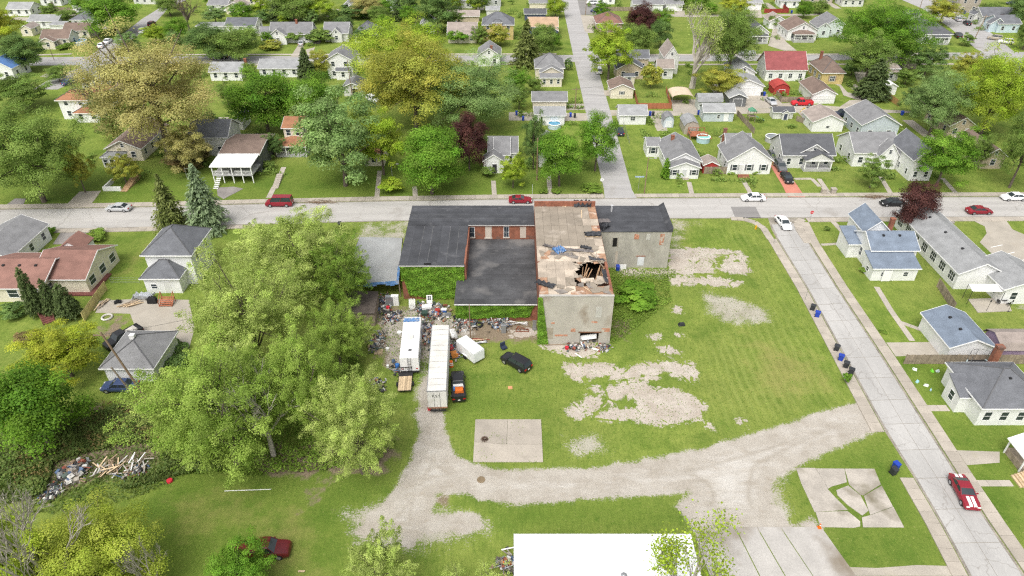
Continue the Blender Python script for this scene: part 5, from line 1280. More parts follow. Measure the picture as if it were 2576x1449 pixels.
for k in range(40):
    ex_, ey_ = rd.uniform(4.6, 13.8), rd.choice((rd.uniform(80, 84), rd.uniform(89.5, 94)))
    q = [(-rd.uniform(.3, 1.1), -rd.uniform(.2, .6)), (rd.uniform(.3, .9), -rd.uniform(.3, .5)), (rd.uniform(.1, .9), rd.uniform(.3, .7)), (-rd.uniform(.2, .9), rd.uniform(.2, .6))]
    MB().prism(q, .022, .05+.002*k).obj('roofing_felt', rd.choice((M_RUSTD, M_DECKT, M_GREYF, M_DECKT)), ru, (ex_-ox, ey_-oy, RH)).rotation_euler = (0, 0, rd.uniform(0, 3))
# fallen rafters inside the hole
for k in range(12):
    a = Vector((rd.uniform(9.6, 13.9), rd.uniform(84, 85.6), rd.uniform(6.0, 7.4))); b = Vector((a.x + rd.uniform(0.5, 2.6), rd.uniform(86.5, 88.8), rd.uniform(7.6, 8.5)))
    MB().tube((a.x-ox, a.y-oy, a.z), (min(b.x, 14.1)-ox, b.y-oy, b.z), 0.09, 0.09, 4).obj('rafter', mat('fallen_timber', (0.30, 0.19, 0.11), 0.9, 0.3, rand=0.3), ru)
# wall details
def front_patch(x0, y0, x1, y1, Y, m, name, dep, par, o_, c=(2, 2)):
    tile(*c); a = wallpt(x0, y1, Y); b = wallpt(x1, y0, Y); tile()
    return MB().box(a.x-o_[0], b.x-o_[0], Y-o_[1]-dep, Y-o_[1]+0.02, max(0.05, a.z), b.z).obj(name, m, par)
M_INFILL = mat('bricked_up_window', (0.44, 0.43, 0.39), 0.95, 0.15, 1.0, 0.15, 6, bump=0.3)
M_PATCH = mat('bare_brick_patch', (0.42, 0.20, 0.125), 0.95, 0.3, 2.5, 0.25, 8, bump=0.5, dirt=((0.47, 0.42, 0.35), 1.6, 0.5))
front_patch(838, 190, 908, 295, RY0, M_INFILL, 'bricked_window', 0.03, ru, (ox, oy)); front_patch(350, 400, 415, 508, RY0, mat('boarded_opening', (0.33, 0.29, 0.23), 0.9, 0.2), 'boarded_opening', 0.035, ru, (ox, oy))
for q in ((430,468,560,486),(900,405,985,440),(590,408,640,440),(800,335,862,352),(395,345,430,360)): front_patch(*q, RY0, M_PATCH, 'brick_patch', 0.012, ru, (ox, oy))
tile(2, 2); a, b = wallpt(244, 560, RY0), wallpt(345, 560, RY0); t_, t2 = wallpt(244, 20, RY0), wallpt(275, 20, RY0); tile()
ivy(ru, [(RX0-ox-0.1, -0.02, 0.1), (RX0-ox+1.5, -0.02, 0.1), (RX0-ox+0.4, -0.02, RH-0.2), (RX0-ox-0.1, -0.02, RH-0.2)], 3000, 'bright', 0.24, 0.25)
# things lying on the torn roof
def scrap_sheet(label, cx, cy, w, d, z, m, seed, rz=0.0, amp=0.25, name='torn_membrane', n=9):
    r = random.Random(seed); mb = MB(); vs = []
    for i in range(n):
        for j in range(n):
            u, v = i/(n-1)-0.5, j/(n-1)-0.5
            e = 1 - 0.22*r.random()
            vs.append((u*w*e, v*d*(1-0.3*abs(math.sin(i*1.9+seed))), abs(math.sin(i*1.7+seed)*math.cos(j*1.3+seed*2))*amp + r.random()*amp*0.35 + 0.02))
    fs = [(i*n+j, (i+1)*n+j, (i+1)*n+j+1, i*n+j+1) for i in range(n-1) for j in range(n-1)]
    o = mb.add(vs, fs).add([(v[0], v[1], v[2]-0.015) for v in vs], [f[::-1] for f in fs]).obj(name, m)
    o.location = (cx, cy, z); o.rotation_euler = (0, 0, rz)
    return tag(o, label, 'roofing scrap' if 'membrane' in name else 'tarp')
M_BLUETARP = mat('blue_tarp', (0.09, 0.20, 0.40), 0.5, 0.25, 1.5, 0.1, 5, dirt=((0.25, 0.28, 0.33), 1.5, 0.52)); M_BLKSHEET = mat('black_sheet', (0.035, 0.037, 0.042), 0.5, 0.3, 1.2)
M_GREYSHEET = mat('grey_felt', (0.16, 0.145, 0.14), 0.9, 0.3, 1.2)
def roofpt(x, y, c=(2, 1), h=RH): tile(*c); p = g(x, y, h); tile(); return p
for lab, x, y, w, d, m, sd2, rz, amp in (
    ('crumpled blue tarp on the middle of the torn roof', 470, 1080, 1.5, 1.5, M_BLUETARP, 1, 0.5, 0.5), ('grey felt strip lying right of the blue tarp', 660, 1075, 4.2, 0.8, M_GREYSHEET, 2, -0.1, 0.2),
    ('dark felt flap left of the blue tarp on the roof', 365, 1035, 1.6, 0.6, M_GREYSHEET, 3, -0.4, 0.3), ('black torn sheet heaped at the back edge of the torn roof', 705, 615, 2.6, 1.6, M_BLKSHEET, 4, 0.0, 0.7),
    ('black sheet fold at the right edge of the torn roof', 815, 915, 2.4, 1.4, M_BLKSHEET, 5, 0.1, 0.35), ('black torn sheet on the front left corner of the torn roof', 330, 1420, 2.6, 1.0, M_BLKSHEET, 6, -0.5, 0.35),
    ('grey crumpled strip below the blue tarp on the roof', 500, 1112, 3.0, 0.6, M_GREYSHEET, 7, -0.1, 0.2), ('dark crumpled scrap above the hole in the roof', 745, 1050, 1.6, 0.8, M_BLKSHEET, 8, -0.4, 0.3)):
    p = roofpt(x, y); scrap_sheet(lab, p.x, p.y, w*1.25, d*1.35, RH+0.02, m, sd2, rz, amp)
p = roofpt(850, 1165); scrap_sheet('black membrane panel sagging over the right side of the hole', p.x+0.1, p.y+.3, 2.6, 2.0, RH-0.1, M_MEMB, 12, 0.0, 0.25).rotation_euler = (-0.25, 0.1, 0.05)
p = roofpt(930, 1330); scrap_sheet('black membrane flap hanging over the right wall of the ruin', p.x+0.05, p.y, 0.9, 4.4, RH, M_MEMB, 13, 0.06, 0.2).rotation_euler = (0, 0.5, 0.05)
def plank(label, a, b, z, w=0.14, m=None, name='loose_board', z2=None):
    d = Vector((b.x-a.x, b.y-a.y, (z if z2 is None else z2)-z)); L = d.length
    o = MB().box(-L/2, L/2, -w/2, w/2, 0, 0.05).obj(name, m or M_LUMBER)
    o.location = ((a.x+b.x)/2, (a.y+b.y)/2, (z + (z if z2 is None else z2))/2); o.rotation_euler = (0, -math.asin(max(-1, min(1, d.z/L))), math.atan2(d.y, d.x))
    return tag(o, label, 'board')
plank('long pale board lying along the back parapet of the torn roof', roofpt(220, 598), roofpt(545, 630), RH+0.04, 0.22)
plank('pale board standing out right of centre on the torn roof', roofpt(697, 670), roofpt(700, 745), RH+0.04, 0.16)
plank('thin grey beam crossing from roof middle to the hole', roofpt(775, 1085), roofpt(915, 1240), RH+0.1, 0.16, M_WOOD)
plank('pale batten left of the black fold near the right roof edge', roofpt(735, 935), roofpt(880, 938), RH+0.04, 0.14)
plank('short diagonal board near the front edge of the torn roof', roofpt(720, 1440), roofpt(790, 1490), RH+0.06, 0.14)
# ---- stucco block, right
SX0, SX1, SY0, SY1, SH = RX1+0.02, 27.1, 100.5, 109.6, 7.3
stc = thing('stucco_building', 'grey stained stucco two-storey building with black roof right of the ruin', 'building', ((SX0+SX1)/2, SY0, 0))
so = ((SX0+SX1)/2, SY0)
MB().box(SX0-so[0], SX1-so[0], 0, SY1-SY0, 0, SH-0.06).obj('wall', M_STUCCO, stc)
rf = MB().box(SX0-so[0]-0.02, SX1-so[0]+0.1, -0.12, SY1-SY0+0.1, SH-0.055, SH+0.02).obj('roof', M_MEMB, stc)
ns = 8
for k in range(ns):
    d2 = (SY1-SY0+0.2)/ns
    MB().box(-(SX1-SX0)/2, (SX1-SX0)/2+0.08, k*d2-0.1+0.01, (k+1)*d2-0.1-0.01, SH+0.021, SH+0.045+0.004*(k % 2)).obj('membrane_strip', M_MEMB, rf)
MB().add([((SX1-so[0])-0.75, -0.1, SH+0.05), ((SX1-so[0])+0.12, -0.1, SH+0.75), ((SX1-so[0])+0.12, SY1-SY0+0.1, SH+0.75), ((SX1-so[0])-0.75, SY1-SY0+0.1, SH+0.05), ((SX1-so[0])+0.12, -0.1, SH-0.1), ((SX1-so[0])+0.12, SY1-SY0+0.1, SH-0.1)],
         [(0,1,2,3),(0,4,1),(1,4,5,2),(3,2,5)]).obj('parapet', M_MEMB, stc)
MB().tube((-3.2, 7.0, SH), (-3.2, 7.0, SH+1.2), 0.16, 0.16, 8).box(-3.42,-2.98,6.78,7.22,SH+1.2,SH+1.28).obj('vent_pipe', mat('galvanised_pipe', (0.6, 0.6, 0.6), 0.4, metal=0.3), stc)
M_TILEC = mat('brown_lintel', (0.30, 0.16, 0.11), 0.9, 0.2)
front_patch(1010, 945, 1062, 1032, SY0, M_DARK, 'broken_window', 0.02, stc, so, (2, 1)); front_patch(1002, 938, 1012, 1040, SY0, M_POLE, 'window_jamb', 0.05, stc, so, (2, 1)); front_patch(1061, 938, 1069, 1040, SY0, M_POLE, 'window_jamb', 0.05, stc, so, (2, 1))
front_patch(1228, 905, 1282, 958, SY0, M_PATCH, 'bricked_window', 0.03, stc, so, (2, 1)); front_patch(1348, 905, 1398, 965, SY0, M_INFILL, 'bricked_window', 0.03, stc, so, (2, 1)); front_patch(1480, 905, 1538, 1015, SY0, M_PATCH, 'bricked_window', 0.03, stc, so, (2, 1))
front_patch(1256, 1135, 1332, 1222, SY0, mat('pale_steel_door', (0.62, 0.64, 0.65), 0.5, 0.08), 'door', 0.04, stc, so, (2, 1)); front_patch(1248, 1123, 1342, 1133, SY0, M_TILEC, 'lintel', 0.05, stc, so, (2, 1))
front_patch(1030, 1080, 1068, 1210, SY0, mat('old_door_scar', (0.50, 0.44, 0.36), 0.9, 0.2), 'bricked_door', 0.015, stc, so, (2, 1))
p = roofpt(925, 775, h=SH); scrap_sheet('grey square of roofing scrap on the black roof beside the ruin', p.x, p.y, 2.2, 1.6, SH+0.06, M_GREYSHEET, 21, 0.1, 0.08)
p = roofpt(905, 845, h=SH); scrap_sheet('black heap of torn roofing at the corner between ruin and stucco block', p.x+0.3, p.y, 1.8, 2.0, SH+0.06, M_BLKSHEET, 22, 0.6, 0.7)
# ---- brick warehouse with three black roofs
wh = thing('brick_warehouse', 'brick warehouse with three black membrane roofs and ivy covered front walls', 'building', (-7, 91, 0))
wo = (-7.0, 91.0)
def wb(mb, name, m, par=None): return mb.obj(name, m, par or wh)
AX0, AX1, AY0, AY1, AH = -17.8, 3.88, 103.0, 109.6, 7.3
BX0, BX1, BY0 = -17.7, -7.65, 91.1
CX0, CX1, CY0 = -8.7, 3.88, 85.2
wb(MB().box(AX0-wo[0], AX1-wo[0], AY0-wo[1], AY1-wo[1], 0, AH-0.16), 'wall', M_BRICK)
def sloped(x0, x1, y0, y1, z0, z1):
    x0 -= wo[0]; x1 -= wo[0]; y0 -= wo[1]; y1 -= wo[1]
    return MB().add([(x0,y0,0),(x1,y0,0),(x1,y1,0),(x0,y1,0),(x0,y0,z0),(x1,y0,z0),(x1,y1,z1),(x0,y1,z1)], [(0,3,2,1),(4,5,6,7),(0,1,5,4),(1,2,6,5),(2,3,7,6),(3,0,4,7)])
wb(sloped(BX0, BX1, BY0, AY0-0.02, 6.45, 7.05), 'wall', M_BRICK); wb(sloped(CX0, CX1, CY0, BY0-0.02, 3.28, 3.6), 'wall', M_BRICK); wb(sloped(BX1+0.02, CX1, BY0, AY0-0.02, 3.6, 4.25), 'wall', M_BRICK)
def slope_roof(x0, x1, y0, y1, z0, z1, m, n, along, name='roof'):
    x0 -= wo[0]; x1 -= wo[0]; y0 -= wo[1]; y1 -= wo[1]
    r0 = MB().solid([(x0,y0,z0),(x1,y0,z0),(x1,y1,z1),(x0,y1,z1)], 0.12).obj(name, m, wh)
    zz = lambda y: z0 + (z1-z0)*(y-y0)/(y1-y0)
    for k in range(n):
        if along == 'x':
            ya, yb_ = y0+(y1-y0)*k/n+0.012, y0+(y1-y0)*(k+1)/n-0.012; xa, xb = x0+0.03, x1-0.03
        else:
            xa, xb = x0+(x1-x0)*k/n+0.012, x0+(x1-x0)*(k+1)/n-0.012; ya, yb_ = y0+0.03, y1-0.03
        e = 0.022 + 0.006*(k % 2)
        MB().solid([(xa,ya,zz(ya)+e),(xb,ya,zz(ya)+e),(xb,yb_,zz(yb_)+e),(xa,yb_,zz(yb_)+e)], 0.018).obj('membrane_strip', m, r0)
        if k and (k*7) % 3 != 1:
            if along == 'x': MB().solid([(xa+0.3,ya-0.05,zz(ya)+0.035),(xb-0.5-(k % 3),ya-0.05,zz(ya)+0.035),(xb-0.5-(k % 3),ya+0.02,zz(ya)+0.035),(xa+0.3,ya+0.02,zz(ya)+0.035)], 0.006).obj('seam', M_SEAM, r0)
            else: MB().solid([(xa-0.05,ya+0.3,zz(ya)+0.035),(xa+0.02,ya+0.3,zz(ya)+0.035),(xa+0.02,yb_-0.3,zz(yb_)+0.035),(xa-0.05,yb_-0.3,zz(yb_)+0.035)], 0.006).obj('seam', M_SEAM, r0)
    return r0
slope_roof(AX0-0.15, AX1+0.0, AY0-0.25, AY1+0.1, AH-0.02, AH+0.05, M_MEMB, 6, 'x')
slope_roof(BX0-0.25, BX1+0.15, BY0-0.2, AY0-0.26, 6.62, 7.2, M_MEMB, 7, 'y')
slope_roof(BX1+0.16, CX1, BY0, AY0-0.27, 3.74, 4.42, M_MEMBW, 8, 'x'); slope_roof(CX0-0.2, CX1, CY0-0.3, BY0-0.003, 3.42, 3.74, M_MEMBW, 5, 'x')
MB().box(BX0-0.2-wo[0], BX1+0.1-wo[0], BY0-0.27-wo[1], BY0-0.21-wo[1], 6.40, 6.60).obj('eave_trim', mat('grey_trim', (0.45, 0.44, 0.42), 0.7), wh)
MB().box(BX1+0.1-wo[0], AX1-wo[0], AY0-0.31-wo[1], AY0-0.26-wo[1], AH-0.2, AH-0.04).obj('eave_trim', _mats[('grey_trim',)], wh)
MB().box(CX0-0.2-wo[0], CX1-wo[0], CY0-0.42-wo[1], CY0-0.31-wo[1], 3.26, 3.40).obj('gutter', mat('white_gutter', (0.66, 0.66, 0.64), 0.5), wh)
MB().box(BX1+0.05-wo[0], BX1+0.35-wo[0], BY0-wo[1]+0.05, AY0-0.3-wo[1], 3.8, 6.9).obj('flashing_wall', M_BRICK, wh)
for q, mm in (((2143,835,2200,940), 'w'), ((2308,830,2370,945), 'b'), ((2492,830,2546,940), 'w')):
    front_patch(q[0]-8, q[3]-6, q[2]+8, q[3]+6, AY0, mat('stone_sill', (0.52, 0.48, 0.42), 0.9), 'sill', 0.10, wh, wo, (1, 1))
    if mm == 'b': front_patch(*q, AY0, mat('plywood_board', (0.50, 0.44, 0.37), 0.9, 0.12), 'boarded_window', 0.04, wh, wo, (1, 1))
    else:
        o = front_patch(*q, AY0, M_TRIM, 'window', 0.02, wh, wo, (1, 1))
        for i in range(2):
            for j in range(2):
                xa, xb = q[0]+3+(q[2]-q[0]-6)*i/2+1, q[0]+3+(q[2]-q[0]-6)*(i+1)/2-1; ya, yb_ = q[1]+3+(q[3]-q[1]-6)*j/2+1, q[1]+3+(q[3]-q[1]-6)*(j+1)/2-1
                pz = front_patch(xa, ya, xb, yb_, AY0, M_GLASS, 'pane', 0.03, wh, wo, (1, 1)); pz.parent = o
front_patch(80, 832, 142, 945, AY0, _mats[('plywood_board',)], 'boarded_window', 0.04, wh, wo, (2, 1))
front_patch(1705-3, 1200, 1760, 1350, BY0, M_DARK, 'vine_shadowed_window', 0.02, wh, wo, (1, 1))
ivy(wh, [(BX0-wo[0]+1.1, BY0-wo[1]-0.02, 0.2), (BX1-wo[0], BY0-wo[1]-0.02, 0.2), (BX1-wo[0], BY0-wo[1]-0.02, 6.4), (BX0-wo[0], BY0-wo[1]-0.02, 6.4)], 6500, 'bright', 0.30, 0.3,
    keep=lambda u, v, r: (r.uniform(0, 1, len(u)) < np.clip(0.35 + 8*(v + 0.5*u - 0.10 - 0.06*np.sin(u*9)), 0, 1)))
ivy(wh, [(BX0-wo[0]-0.05, BY0-wo[1]-0.02, 3.6), (BX0-wo[0]+1.2, BY0-wo[1]-0.02, 3.4), (BX0-wo[0]+1.2, BY0-wo[1]-0.02, 6.4), (BX0-wo[0]-0.05, BY0-wo[1]-0.02, 6.4)], 300, 'maple', 0.26, 0.2, seed=8)
ivy(wh, [(CX0-wo[0], CY0-wo[1]-0.02, 0.5), (CX1-wo[0]-1.2, CY0-wo[1]-0.02, 0.9), (CX1-wo[0]-0.4, CY0-wo[1]-0.02, 3.15), (CX0-wo[0], CY0-wo[1]-0.02, 3.15)], 4800, 'maple', 0.27, 0.28, seed=5)
# ---- tarp lean-to and dark shed, left of the warehouse
tile()
ts = thing('tarp_shed', 'lean-to roofed with a pale grey tarp edged in blue left of the ivy wall', 'shed', tuple(g(950, 720)))
c0 = g(950, 720)
tq = [g(858, 716, 2.7), g(1003, 706, 3.2), g(1012, 598, 3.6), g(905, 596, 3.3)]
n = 14; vs = []
for i in range(n):
    for j in range(n):
        u, v = i/(n-1), j/(n-1)
        p = tq[0].lerp(tq[1], u).lerp(tq[3].lerp(tq[2], u), v)
        sag = -0.35*math.sin(math.pi*u)*math.sin(math.pi*v) + 0.06*math.sin(u*14+v*4)*math.sin(v*9)
        vs.append((p.x-c0.x, p.y-c0.y, p.z+sag))
tf = MB().add(vs, [(i*n+j, (i+1)*n+j, (i+1)*n+j+1, i*n+j+1) for i in range(n-1) for j in range(n-1)]); tf.add([(v[0], v[1], v[2]-0.02) for v in vs], [(i*n+j, i*n+j+1, (i+1)*n+j+1, (i+1)*n+j) for i in range(n-1) for j in range(n-1)])
M_TARP = mat('grey_tarp', (0.30, 0.31, 0.305), 0.7, 0.12, 0.5, 0.1, 4, dirt=((0.30, 0.30, 0.29), 0.35, 0.55))
tf.obj('tarp', M_TARP, ts)
hem = MB()
for i in range(n-1):
    a, b = Vector(vs[i*n]), Vector(vs[(i+1)*n]); dz = 0.5 + 0.25*math.sin(i*1.3)
    hem.add([a + Vector((0, -0.03, 0.03)), b + Vector((0, -0.03, 0.03)), b + Vector((0, -0.25, -dz)), a + Vector((0, -0.25, -dz))], [(0,1,2,3)])
for j in range(n-1):
    a, b = Vector(vs[j]), Vector(vs[j+1]); hem.add([a + Vector((-.03, 0, 0.03)), b + Vector((-.03, 0, 0.03)), b + Vector((-0.3, 0, -0.8)), a + Vector((-0.3, 0, -0.8))], [(0,1,2,3)])
    if j < 4:
        a, b = Vector(vs[(n-1)*n+j]), Vector(vs[(n-1)*n+j+1]); hem.add([a + Vector((.03, 0, 0.04)), b + Vector((.03, 0, 0.04)), b + Vector((-0.35, 0, 0.06)), a + Vector((-0.35, 0, 0.06))], [(0,1,2,3)])
hem.obj('blue_hem', M_BLUETARP, ts)
for p in tq: MB().tube((p.x-c0.x, p.y-c0.y, 0), (p.x-c0.x, p.y-c0.y, p.z), 0.08, 0.08, 5).obj('post', M_WOOD, ts)
q4 = [g(845, 790, 2.5), g(942, 788, 2.5), g(952, 733, 2.6), g(850, 730, 2.6)]
ds = thing('low_shed', 'low shed with sagging dark brown flat roof beside the junk yard', 'shed', tuple(g(900, 780)))
c1 = g(900, 780)
MB().solid([(p.x-c1.x, p.y-c1.y, p.z) for p in q4], 0.16).obj('roof', mat('rotten_brown_roof', (0.085, 0.07, 0.06), 0.95, 0.35, 0.6, 0.25, 5), ds)
pp = [Vector((p.x-c1.x, p.y-c1.y, 0))*0.97 for p in q4]
wl = MB()
for k in range(4):
    a, b = pp[k], pp[(k+1) % 4]; wl.add([a, b, b + Vector((0, 0, 2.33)), a + Vector((0, 0, 2.33))], [(0, 1, 2, 3)])
wl.obj('wall', M_WOOD, ds)
# ---- white metal building, bottom
tile()
w0, w1 = g(1293, 1343, 4.2), g(1738, 1343, 4.2)
wm_ = thing('metal_building', 'low building with bright white metal roof at the bottom edge', 'building', ((w0.x+w1.x)/2, w0.y-8, 0))
ww_ = w1.x - w0.x
MB().box(-ww_/2+0.2, ww_/2-0.2, -6, 7.8, 0, 4.0).obj('wall', wallm('white'), wm_)
npn = 16
M_WROOF = mat('white_metal_roof', (0.88, 0.88, 0.88), 0.45, 0.02, 0.3, 0.02, 3, spec=0.4)
for k in range(npn):
    xa = -ww_/2 + ww_*k/npn
    MB().solid([(xa+0.006, -7, 4.35), (xa+ww_/npn-0.006, -7, 4.35), (xa+ww_/npn-0.006, 8, 4.2), (xa+0.006, 8, 4.2)], 0.1).obj('roof_panel', M_WROOF, wm_)
    if k % 2 == 0: MB().solid([(xa-.025, -7, 4.40), (xa+.025, -7, 4.40), (xa+.025, 8, 4.25), (xa-.025, 8, 4.25)], 0.04).obj('roof_rib', mat('white_roof_rib', (0.80, 0.80, 0.79), 0.5), wm_)
for vx, vy in ((-5.5, 1.0), (1.5, 3.0)): MB().tube((vx, vy, 4.2), (vx, vy, 4.75), .22, .22, 10).tube((vx, vy, 4.75), (vx, vy, 4.85), .32, .1, 10).obj('roof_vent', M_GREYMETAL, wm_)
# ================================================================= VEHICLES
CARS = {  # L, W, belt profile [(t, ztop)], greenhouse base t0,t1, roof t0,t1, zroof, wheel r
    'sedan': (4.85, 1.86, [(0, .55), (.015, .86), (.06, .98), (.16, 1.0), (.30, .98), (.68, .96), (.76, .92), (.92, .78), (.985, .66), (1, .48)], .13, .75, .30, .57, 1.46, .34),
    'coupe': (4.80, 1.92, [(0, .55), (.015, .92), (.06, 1.02), (.18, 1.02), (.30, .98), (.62, .96), (.70, .94), (.92, .80), (.985, .64), (1, .46)], .12, .68, .30, .50, 1.38, .36),
    'suv': (4.75, 1.92, [(0, .60), (.012, 1.0), (.05, 1.10), (.2, 1.12), (.68, 1.10), (.76, 1.08), (.93, .96), (.985, .82), (1, .55)], .02, .75, .10, .58, 1.74, .38),
    'van': (5.4, 2.0, [(0, .60), (.01, 1.1), (.03, 1.2), (.2, 1.2), (.74, 1.18), (.82, 1.12), (.95, .98), (.99, .82), (1, .55)], .01, .84, .03, .70, 2.12, .37),
    'minivan': (5.0, 1.98, [(0, .58), (.012, 1.0), (.05, 1.08), (.2, 1.08), (.72, 1.05), (.84, .98), (.95, .84), (.99, .7), (1, .5)], .02, .84, .07, .60, 1.78, .36),
    'pickup': (5.7, 1.98, [(0, .65), (.01, 1.08), (.03, 1.12), (.40, 1.12), (.72, 1.12), (.78, 1.10), (.94, 1.02), (.985, .88), (1, .6)], .40, .75, .45, .64, 1.86, .41),
}
CARCOL = {'silver': (0.52, 0.53, 0.54), 'white': (0.82, 0.82, 0.82), 'black': (0.018, 0.018, 0.02), 'red': (0.24, 0.016, 0.028), 'brightred': (0.55, 0.02, 0.03), 'navy': (0.03, 0.045, 0.10), 'blue': (0.05, 0.075, 0.16), 'grey': (0.16, 0.165, 0.17), 'maroon': (0.12, 0.013, 0.017), 'gold': (0.42, 0.37, 0.29), 'darkblue': (0.025, 0.03, 0.055)}
def car_parts(kind, colr):
    L, W, prof, b0, b1, r0, r1, zr, wr = CARS[kind]
    pm = paint('car_' + colr, CARCOL[colr], 0.28, 0.2 if colr in ('silver', 'grey', 'gold') else 0.0)
    X = lambda t: (t - 0.5) * L
    def ztop(t):
        for (a, za), (b, zb) in zip(prof[:-1], prof[1:]):
            if t <= b: return za + (zb - za) * (t - a) / max(b - a, 1e-6)
        return prof[-1][1]
    rings = []
    for t, z in prof:
        e = 1 - 0.16 * max(0, (t - 0.86) / 0.14) ** 2 - 0.12 * max(0, (0.1 - t) / 0.1) ** 2
        h = W / 2 * e; x = X(t); zb = 0.24 + (0.08 if t in (0, 1) else 0)
        rings.append([(x, -h * 0.9, zb), (x, -h, 0.48 if z > 0.5 else z * 0.7), (x, -h * 0.985, z * 0.80), (x, -h * 0.90, z * 0.97), (x, -h * 0.6, z + 0.01), (x, h * 0.6, z + 0.01), (x, h * 0.90, z * 0.97), (x, h * 0.985, z * 0.80), (x, h, 0.48 if z > 0.5 else z * 0.7), (x, h * 0.9, zb)])
    parts = {'body': (MB().loft(rings), pm)}
    zb = ztop((b0 + b1) / 2) - 0.04; hb, ht = W * 0.445, W * 0.36
    zt = zr - 0.05
    gv_ = [(X(b0), -hb, ztop(b0 + .01) - 0.04), (X(b1), -hb, ztop(b1) - 0.04), (X(b1), hb, ztop(b1) - 0.04), (X(b0), hb, ztop(b0 + .01) - 0.04), (X(r0), -ht, zt), (X(r1), -ht, zt), (X(r1), ht, zt), (X(r0), ht, zt)]
    def quad(ids, m=M_GLASS2):
        v = [gv_[i] for i in ids]; return MB().add(v, [(0, 1, 2, 3)])
    parts['windshield'] = (quad((1, 2, 6, 5)), M_GLASS2); parts['rear_window'] = (quad((3, 0, 4, 7)), M_GLASS2)
    parts['side_window'] = (quad((0, 1, 5, 4)), M_GLASS2); parts['side_window2'] = (quad((2, 3, 7, 6)), M_GLASS2)
    rf = MB()
    xa, xb = X(r0) - 0.06, X(r1) + 0.08
    rf.loft([[(xa, -ht - .03, zt - .02), (xa, ht + .03, zt - .02), (xa + .05, ht * .9, zt + .02), (xa + .05, -ht * .9, zt + .02)], [((xa + xb) / 2, -ht - .05, zt), ((xa + xb) / 2, ht + .05, zt), ((xa + xb) / 2, ht * .85, zr), ((xa + xb) / 2, -ht * .85, zr)],
             [(xb, -ht - .03, zt - .02), (xb, ht + .03, zt - .02), (xb - .05, ht * .9, zt + .02), (xb - .05, -ht * .9, zt + .02)]])
    for s in (-1, 1):
        for (i, j) in ((0, 4), (1, 5)):
            a, b = gv_[i], gv_[j]; rf.tube((a[0], s * abs(a[1]), a[2]), (b[0], s * abs(b[1]), b[2]), 0.06, 0.05, 4)
        m0 = Vector(gv_[0]).lerp(Vector(gv_[1]), 0.5); m1 = Vector(gv_[4]).lerp(Vector(gv_[5]), 0.5)
        rf.tube((m0.x, s * abs(m0.y), m0.z), (m1.x, s * abs(m1.y), m1.z), 0.05, 0.05, 4)
    parts['roof'] = (rf, pm)
    return parts, (L, W, wr, zr)
_carproto = {}
def car(label, kind, colr, x, y, head, group=None, name=None, bed=None, z=0.6, scale=1.0):
    p = g(x, y, z); root = thing(name or {'pickup': 'pickup_truck', 'van': 'van', 'suv': 'parked_suv', 'minivan': 'minivan'}.get(kind, 'parked_car'), label, {'pickup': 'pickup truck', 'van': 'van', 'suv': 'suv', 'minivan': 'minivan'}.get(kind, 'car'), (p.x, p.y, 0.02), R(head), group)
    key = (kind, colr)
    if key not in _carproto:
        parts, dims = car_parts(kind, colr)
        _carproto[key] = ({k: mb.mesh(k.rstrip('2'), m) for k, (mb, m) in parts.items()}, dims)
        for me in _carproto[key][0].values():
            if me.name.startswith('body'): me.polygons.foreach_set('use_smooth', [True] * len(me.polygons)); me.set_sharp_from_angle(angle=R(40))
    meshes, (L, W, wr, zr) = _carproto[key]
    for k, me in meshes.items(): link(k.rstrip('2'), me, root)
    tm_ = shared(('tyre', wr), lambda: MB().tube((0, -0.11, 0), (0, 0.11, 0), wr, wr, 14).mesh('tyre', M_RUBBER)); rm_ = shared(('rim', wr), lambda: MB().tube((0, -0.125, 0), (0, 0.125, 0), wr * 0.62, wr * 0.62, 10).mesh('rim', M_RIM))
    for sx in (-0.30, 0.31):
        for sy in (-1, 1):
            w = link('wheel', tm_, root, (sx * L, sy * (W / 2 - 0.10), wr)); link('rim', rm_, w)
    hl = shared(('hl', kind), lambda: MB().cbox(0, 0, 0, 0.10, 0.38, 0.13).mesh('headlight', mat('lamp_clear', (0.75, 0.75, 0.72), 0.15))); tl = shared(('tl', kind), lambda: MB().cbox(0, 0, 0, 0.10, 0.34, 0.18).mesh('taillight', mat('lamp_red', (0.40, 0.015, 0.015), 0.2)))
    for s in (-1, 1):
        link('headlight', hl, root, (L * 0.478, s * W * 0.31, 0.66)); link('taillight', tl, root, (-L * 0.492, s * W * 0.36, 0.80))
    link('plate', shared('plate', lambda: MB().cbox(0, 0, 0, 0.03, 0.32, 0.16).mesh('plate', M_TRIM)), root, (-L * 0.5 - 0.012, 0, 0.62))
    mir = shared(('mirror', colr), lambda: MB().cbox(0, 0, 0, 0.14, 0.2, 0.13).mesh('mirror', paint('car_' + colr, CARCOL[colr])))
    for s in (-1, 1): link('mirror', mir, root, (L * (CARS[kind][4] - 0.56), s * (W / 2 + 0.04), CARS[kind][2][3][1] + 0.06))
    if kind == 'pickup':
        t0, t1 = 0.025, 0.385; xa, xb = (t0 - .5) * L, (t1 - .5) * L
        MB().box(xa, xb, -W * 0.40, W * 0.40, 1.08, 1.125).obj('bed', mat('bed_liner', (0.03, 0.03, 0.032), 0.8), root)
        rail = MB().box(xa - .06, xb, -W * .455, -W * .40, 1.0, 1.24).box(xa - .06, xb, W * .40, W * .455, 1.0, 1.24).box(xa - .10, xa - .02, -W * .455, W * .455, 0.9, 1.24)
        rail.obj('bed_rail', paint('car_' + colr, CARCOL[colr]), root)
    return root
tile(0, 0)
car('white car parked in the far left driveway', 'sedan', 'white', 820, 108, 60)
car('black suv beside the white house with slate hip roof', 'suv', 'black', 960, 305, 0)
car('dark red suv driving on the west street near the tree', 'suv', 'maroon', 1527, 242, 96)
car('silver suv on the west street below the dark red one', 'suv', 'white', 1435, 308, 96)
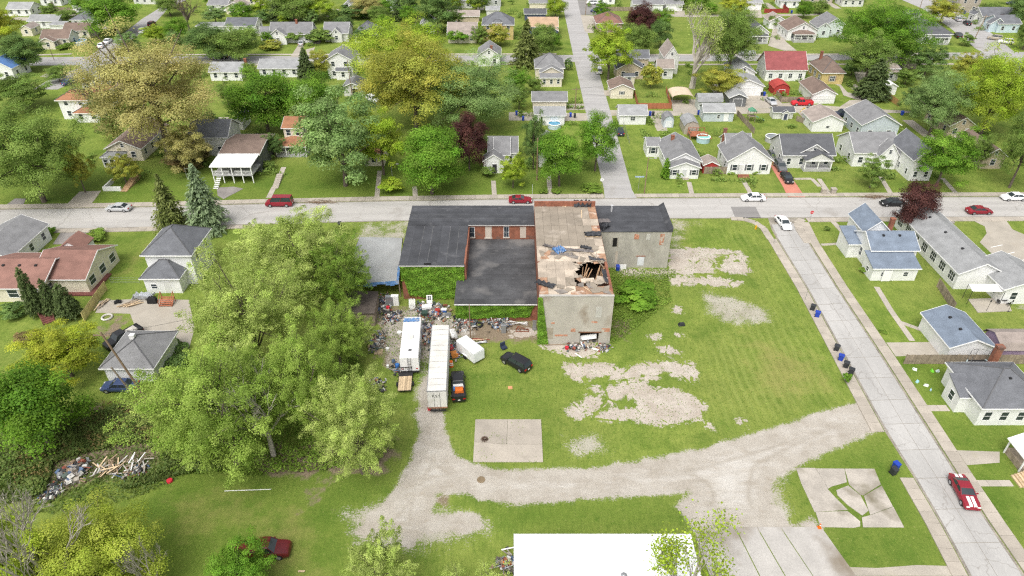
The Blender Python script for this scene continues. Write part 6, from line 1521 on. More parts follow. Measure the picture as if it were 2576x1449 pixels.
car('white sedan parked nearest the corner of the west street', 'sedan', 'white', 1025, 455, 98)
car('white sedan parked behind another white sedan on the west street', 'sedan', 'white', 1085, 412, 98)
car('blue car with open look parked in the lot by the orange roof', 'sedan', 'blue', 700, 825, 70)
car('dark pickup with pale bed on the back street by the trees', 'pickup', 'black', 2212, 570, 180)
tile(1, 0)
car('silver car in the driveway between trees at top left of centre', 'sedan', 'silver', 455, 432, 98)
car('white suv behind the small open garage', 'suv', 'white', 1175, 1000, -50)
car('white car in the drive beside the taupe bungalow', 'sedan', 'white', 2003, 235, 90)
tile(2, 0)
car('white suv on the dark parking lot at the top', 'suv', 'white', 800, 28, 180); car('navy minivan on the dark parking lot below the white suv', 'minivan', 'navy', 852, 107, 180)
car('white minivan parked at the kerb of the north street', 'minivan', 'white', 868, 708, 92); car('black car parked on the gravel beside the north street', 'sedan', 'darkblue', 1083, 1318, 92)
car('silver pickup parked on the back street', 'pickup', 'silver', 2360, 535, 180)
tile(3, 0)
car('bright red pickup in front of the grey plank fence', 'pickup', 'brightred', 342, 1035, 180); car('silver car parked at the left of the red pickup', 'sedan', 'silver', 32, 1018, -85)
car('dark blue pickup behind the white gable garage', 'pickup', 'darkblue', 762, 1148, 180); car('dark red car beside the big white gable house', 'sedan', 'maroon', 925, 1163, 91)
car('silver sedan on the east street beside a black one', 'sedan', 'silver', 1912, 190, 78); car('black sedan on the east street below the silver one', 'sedan', 'black', 2003, 230, 78)
car('black suv parked beside the dark hip-roofed bungalow', 'suv', 'black', 1912, 358, 78); car('gold suv parked across the east street', 'suv', 'gold', 2285, 382, 150); car('white suv parked at the corner of the east street', 'suv', 'white', 2392, 420, 160)
car('dark car at the top right corner', 'sedan', 'darkblue', 2460, 30, 170)
tile(0, 1)
car('silver sedan parked on the main street at left', 'sedan', 'silver', 1192, 640, 178)
tile(1, 1)
car('red conversion van parked on the main street', 'van', 'red', 235, 590, 181)
tile(2, 1)
car('dark red coupe parked behind the torn roof', 'coupe', 'red', 85, 558, 0); car('white sedan parked on the main street right of the north street', 'sedan', 'white', 2428, 538, 180)
tile(3, 1)
car('black police style sedan half behind the purple tree', 'sedan', 'black', 1255, 588, 180); car('dark red sedan driving on the main street at right', 'sedan', 'red', 2128, 668, 0)
car('white sedan at the right end of the main street', 'sedan', 'white', 2475, 532, 180); car('white sedan waiting at the stop sign of the side street', 'sedan', 'white', 155, 790, -86)
car('grey sedan at the top of the red driveway', 'sedan', 'grey', 50, 112, -91); car('dark grey suv in the middle of the red driveway', 'suv', 'grey', 125, 225, -91); car('black sedan at the front of the red driveway', 'sedan', 'black', 192, 338, -91)
tile(3, 3)
cm = car('red muscle car with white racing stripes on the side street', 'coupe', 'red', 1978, 600, -96)
for s in (-0.24, 0.24):
    MB().loft([[(x, s - .17, z), (x, s + .17, z), (x, s + .17, z - .02), (x, s - .17, z - .02)] for x, z in ((0.98, .975), (1.4, .90), (2.02, .83), (2.25, .72))]).obj('hood_stripe', M_TRIM, cm)
    MB().loft([[(x, s - .17, z), (x, s + .17, z), (x, s + .17, z - .02), (x, s - .17, z - .02)] for x, z in ((-2.3, .97), (-2.1, 1.045), (-1.75, 1.045))]).obj('trunk_stripe', M_TRIM, cm)
tile(2, 2)
car('black suv parked on the grass beside the white cargo trailer', 'suv', 'black', 40, 745, 140)
tile(0, 2)
car('blue sedan parked behind the square garage', 'sedan', 'blue', 1205, 985, 180)
pk = car('black pickup with junk in its bed beside the square garage', 'pickup', 'black', 1240, 500, -125)
tile(1, 2)
pk2 = car('black pickup with orange load beside the semi trailer', 'pickup', 'black', 2035, 985, 96)
tile(1, 3)
car('maroon pickup nose poking out of the trees at the bottom', 'pickup', 'maroon', 75, 1185, 3)
# pickup loads
def load_box(root, x, y, w, d, h, colr, nm, label, cat):
    o = MB().loft([[(-w/2, -d/2, 0), (w/2, -d/2, 0), (w/2, d/2, 0), (-w/2, d/2, 0)], [(-w/2*.9, -d/2*.9, h), (w/2*.85, -d/2*.8, h*.9), (w/2*.8, d/2*.9, h), (-w/2*.9, d/2*.85, h*.8)]]).obj(nm, mat('load_%d' % int(sum(colr)*1000), colr, 0.7, 0.2))
    mw = Matrix.Translation(root.location) @ Matrix.Rotation(root.rotation_euler.z, 4, 'Z') @ Matrix.Translation((x, y, 1.13)); o.matrix_world = mw
    return tag(o, label, cat)
load_box(pk2, -1.6, -0.1, 0.9, 1.2, 0.45, (0.55, 0.13, 0.02), 'orange_bag', 'crumpled orange bag in the bed of the black pickup', 'bag')
load_box(pk2, -1.2, 0.5, 0.7, 0.4, 0.3, (0.08, 0.18, 0.42), 'blue_bag', 'blue bundle in the bed of the black pickup beside the orange bag', 'bag')
load_box(pk2, -0.75, 0.0, 0.5, 1.5, 0.35, (0.62, 0.62, 0.6), 'tool_chest', 'white tool chest across the bed of the black pickup', 'tool chest')
load_box(pk, -1.4, 0.1, 1.5, 1.2, 0.3, (0.5, 0.47, 0.42), 'rubble_heap', 'pale rubble in the bed of the pickup beside the square garage', 'rubble')

# ---- semi trailer
M_TRW = mat('dirty_white_trailer', (0.68, 0.665, 0.63), 0.55, 0.08, 0.4, 0.06, 4, dirt=((0.50, 0.47, 0.42), 0.3, 0.58))
M_TRR = mat('chalky_trailer_roof', (0.63, 0.615, 0.57), 0.6, 0.10, 0.35, 0.06, 4, rand=0.06, dirt=((0.48, 0.45, 0.40), 0.25, 0.56))
def text_mesh(body, size, m):
    cu = bpy.data.curves.new('t', 'FONT'); cu.body = body; cu.size = size; cu.align_x = 'CENTER'; cu.extrude = 0.004
    o = bpy.data.objects.new('t', cu); COL.objects.link(o); bpy.context.view_layer.update()
    me = bpy.data.meshes.new_from_object(o.evaluated_get(bpy.context.evaluated_depsgraph_get())); bpy.data.objects.remove(o)
    me.materials.clear(); me.materials.append(m); return me
tr = thing('semi_trailer', 'long white semi trailer parked beside the camper', 'trailer', (-9.75, 65.0, 0), R(2.7))
LT, WT, Z0, Z1 = 13.9, 2.5, 1.15, 4.0
MB().box(-WT/2, WT/2, 0, LT, Z0, Z1-0.03).obj('box', M_TRW, tr)
for k in range(12):
    y0, y1 = LT*k/12+0.02, LT*(k+1)/12-0.02
    MB().add([(-WT/2+.03, y0, Z1), (0, y0, Z1+.02+.03*(k % 3)), (WT/2-.03, y0, Z1), (-WT/2+.03, y1, Z1), (0, y1, Z1+.03), (WT/2-.03, y1, Z1)], [(0,1,4,3),(1,2,5,4)]).obj('roof_sheet', M_TRR, tr)
MB().box(-WT/2-.03, -WT/2+.05, 0, LT, Z1-.08, Z1+.03).box(WT/2-.05, WT/2+.03, 0, LT, Z1-.08, Z1+.03).box(-WT/2, WT/2, -.03, .06, Z1-.08, Z1+.03).obj('top_rail', M_GREYMETAL, tr)
for s in (-1, 1):
    d = MB().box(-WT/4+.03, WT/4-.03, -.05, 0.0, Z0+.08, Z1-.12).obj('rear_door', M_TRW, tr, (s*WT/4, 0, 0))
    MB().tube((s*-0.25, -.08, Z0+.1), (s*-0.25, -.08, Z1-.2), .025, .025, 5).obj('lock_rod', M_GREYMETAL, d)
MB().box(-WT/2, WT/2, -.06, .3, Z0-.2, Z0-.0).obj('rear_sill', mat('rusted_sill', (0.30, 0.16, 0.10), 0.8, 0.3), tr)
MB().box(-0.9, -0.8, -.05, .05, .5, Z0-.2).box(0.8, 0.9, -.05, .05, .5, Z0-.2).box(-1.1, 1.1, -.06, .06, .45, .58).obj('underride_guard', M_BLACKMETAL, tr)
MB().box(-.6, -.45, .3, LT, Z0-.35, Z0).box(.45, .6, .3, LT, Z0-.35, Z0).obj('chassis', M_BLACKMETAL, tr)
for yy in (1.6, 2.9):
    for s in (-1, 1):
        w = MB().tube((s*.72, yy, .52), (s*1.24, yy, .52), .52, .52, 14).obj('wheel', M_RUBBER, tr); MB().tube((s*1.2, yy, .52), (s*1.26, yy, .52), .28, .28, 10).obj('rim', M_RIM, w)
for s in (-1, 1): MB().box(s*.7-.06, s*.7+.06, LT-3, LT-2.88, 0, Z0).box(s*.7-.15, s*.7+.15, LT-3.1, LT-2.78, 0, .05).obj('landing_leg', M_BLACKMETAL, tr)
tx = link('lettering', text_mesh('F.S.S', 0.62, mat('faded_black_print', (0.09, 0.09, 0.09), 0.8, 0.4, 3)), tr, (-0.1, -0.058, 2.95), (R(90), 0, 0))
# ---- camper
M_RV = mat('camper_white', (0.84, 0.84, 0.84), 0.4, 0.04, 0.5, 0.03, 4)
rv = thing('camper_trailer', 'white camper trailer with a blue tarp scrap over its front roof', 'camper', (-14.35, 72.6, 0), R(3.6))
LR, WR = 9.6, 2.6
MB().loft([[(-WR/2, y, z0), (WR/2, y, z0), (WR/2, y, z1), (WR/2-.12, y, z1+.1), (-WR/2+.12, y, z1+.1), (-WR/2, y, z1)] for y, z0, z1 in ((0, .75, 3.05), (.12, .6, 3.15), (LR-.6, .6, 3.15), (LR, .9, 2.9))]).obj('body', M_RV, rv)
MB().box(-.4, .4, 4.0, 4.9, 3.25, 3.5).obj('air_conditioner', mat('ac_cream', (0.66, 0.64, 0.58), 0.5), rv)
for q in ((0.1, 1.5), (-.2, 6.6), (.5, 5.9), (-.1, 7.6)): MB().box(q[0]-.22, q[0]+.22, q[1]-.2, q[1]+.2, 3.24, 3.32).obj('roof_vent', mat('smoke_vent', (0.12, 0.12, 0.12), 0.4) if q[1] < 2 else M_TRIM, rv)
for k in range(7): pass
ld = MB().tube((-.2, -.12, .7), (-.2, -.12, 3.2), .025, .025, 5).tube((.2, -.12, .7), (.2, -.12, 3.2), .025, .025, 5)
for k in range(8): ld.tube((-.2, -.12, .9+k*.28), (.2, -.12, .9+k*.28), .018, .018, 4)
ld.obj('ladder', M_BLACKMETAL, rv)
MB().box(-1.2, 1.2, -.12, .05, .5, .68).obj('bumper', M_BLACKMETAL, rv)
for yy, w_ in ((1.6, .9), (4.2, 1.1), (7.0, .8)):
    wn = MB().box(WR/2-.005, WR/2+.02, yy-w_/2, yy+w_/2, 1.7, 2.4).obj('window', M_GLASS, rv)
MB().box(WR/2-.004, WR/2+.02, 5.2, 5.9, .8, 2.7).obj('door', M_TRIM, rv)
MB().box(WR/2-.004, WR/2+.012, .4, 9.0, 1.25, 1.42).obj('side_stripe', mat('blue_stripe', (0.10, 0.20, 0.38), 0.4), rv)
for s in (-1, 1):
    for yy in (3.9, 4.8): MB().tube((s*1.0, yy, .36), (s*1.28, yy, .36), .36, .36, 12).obj('wheel', M_RUBBER, rv)
    MB().box(s*1.0-.15, s*1.0+.15, -.02, .005, 1.05, 1.2).obj('taillight', mat('lamp_red', (0.4, 0.015, 0.015), 0.2), rv)
o = scrap_sheet('torn blue and white tarp strip on the front of the camper roof', -14.95, 81.0, 2.5, 1.0, 3.27, M_BLUETARP, 31, 0.06, 0.12, 'tarp_scrap')
# ---- small cargo trailer
tile(1, 2)
ca, cb = g(2055, 560, 2.2), g(2190, 665, 2.2); ax = (cb - ca); hd = math.atan2(ax.y, ax.x)
cg = thing('cargo_trailer', 'small white enclosed cargo trailer beside the black suv', 'trailer', tuple(Vector((cb.x, cb.y, 0))), hd)
cl = 4.1
M_CG = mat('cargo_white', (0.78, 0.79, 0.80), 0.4, 0.04)
MB().loft([[(x, 0, .45), (x, 1.95, .45), (x, 1.95, 2.12), (x, 1.8, 2.22), (x, .15, 2.22), (x, 0, 2.12)] for x in (-cl, 0)]).obj('body', M_CG, cg)
MB().box(-.002, .025, .1, 1.85, .55, 2.05).obj('rear_door', M_CG, cg); MB().box(-1.4, -.75, -.025, .0, .6, 2.0).obj('side_door', M_TRIM, cg)
MB().box(-1.6, -1.2, .8, 1.2, 2.22, 2.32).obj('roof_vent', M_TRIM, cg); MB().box(-2.6, -1.6, -.14, .02, .72, .80).obj('fender', M_CG, cg)
for s in (-.02, 1.97): w = MB().tube((-2.1, s-.1, .33), (-2.1, s+.1, .33), .33, .33, 12).obj('wheel', M_RUBBER, cg)
MB().tube((-cl, .4, .45), (-cl-1.1, .97, .45), .05, .05, 5).tube((-cl, 1.55, .45), (-cl-1.1, .97, .45), .05, .05, 5).obj('tongue', M_BLACKMETAL, cg)
# ---- open utility trailer
p = g(1505, 970)
ut = thing('utility_trailer', 'open utility trailer with wooden deck behind the camper', 'trailer', (p.x, p.y, 0), R(4))
MB().box(-.95, .95, -1.9, 1.9, .5, .58).obj('frame', M_BLACKMETAL, ut)
for k in range(6): MB().box(-.9+k*.3+.01, -.6+k*.3-.01, -1.85, 1.0, .585, .63).obj('deck_board', M_LUMBER, ut)
gt = MB()
for k in range(7): gt.box(-.9+k*.29, -.87+k*.29, 1.86, 1.9, .58, 1.5)
gt.box(-.95, .95, 1.85, 1.91, 1.46, 1.52); gt.obj('gate', M_BLACKMETAL, ut)
for s in (-1, 1): MB().tube((s*1.0, -.3, .33), (s*1.2, -.3, .33), .33, .33, 12).obj('wheel', M_RUBBER, ut)
# ---- yellow mini excavator in the alley
tile(3, 0)
p = g(405, 1165)
ex = thing('yellow_excavator', 'small yellow machine parked between shed and garage', 'excavator', (p.x, p.y, 0), R(170))
MB().box(-1.2, 1.2, -.9, -.55, 0, .5).box(-1.2, 1.2, .55, .9, 0, .5).obj('track', M_RUBBER, ex); MB().box(-1.1, .5, -.8, .8, .55, 1.3).obj('body', mat('machine_yellow', (0.62, 0.40, 0.02), 0.4), ex)
MB().box(-.1, .8, -.7, .1, 1.3, 2.2).obj('cab', M_GLASS, ex); MB().tube((.5, .4, 1.1), (1.6, .4, 2.2), .14, .12, 5).tube((1.6, .4, 2.2), (2.3, .4, 1.0), .12, .1, 5).obj('arm', _mats[('machine_yellow',)], ex)
# ================================================================= BINS, FENCES, POLES, YARD THINGS
def make_bin(colr, m):
    root = thing('wheelie_bin', 'x', 'bin')
    w, d, h = .60, .72, 1.0
    MB().loft([[(-w*.40, -d*.38, .06), (w*.40, -d*.38, .06), (w*.40, d*.38, .06), (-w*.40, d*.38, .06)], [(-w/2, -d/2, h), (w/2, -d/2, h), (w/2, d/2, h), (-w/2, d/2, h)]]).obj('body', m, root)
    MB().loft([[(-w*.54, -d*.56, h+.005), (w*.54, -d*.56, h+.005), (w*.54, d*.54, h+.02), (-w*.54, d*.54, h+.02)], [(-w*.46, -d*.44, h+.09), (w*.46, -d*.44, h+.09), (w*.46, d*.46, h+.12), (-w*.46, d*.46, h+.12)]]).obj('lid', m, root)
    MB().tube((-w*.45, d*.56, h-.02), (w*.45, d*.56, h-.02), .025, .025, 5).obj('handle', m, root)
    for s in (-1, 1): MB().tube((s*w*.36, d*.42, .12), (s*w*.46, d*.42, .12), .12, .12, 10).obj('wheel', M_RUBBER, root)
    return root
M_BINB = mat('bin_blue_plastic', (0.02, 0.055, 0.36), 0.5, 0.1); M_BING = mat('bin_charcoal_plastic', (0.035, 0.038, 0.042), 0.5, 0.15)
_bp = {'blue': make_bin('blue', M_BINB), 'grey': make_bin('grey', M_BING)}; _bu = {'blue': 0, 'grey': 0}
def wbin(colr, label, x, y, rz=0.0):
    o = _bp[colr] if not _bu[colr] else copy_tree(_bp[colr]); _bu[colr] += 1
    p = g(x, y); o.location = (p.x, p.y, 0.03); o.rotation_euler = (0, 0, R(rz)); tag(o, label, 'bin', 'wheelie bins set out in the neighbourhood')
tile(3, 2)
wbin('grey', 'charcoal bin left of the topmost blue bin on the side street', 445, 225, 60); wbin('blue', 'blue bin nearest the top of the side street', 490, 292, 62)
wbin('grey', 'charcoal bin standing alone above the lower blue bin', 683, 632, 60); wbin('blue', 'blue bin above the pair of charcoal bins on the side street', 725, 730, 62)
wbin('grey', 'upper charcoal bin of the pair below the blue bin', 778, 802, 60); wbin('grey', 'lower charcoal bin beside the round kerb shrub', 828, 868, 62)
tile(3, 3); wbin('blue', 'open blue bin on the grass beside the broken slab', 1275, 372, 20); wbin('grey', 'charcoal bin in front of the blue one by the broken slab', 1252, 425, 15)
tile(2, 1); wbin('blue', 'blue bin against the stucco building', 1062, 1278, 0)
tile(2, 0)
wbin('blue', 'leftmost blue bin behind the white alley garage', 45, 1160); wbin('grey', 'charcoal bin right of the leftmost alley blue bin', 95, 1160); wbin('blue', 'blue bin left of the white garage in the alley', 112, 1212)
wbin('blue', 'blue bin right of the white alley garage', 588, 1178); wbin('grey', 'charcoal bin right of the white alley garage', 630, 1185); wbin('blue', 'blue bin beside the white garage with one window', 1388, 1165); wbin('grey', 'charcoal bin beside the white garage with one window', 1418, 1165)
wbin('blue', 'blue bin left of the pale blue shed', 1905, 1162); wbin('blue', 'blue bin behind the pale blue shed corner', 1875, 1155); wbin('blue', 'blue bin right of the long white garage door', 2535, 965); wbin('grey', 'charcoal bin right of the long white garage door', 2505, 962)
tile(3, 0); wbin('blue', 'blue bin by the red fence at the top right', 235, 135); wbin('blue', 'blue bin against the taupe two-storey house', 1975, 138); wbin('blue', 'blue bin in the alley by the big white gable house', 1345, 1160)
tile(1, 1); wbin('grey', 'charcoal bin on the main street kerb above the elm trees', 606, 790); wbin('grey', 'charcoal bin on the kerb right of another above the elms', 846, 838)

# ---- fences
def fence(label, pts_, h=1.7, m=None, pitch=0.16, panel=2.4, name='plank_fence', gap=0.012, post=True):
    """board fence: boards are single parts when few, joined per panel when many"""
    m = m or M_WOOD
    root = thing(name, label, 'fence', (pts_[0].x, pts_[0].y, 0))
    o0 = pts_[0]
    bm_ = shared(('board', m.name, pitch, round(h, 2)), lambda: MB().box(-pitch/2+gap/2, pitch/2-gap/2, -0.012, 0.012, 0.04, h).mesh('board', m))
    pm_ = shared(('fpost', m.name, round(h, 2)), lambda: MB().box(-.05, .05, .015, .115, 0, h+.03).mesh('post', m))
    for a, b in zip(pts_[:-1], pts_[1:]):
        d = Vector((b.x-a.x, b.y-a.y, 0)); L = d.length; ang = math.atan2(d.y, d.x); n = max(1, int(L/pitch))
        for k in range(n):
            c = a + d*((k+.5)/n); link('board', bm_, root, (c.x-o0.x, c.y-o0.y, random.uniform(-.03, .02)), (0, 0, ang))
        for k in range(max(2, int(L/panel)+1)):
            c = a + d*(k/max(1, int(L/panel))); link('post', pm_, root, (c.x-o0.x, c.y-o0.y, 0), (0, 0, ang))
    return root
tile(3, 2)
fence('weathered brown plank fence right of the side street', P([(1365,765),(2576,765)]), 1.75, M_WOOD, 0.2)
fence('brown plank fence running away beside the white patio', P([(1860,240),(1700,-10)]), 1.7, M_WOOD, 0.22)
tile(3, 0)
fence('grey plank fence behind the red pickup', P([(130,1030),(520,1030)]), 1.6, M_WOOD, 0.22); fence('grey plank fence beside the red barn shed', P([(0,860),(130,1028)]), 1.6, M_WOOD, 0.25)
fence('yellow plank fence beside the dark cedar', P([(1145,960),(1310,1072)]), 1.7, mat('new_yellow_wood', (0.42, 0.26, 0.10), 0.85, 0.15, rand=0.1), 0.22)
M_RED = mat('terracotta_stained_wood', (0.36, 0.13, 0.07), 0.85, 0.15, rand=0.1)
fence('low plank fence beside the white playhouse', P([(280,1215),(350,1240),(450,1235)]), 1.4, M_WOOD, 0.25); fence('dark red fence at the top right edge', P([(-40,130),(205,130),(60,0)]), 1.6, mat('barn_red_wood', (0.28, 0.04, 0.035), 0.8, 0.15), 0.3)
tile(2, 0)
fence('terracotta stained fence around the small back lawn', P([(1225,945),(1265,1095),(1600,1095),(1550,930)]), 1.6, M_RED, 0.2)
fence('wooden fence beside the play yard at the alley', P([(2260,1160),(2430,1345)]), 1.5, M_WOOD, 0.25); fence('weathered fence beside the grey barrel-roofed shed', P([(1700,1190),(1790,1390)]), 1.6, M_WOOD, 0.25)
fence('dark fence along the lot at the top beside the purple tree', P([(925,110),(1215,112)]), 1.6, M_WOOD, 0.3)
tile(0, 0); fence('grey plank fence at the top left behind the ranch', P([(290,118),(715,118)]), 1.7, M_WOOD, 0.3); fence('grey plank fence running off the top left edge', P([(500,75),(720,-10)]), 1.6, M_WOOD, 0.3)
tile(1, 0); fence('dark plank fence left of the poplar at top centre', P([(1540,175),(1765,175)]), 1.7, M_WOOD, 0.3)
tile(2, 1); fence('short grey plank fence right of the white bungalow', P([(1930,300),(2180,300)]), 1.7, M_WOOD, 0.2)
tile(0, 2)
M_YW = mat('pale_treated_wood', (0.52, 0.44, 0.20), 0.85, 0.12, rand=0.12)
fence('pale yellow panel fence beside the rust-red house', P([(1075,20),(1000,120),(930,225),(850,340)]), 1.7, M_YW, 0.26)
fence('dark brown fence at the left edge near the green maple', P([(-40,1115),(125,1110)]), 1.2, M_POLE, 0.25)
# chain-link fence beside the white two-storey yard, and on the street corner
def wire_fence(label, pts_, h=1.1):
    root = thing('wire_fence', label, 'fence', (pts_[0].x, pts_[0].y, 0)); o0 = pts_[0]; w = MB()
    for a, b in zip(pts_[:-1], pts_[1:]):
        d = b-a; n = max(1, int(d.length/2.5))
        for k in range(n+1): c = a+d*(k/n)-o0; MB().tube((c.x, c.y, 0), (c.x, c.y, h), .03, .03, 5).obj('post', M_GREYMETAL, root)
        for z in (h, h*.66, h*.33, .1): w.tube((a-o0)+Vector((0, 0, z)), (b-o0)+Vector((0, 0, z)), .012, .012, 3)
        nn = int(d.length/.5)
        for k in range(nn): c = a+d*(k/nn)-o0; w.tube((c.x, c.y, .05), (c.x, c.y, h), .006, .006, 3)
    w.obj('mesh_wire', M_GREYMETAL, root)
tile(2, 0); wire_fence('grey wire fence along the lawn right of the north street', P([(1110,1240),(1180,1449)]))
tile(0, 1); wire_fence('thin wire fence behind the white two-storey yard', P([(1120,1400),(1410,1400)]))
tile(3, 1); wire_fence('thin wire fence between lawns behind the charcoal bungalow', P([(700,75),(780,75),(760,20)]))

# ---- poles and wires
def pole(label, x, y, yt, arm=True, lean=(0, 0), r=.14, m=None, name='utility_pole', lamp=False):
    p = g(x, y); h = top_z(p.y, yt); root = thing(name, label, 'pole', (p.x, p.y, 0))
    t = Vector((lean[0], lean[1], h)); MB().tube((0, 0, -.2), t, r, r*.7, 8).obj('shaft', m or M_POLE, root)
    if arm:
        MB().box(-1.1, 1.1, -.06, .06, -.05, .07).obj('crossarm', M_POLE, root, (t.x, t.y, h-.5))
        for q in (-1, -.5, .5, 1): MB().tube((q, 0, .07), (q, 0, .22), .04, .03, 5).obj('insulator', M_GREYMETAL, root, (t.x, t.y, h-.5))
    if lamp:
        MB().tube((0, 0, 0), (1.2, -.2, .25), .035, .03, 5).obj('lamp_arm', M_GREYMETAL, root, (t.x, t.y, h-.3)); MB().cbox(1.4, -.2, .25, .55, .22, .14).obj('lamp_head', mat('lamp_grey', (0.5, 0.5, 0.5), 0.4), root, (t.x, t.y, h-.3))
    return Vector((p.x+t.x, p.y+t.y, h-.4))
def wire(label, a, b, sag=.8, n=8, r=.022):
    mb = MB(); c = a.copy(); prev = None
    for k in range(n+1):
        t = k/n; q = a.lerp(b, t); q.z -= sag*4*t*(1-t); q = q-c
        if prev is not None: mb.tube(prev, q, r, r, 3, False)
        prev = q
    o = mb.obj('power_line', M_BLACKMETAL); o.location = c; tag(o, label, 'wire')
tile(2, 0)
pA = pole('utility pole between the cream garage and north street', 636, 1095, 880); pF = pole('utility pole at the top edge beside the north street', 740, 150, -20)
tile(2, 1); pB = pole('slim utility pole on the corner lawn by the street sign', 1330, 500, 135, False, lamp=True, r=.12)
pC = pole('dark utility pole beside the round maples', 250, 365, -60, False, r=.16)
tile(3, 0); pD = pole('leaning utility pole on the east street', 2068, 410, 150, True, (1.2, 0)); pE = pole('utility pole at the top right by the street', 1522, 100, -40)
pG = pole('utility pole in front of the right hand trees on the corner', 2310, 500, 430, False)
tile(0, 0); pI = pole('slim pole at the street corner at far left', 545, 605, 470, False, r=.1); pJ = pole('slim pole behind the white ranch with brick chimney', 2285, 1000, 790, False, r=.1)
tile(1, 0); pH = pole('dark pole in front of the open garage at centre left', 968, 970, 600, False, r=.12)
tile(0, 2)
pK = pole('leaning brown utility pole beside the square garage', 1450, 1080, 470, True, (-2.6, 0.5), .17); pL = pole('short grey stump of a pole beside the leaning one', 1375, 1110, 800, False, (-1.6, 0), .15, M_WOOD, 'pole_stump')
tile(1, 2); pM = pole('thin wooden pole standing in the junk before the ivy wall', 2160, 520, 165, False, r=.10)
wire('black cable sagging across the alley toward the right edge', pA, pD + Vector((0, 0, -1)), 2.0, 14); wire('black cable running left from the alley pole', pA, g(-80, 960, 7.5) if False else Vector((pA.x-60, pA.y+2, pA.z)), 1.2, 10)
wire('lower black cable across the alley toward the long garage', pA + Vector((0, 0, -1.2)), Vector((pA.x+90, pA.y-2, pA.z-1)), 1.6, 14)
wire('thin cable from the leaning pole to the square garage', pK, pK + Vector((-14, 4, -4)), .6, 8); wire('cable from leaning pole toward the elms', pK, pK + Vector((22, 12, -1)), .8, 8)
tile(0, 1)
for lab, x, y, yt, c in (('grey street lamp on the lawn beside the spruces', 1890, 360, 235, (0, 1)), ('grey street lamp behind the sidewalk left of the big maple', 1372, 330, 195, (1, 1))):
    tile(*c); pole(lab, x, y, yt, False, r=.07, m=M_GREYMETAL, name='street_lamp', lamp=True)
# ---- signs
def sign(label, x, y, yt, shape, col_, rz=0, name='traffic_sign', txt=None):
    p = g(x, y); h = max(2.2, top_z(p.y, yt)); root = thing(name, label, 'sign', (p.x, p.y, 0), R(rz))
    MB().tube((0, 0, 0), (0, 0, h-.05), .03, .03, 6).obj('post', M_GREYMETAL, root); sm = mat('sign_%d' % int(sum(col_)*999), col_, 0.5, 0.05)
    if shape == 'oct':
        pts2 = [(.38*math.cos(R(22.5+45*i)), .38*math.sin(R(22.5+45*i))) for i in range(8)]
        rb = MB().add([(a*1.1, -.038, h-.35+b*1.1) for a, b in pts2] + [(a*1.1, -.03, h-.35+b*1.1) for a, b in pts2], [tuple(range(8)), tuple(range(15, 7, -1))] + [(i, (i+1) % 8, 8+(i+1) % 8, 8+i) for i in range(8)]); rb.obj('border', M_TRIM, root)
        MB().add([(a, -.045, h-.35+b) for a, b in pts2], [tuple(range(8))]).obj('face', sm, root)
        link('lettering', text_mesh('STOP', .26, M_TRIM), root, (0, -.052, h-.44), (R(90), 0, 0))
    elif shape == 'bar': MB().box(-.95, .95, -.04, -.01, h-.32, h).obj('face', sm, root)
    else: MB().box(-.3, .3, -.04, -.01, h-.75, h).obj('face', sm, root)
tile(3, 1); sign('red and white stop sign on the corner of the side street', 420, 770, 700, 'oct', (0.55, 0.02, 0.04), 0, 'stop_sign'); sign('brown weathered sign on the left side of the side street', 55, 1010, 905, 'rect', (0.36, 0.27, 0.16), 60)
tile(2, 1); sign('blue and white street name sign on the corner lawn', 1268, 475, 322, 'bar', (0.35, 0.45, 0.55), 0, 'street_sign'); sign('grey stop sign back at the end of the north street', 900, 440, 345, 'oct', (0.42, 0.42, 0.42), 180, 'stop_sign')
tile(3, 2); sign('grey sign post above the topmost bins of the side street', 370, 125, 0, 'rect', (0.4, 0.38, 0.33), 60); tile(2, 1)
p = g(205, 510); MB().tube((0, 0, 0), (0, 0, 2.4), .04, .04, 6).obj('marker_post', mat('pale_green_post', (0.55, 0.62, 0.55), 0.6)); mp_ = bpy.context.scene.objects[-1] if False else COL.objects[-1]; mp_.location = (p.x, p.y, 0); tag(mp_, 'pale green marker post on the lawn by the red coupe', 'post')
# ---- hydrant
p = g(2450, 855); hy = thing('fire_hydrant', 'yellow fire hydrant on the grass at the street corner', 'hydrant', (p.x, p.y, 0))
M_HY = mat('hydrant_yellow', (0.70, 0.42, 0.02), 0.5, 0.1)
MB().tube((0, 0, 0), (0, 0, .65), .14, .13, 10).tube((0, 0, 0), (0, 0, .06), .2, .2, 10).obj('barrel', M_HY, hy); MB().tube((0, 0, .65), (0, 0, .82), .16, .07, 10).tube((0, 0, .82), (0, 0, .9), .04, .04, 6).obj('bonnet', M_HY, hy); MB().tube((-.24, 0, .48), (.24, 0, .48), .06, .06, 8).tube((0, 0, .45), (0, -.24, .45), .08, .08, 8).obj('nozzle', M_HY, hy)
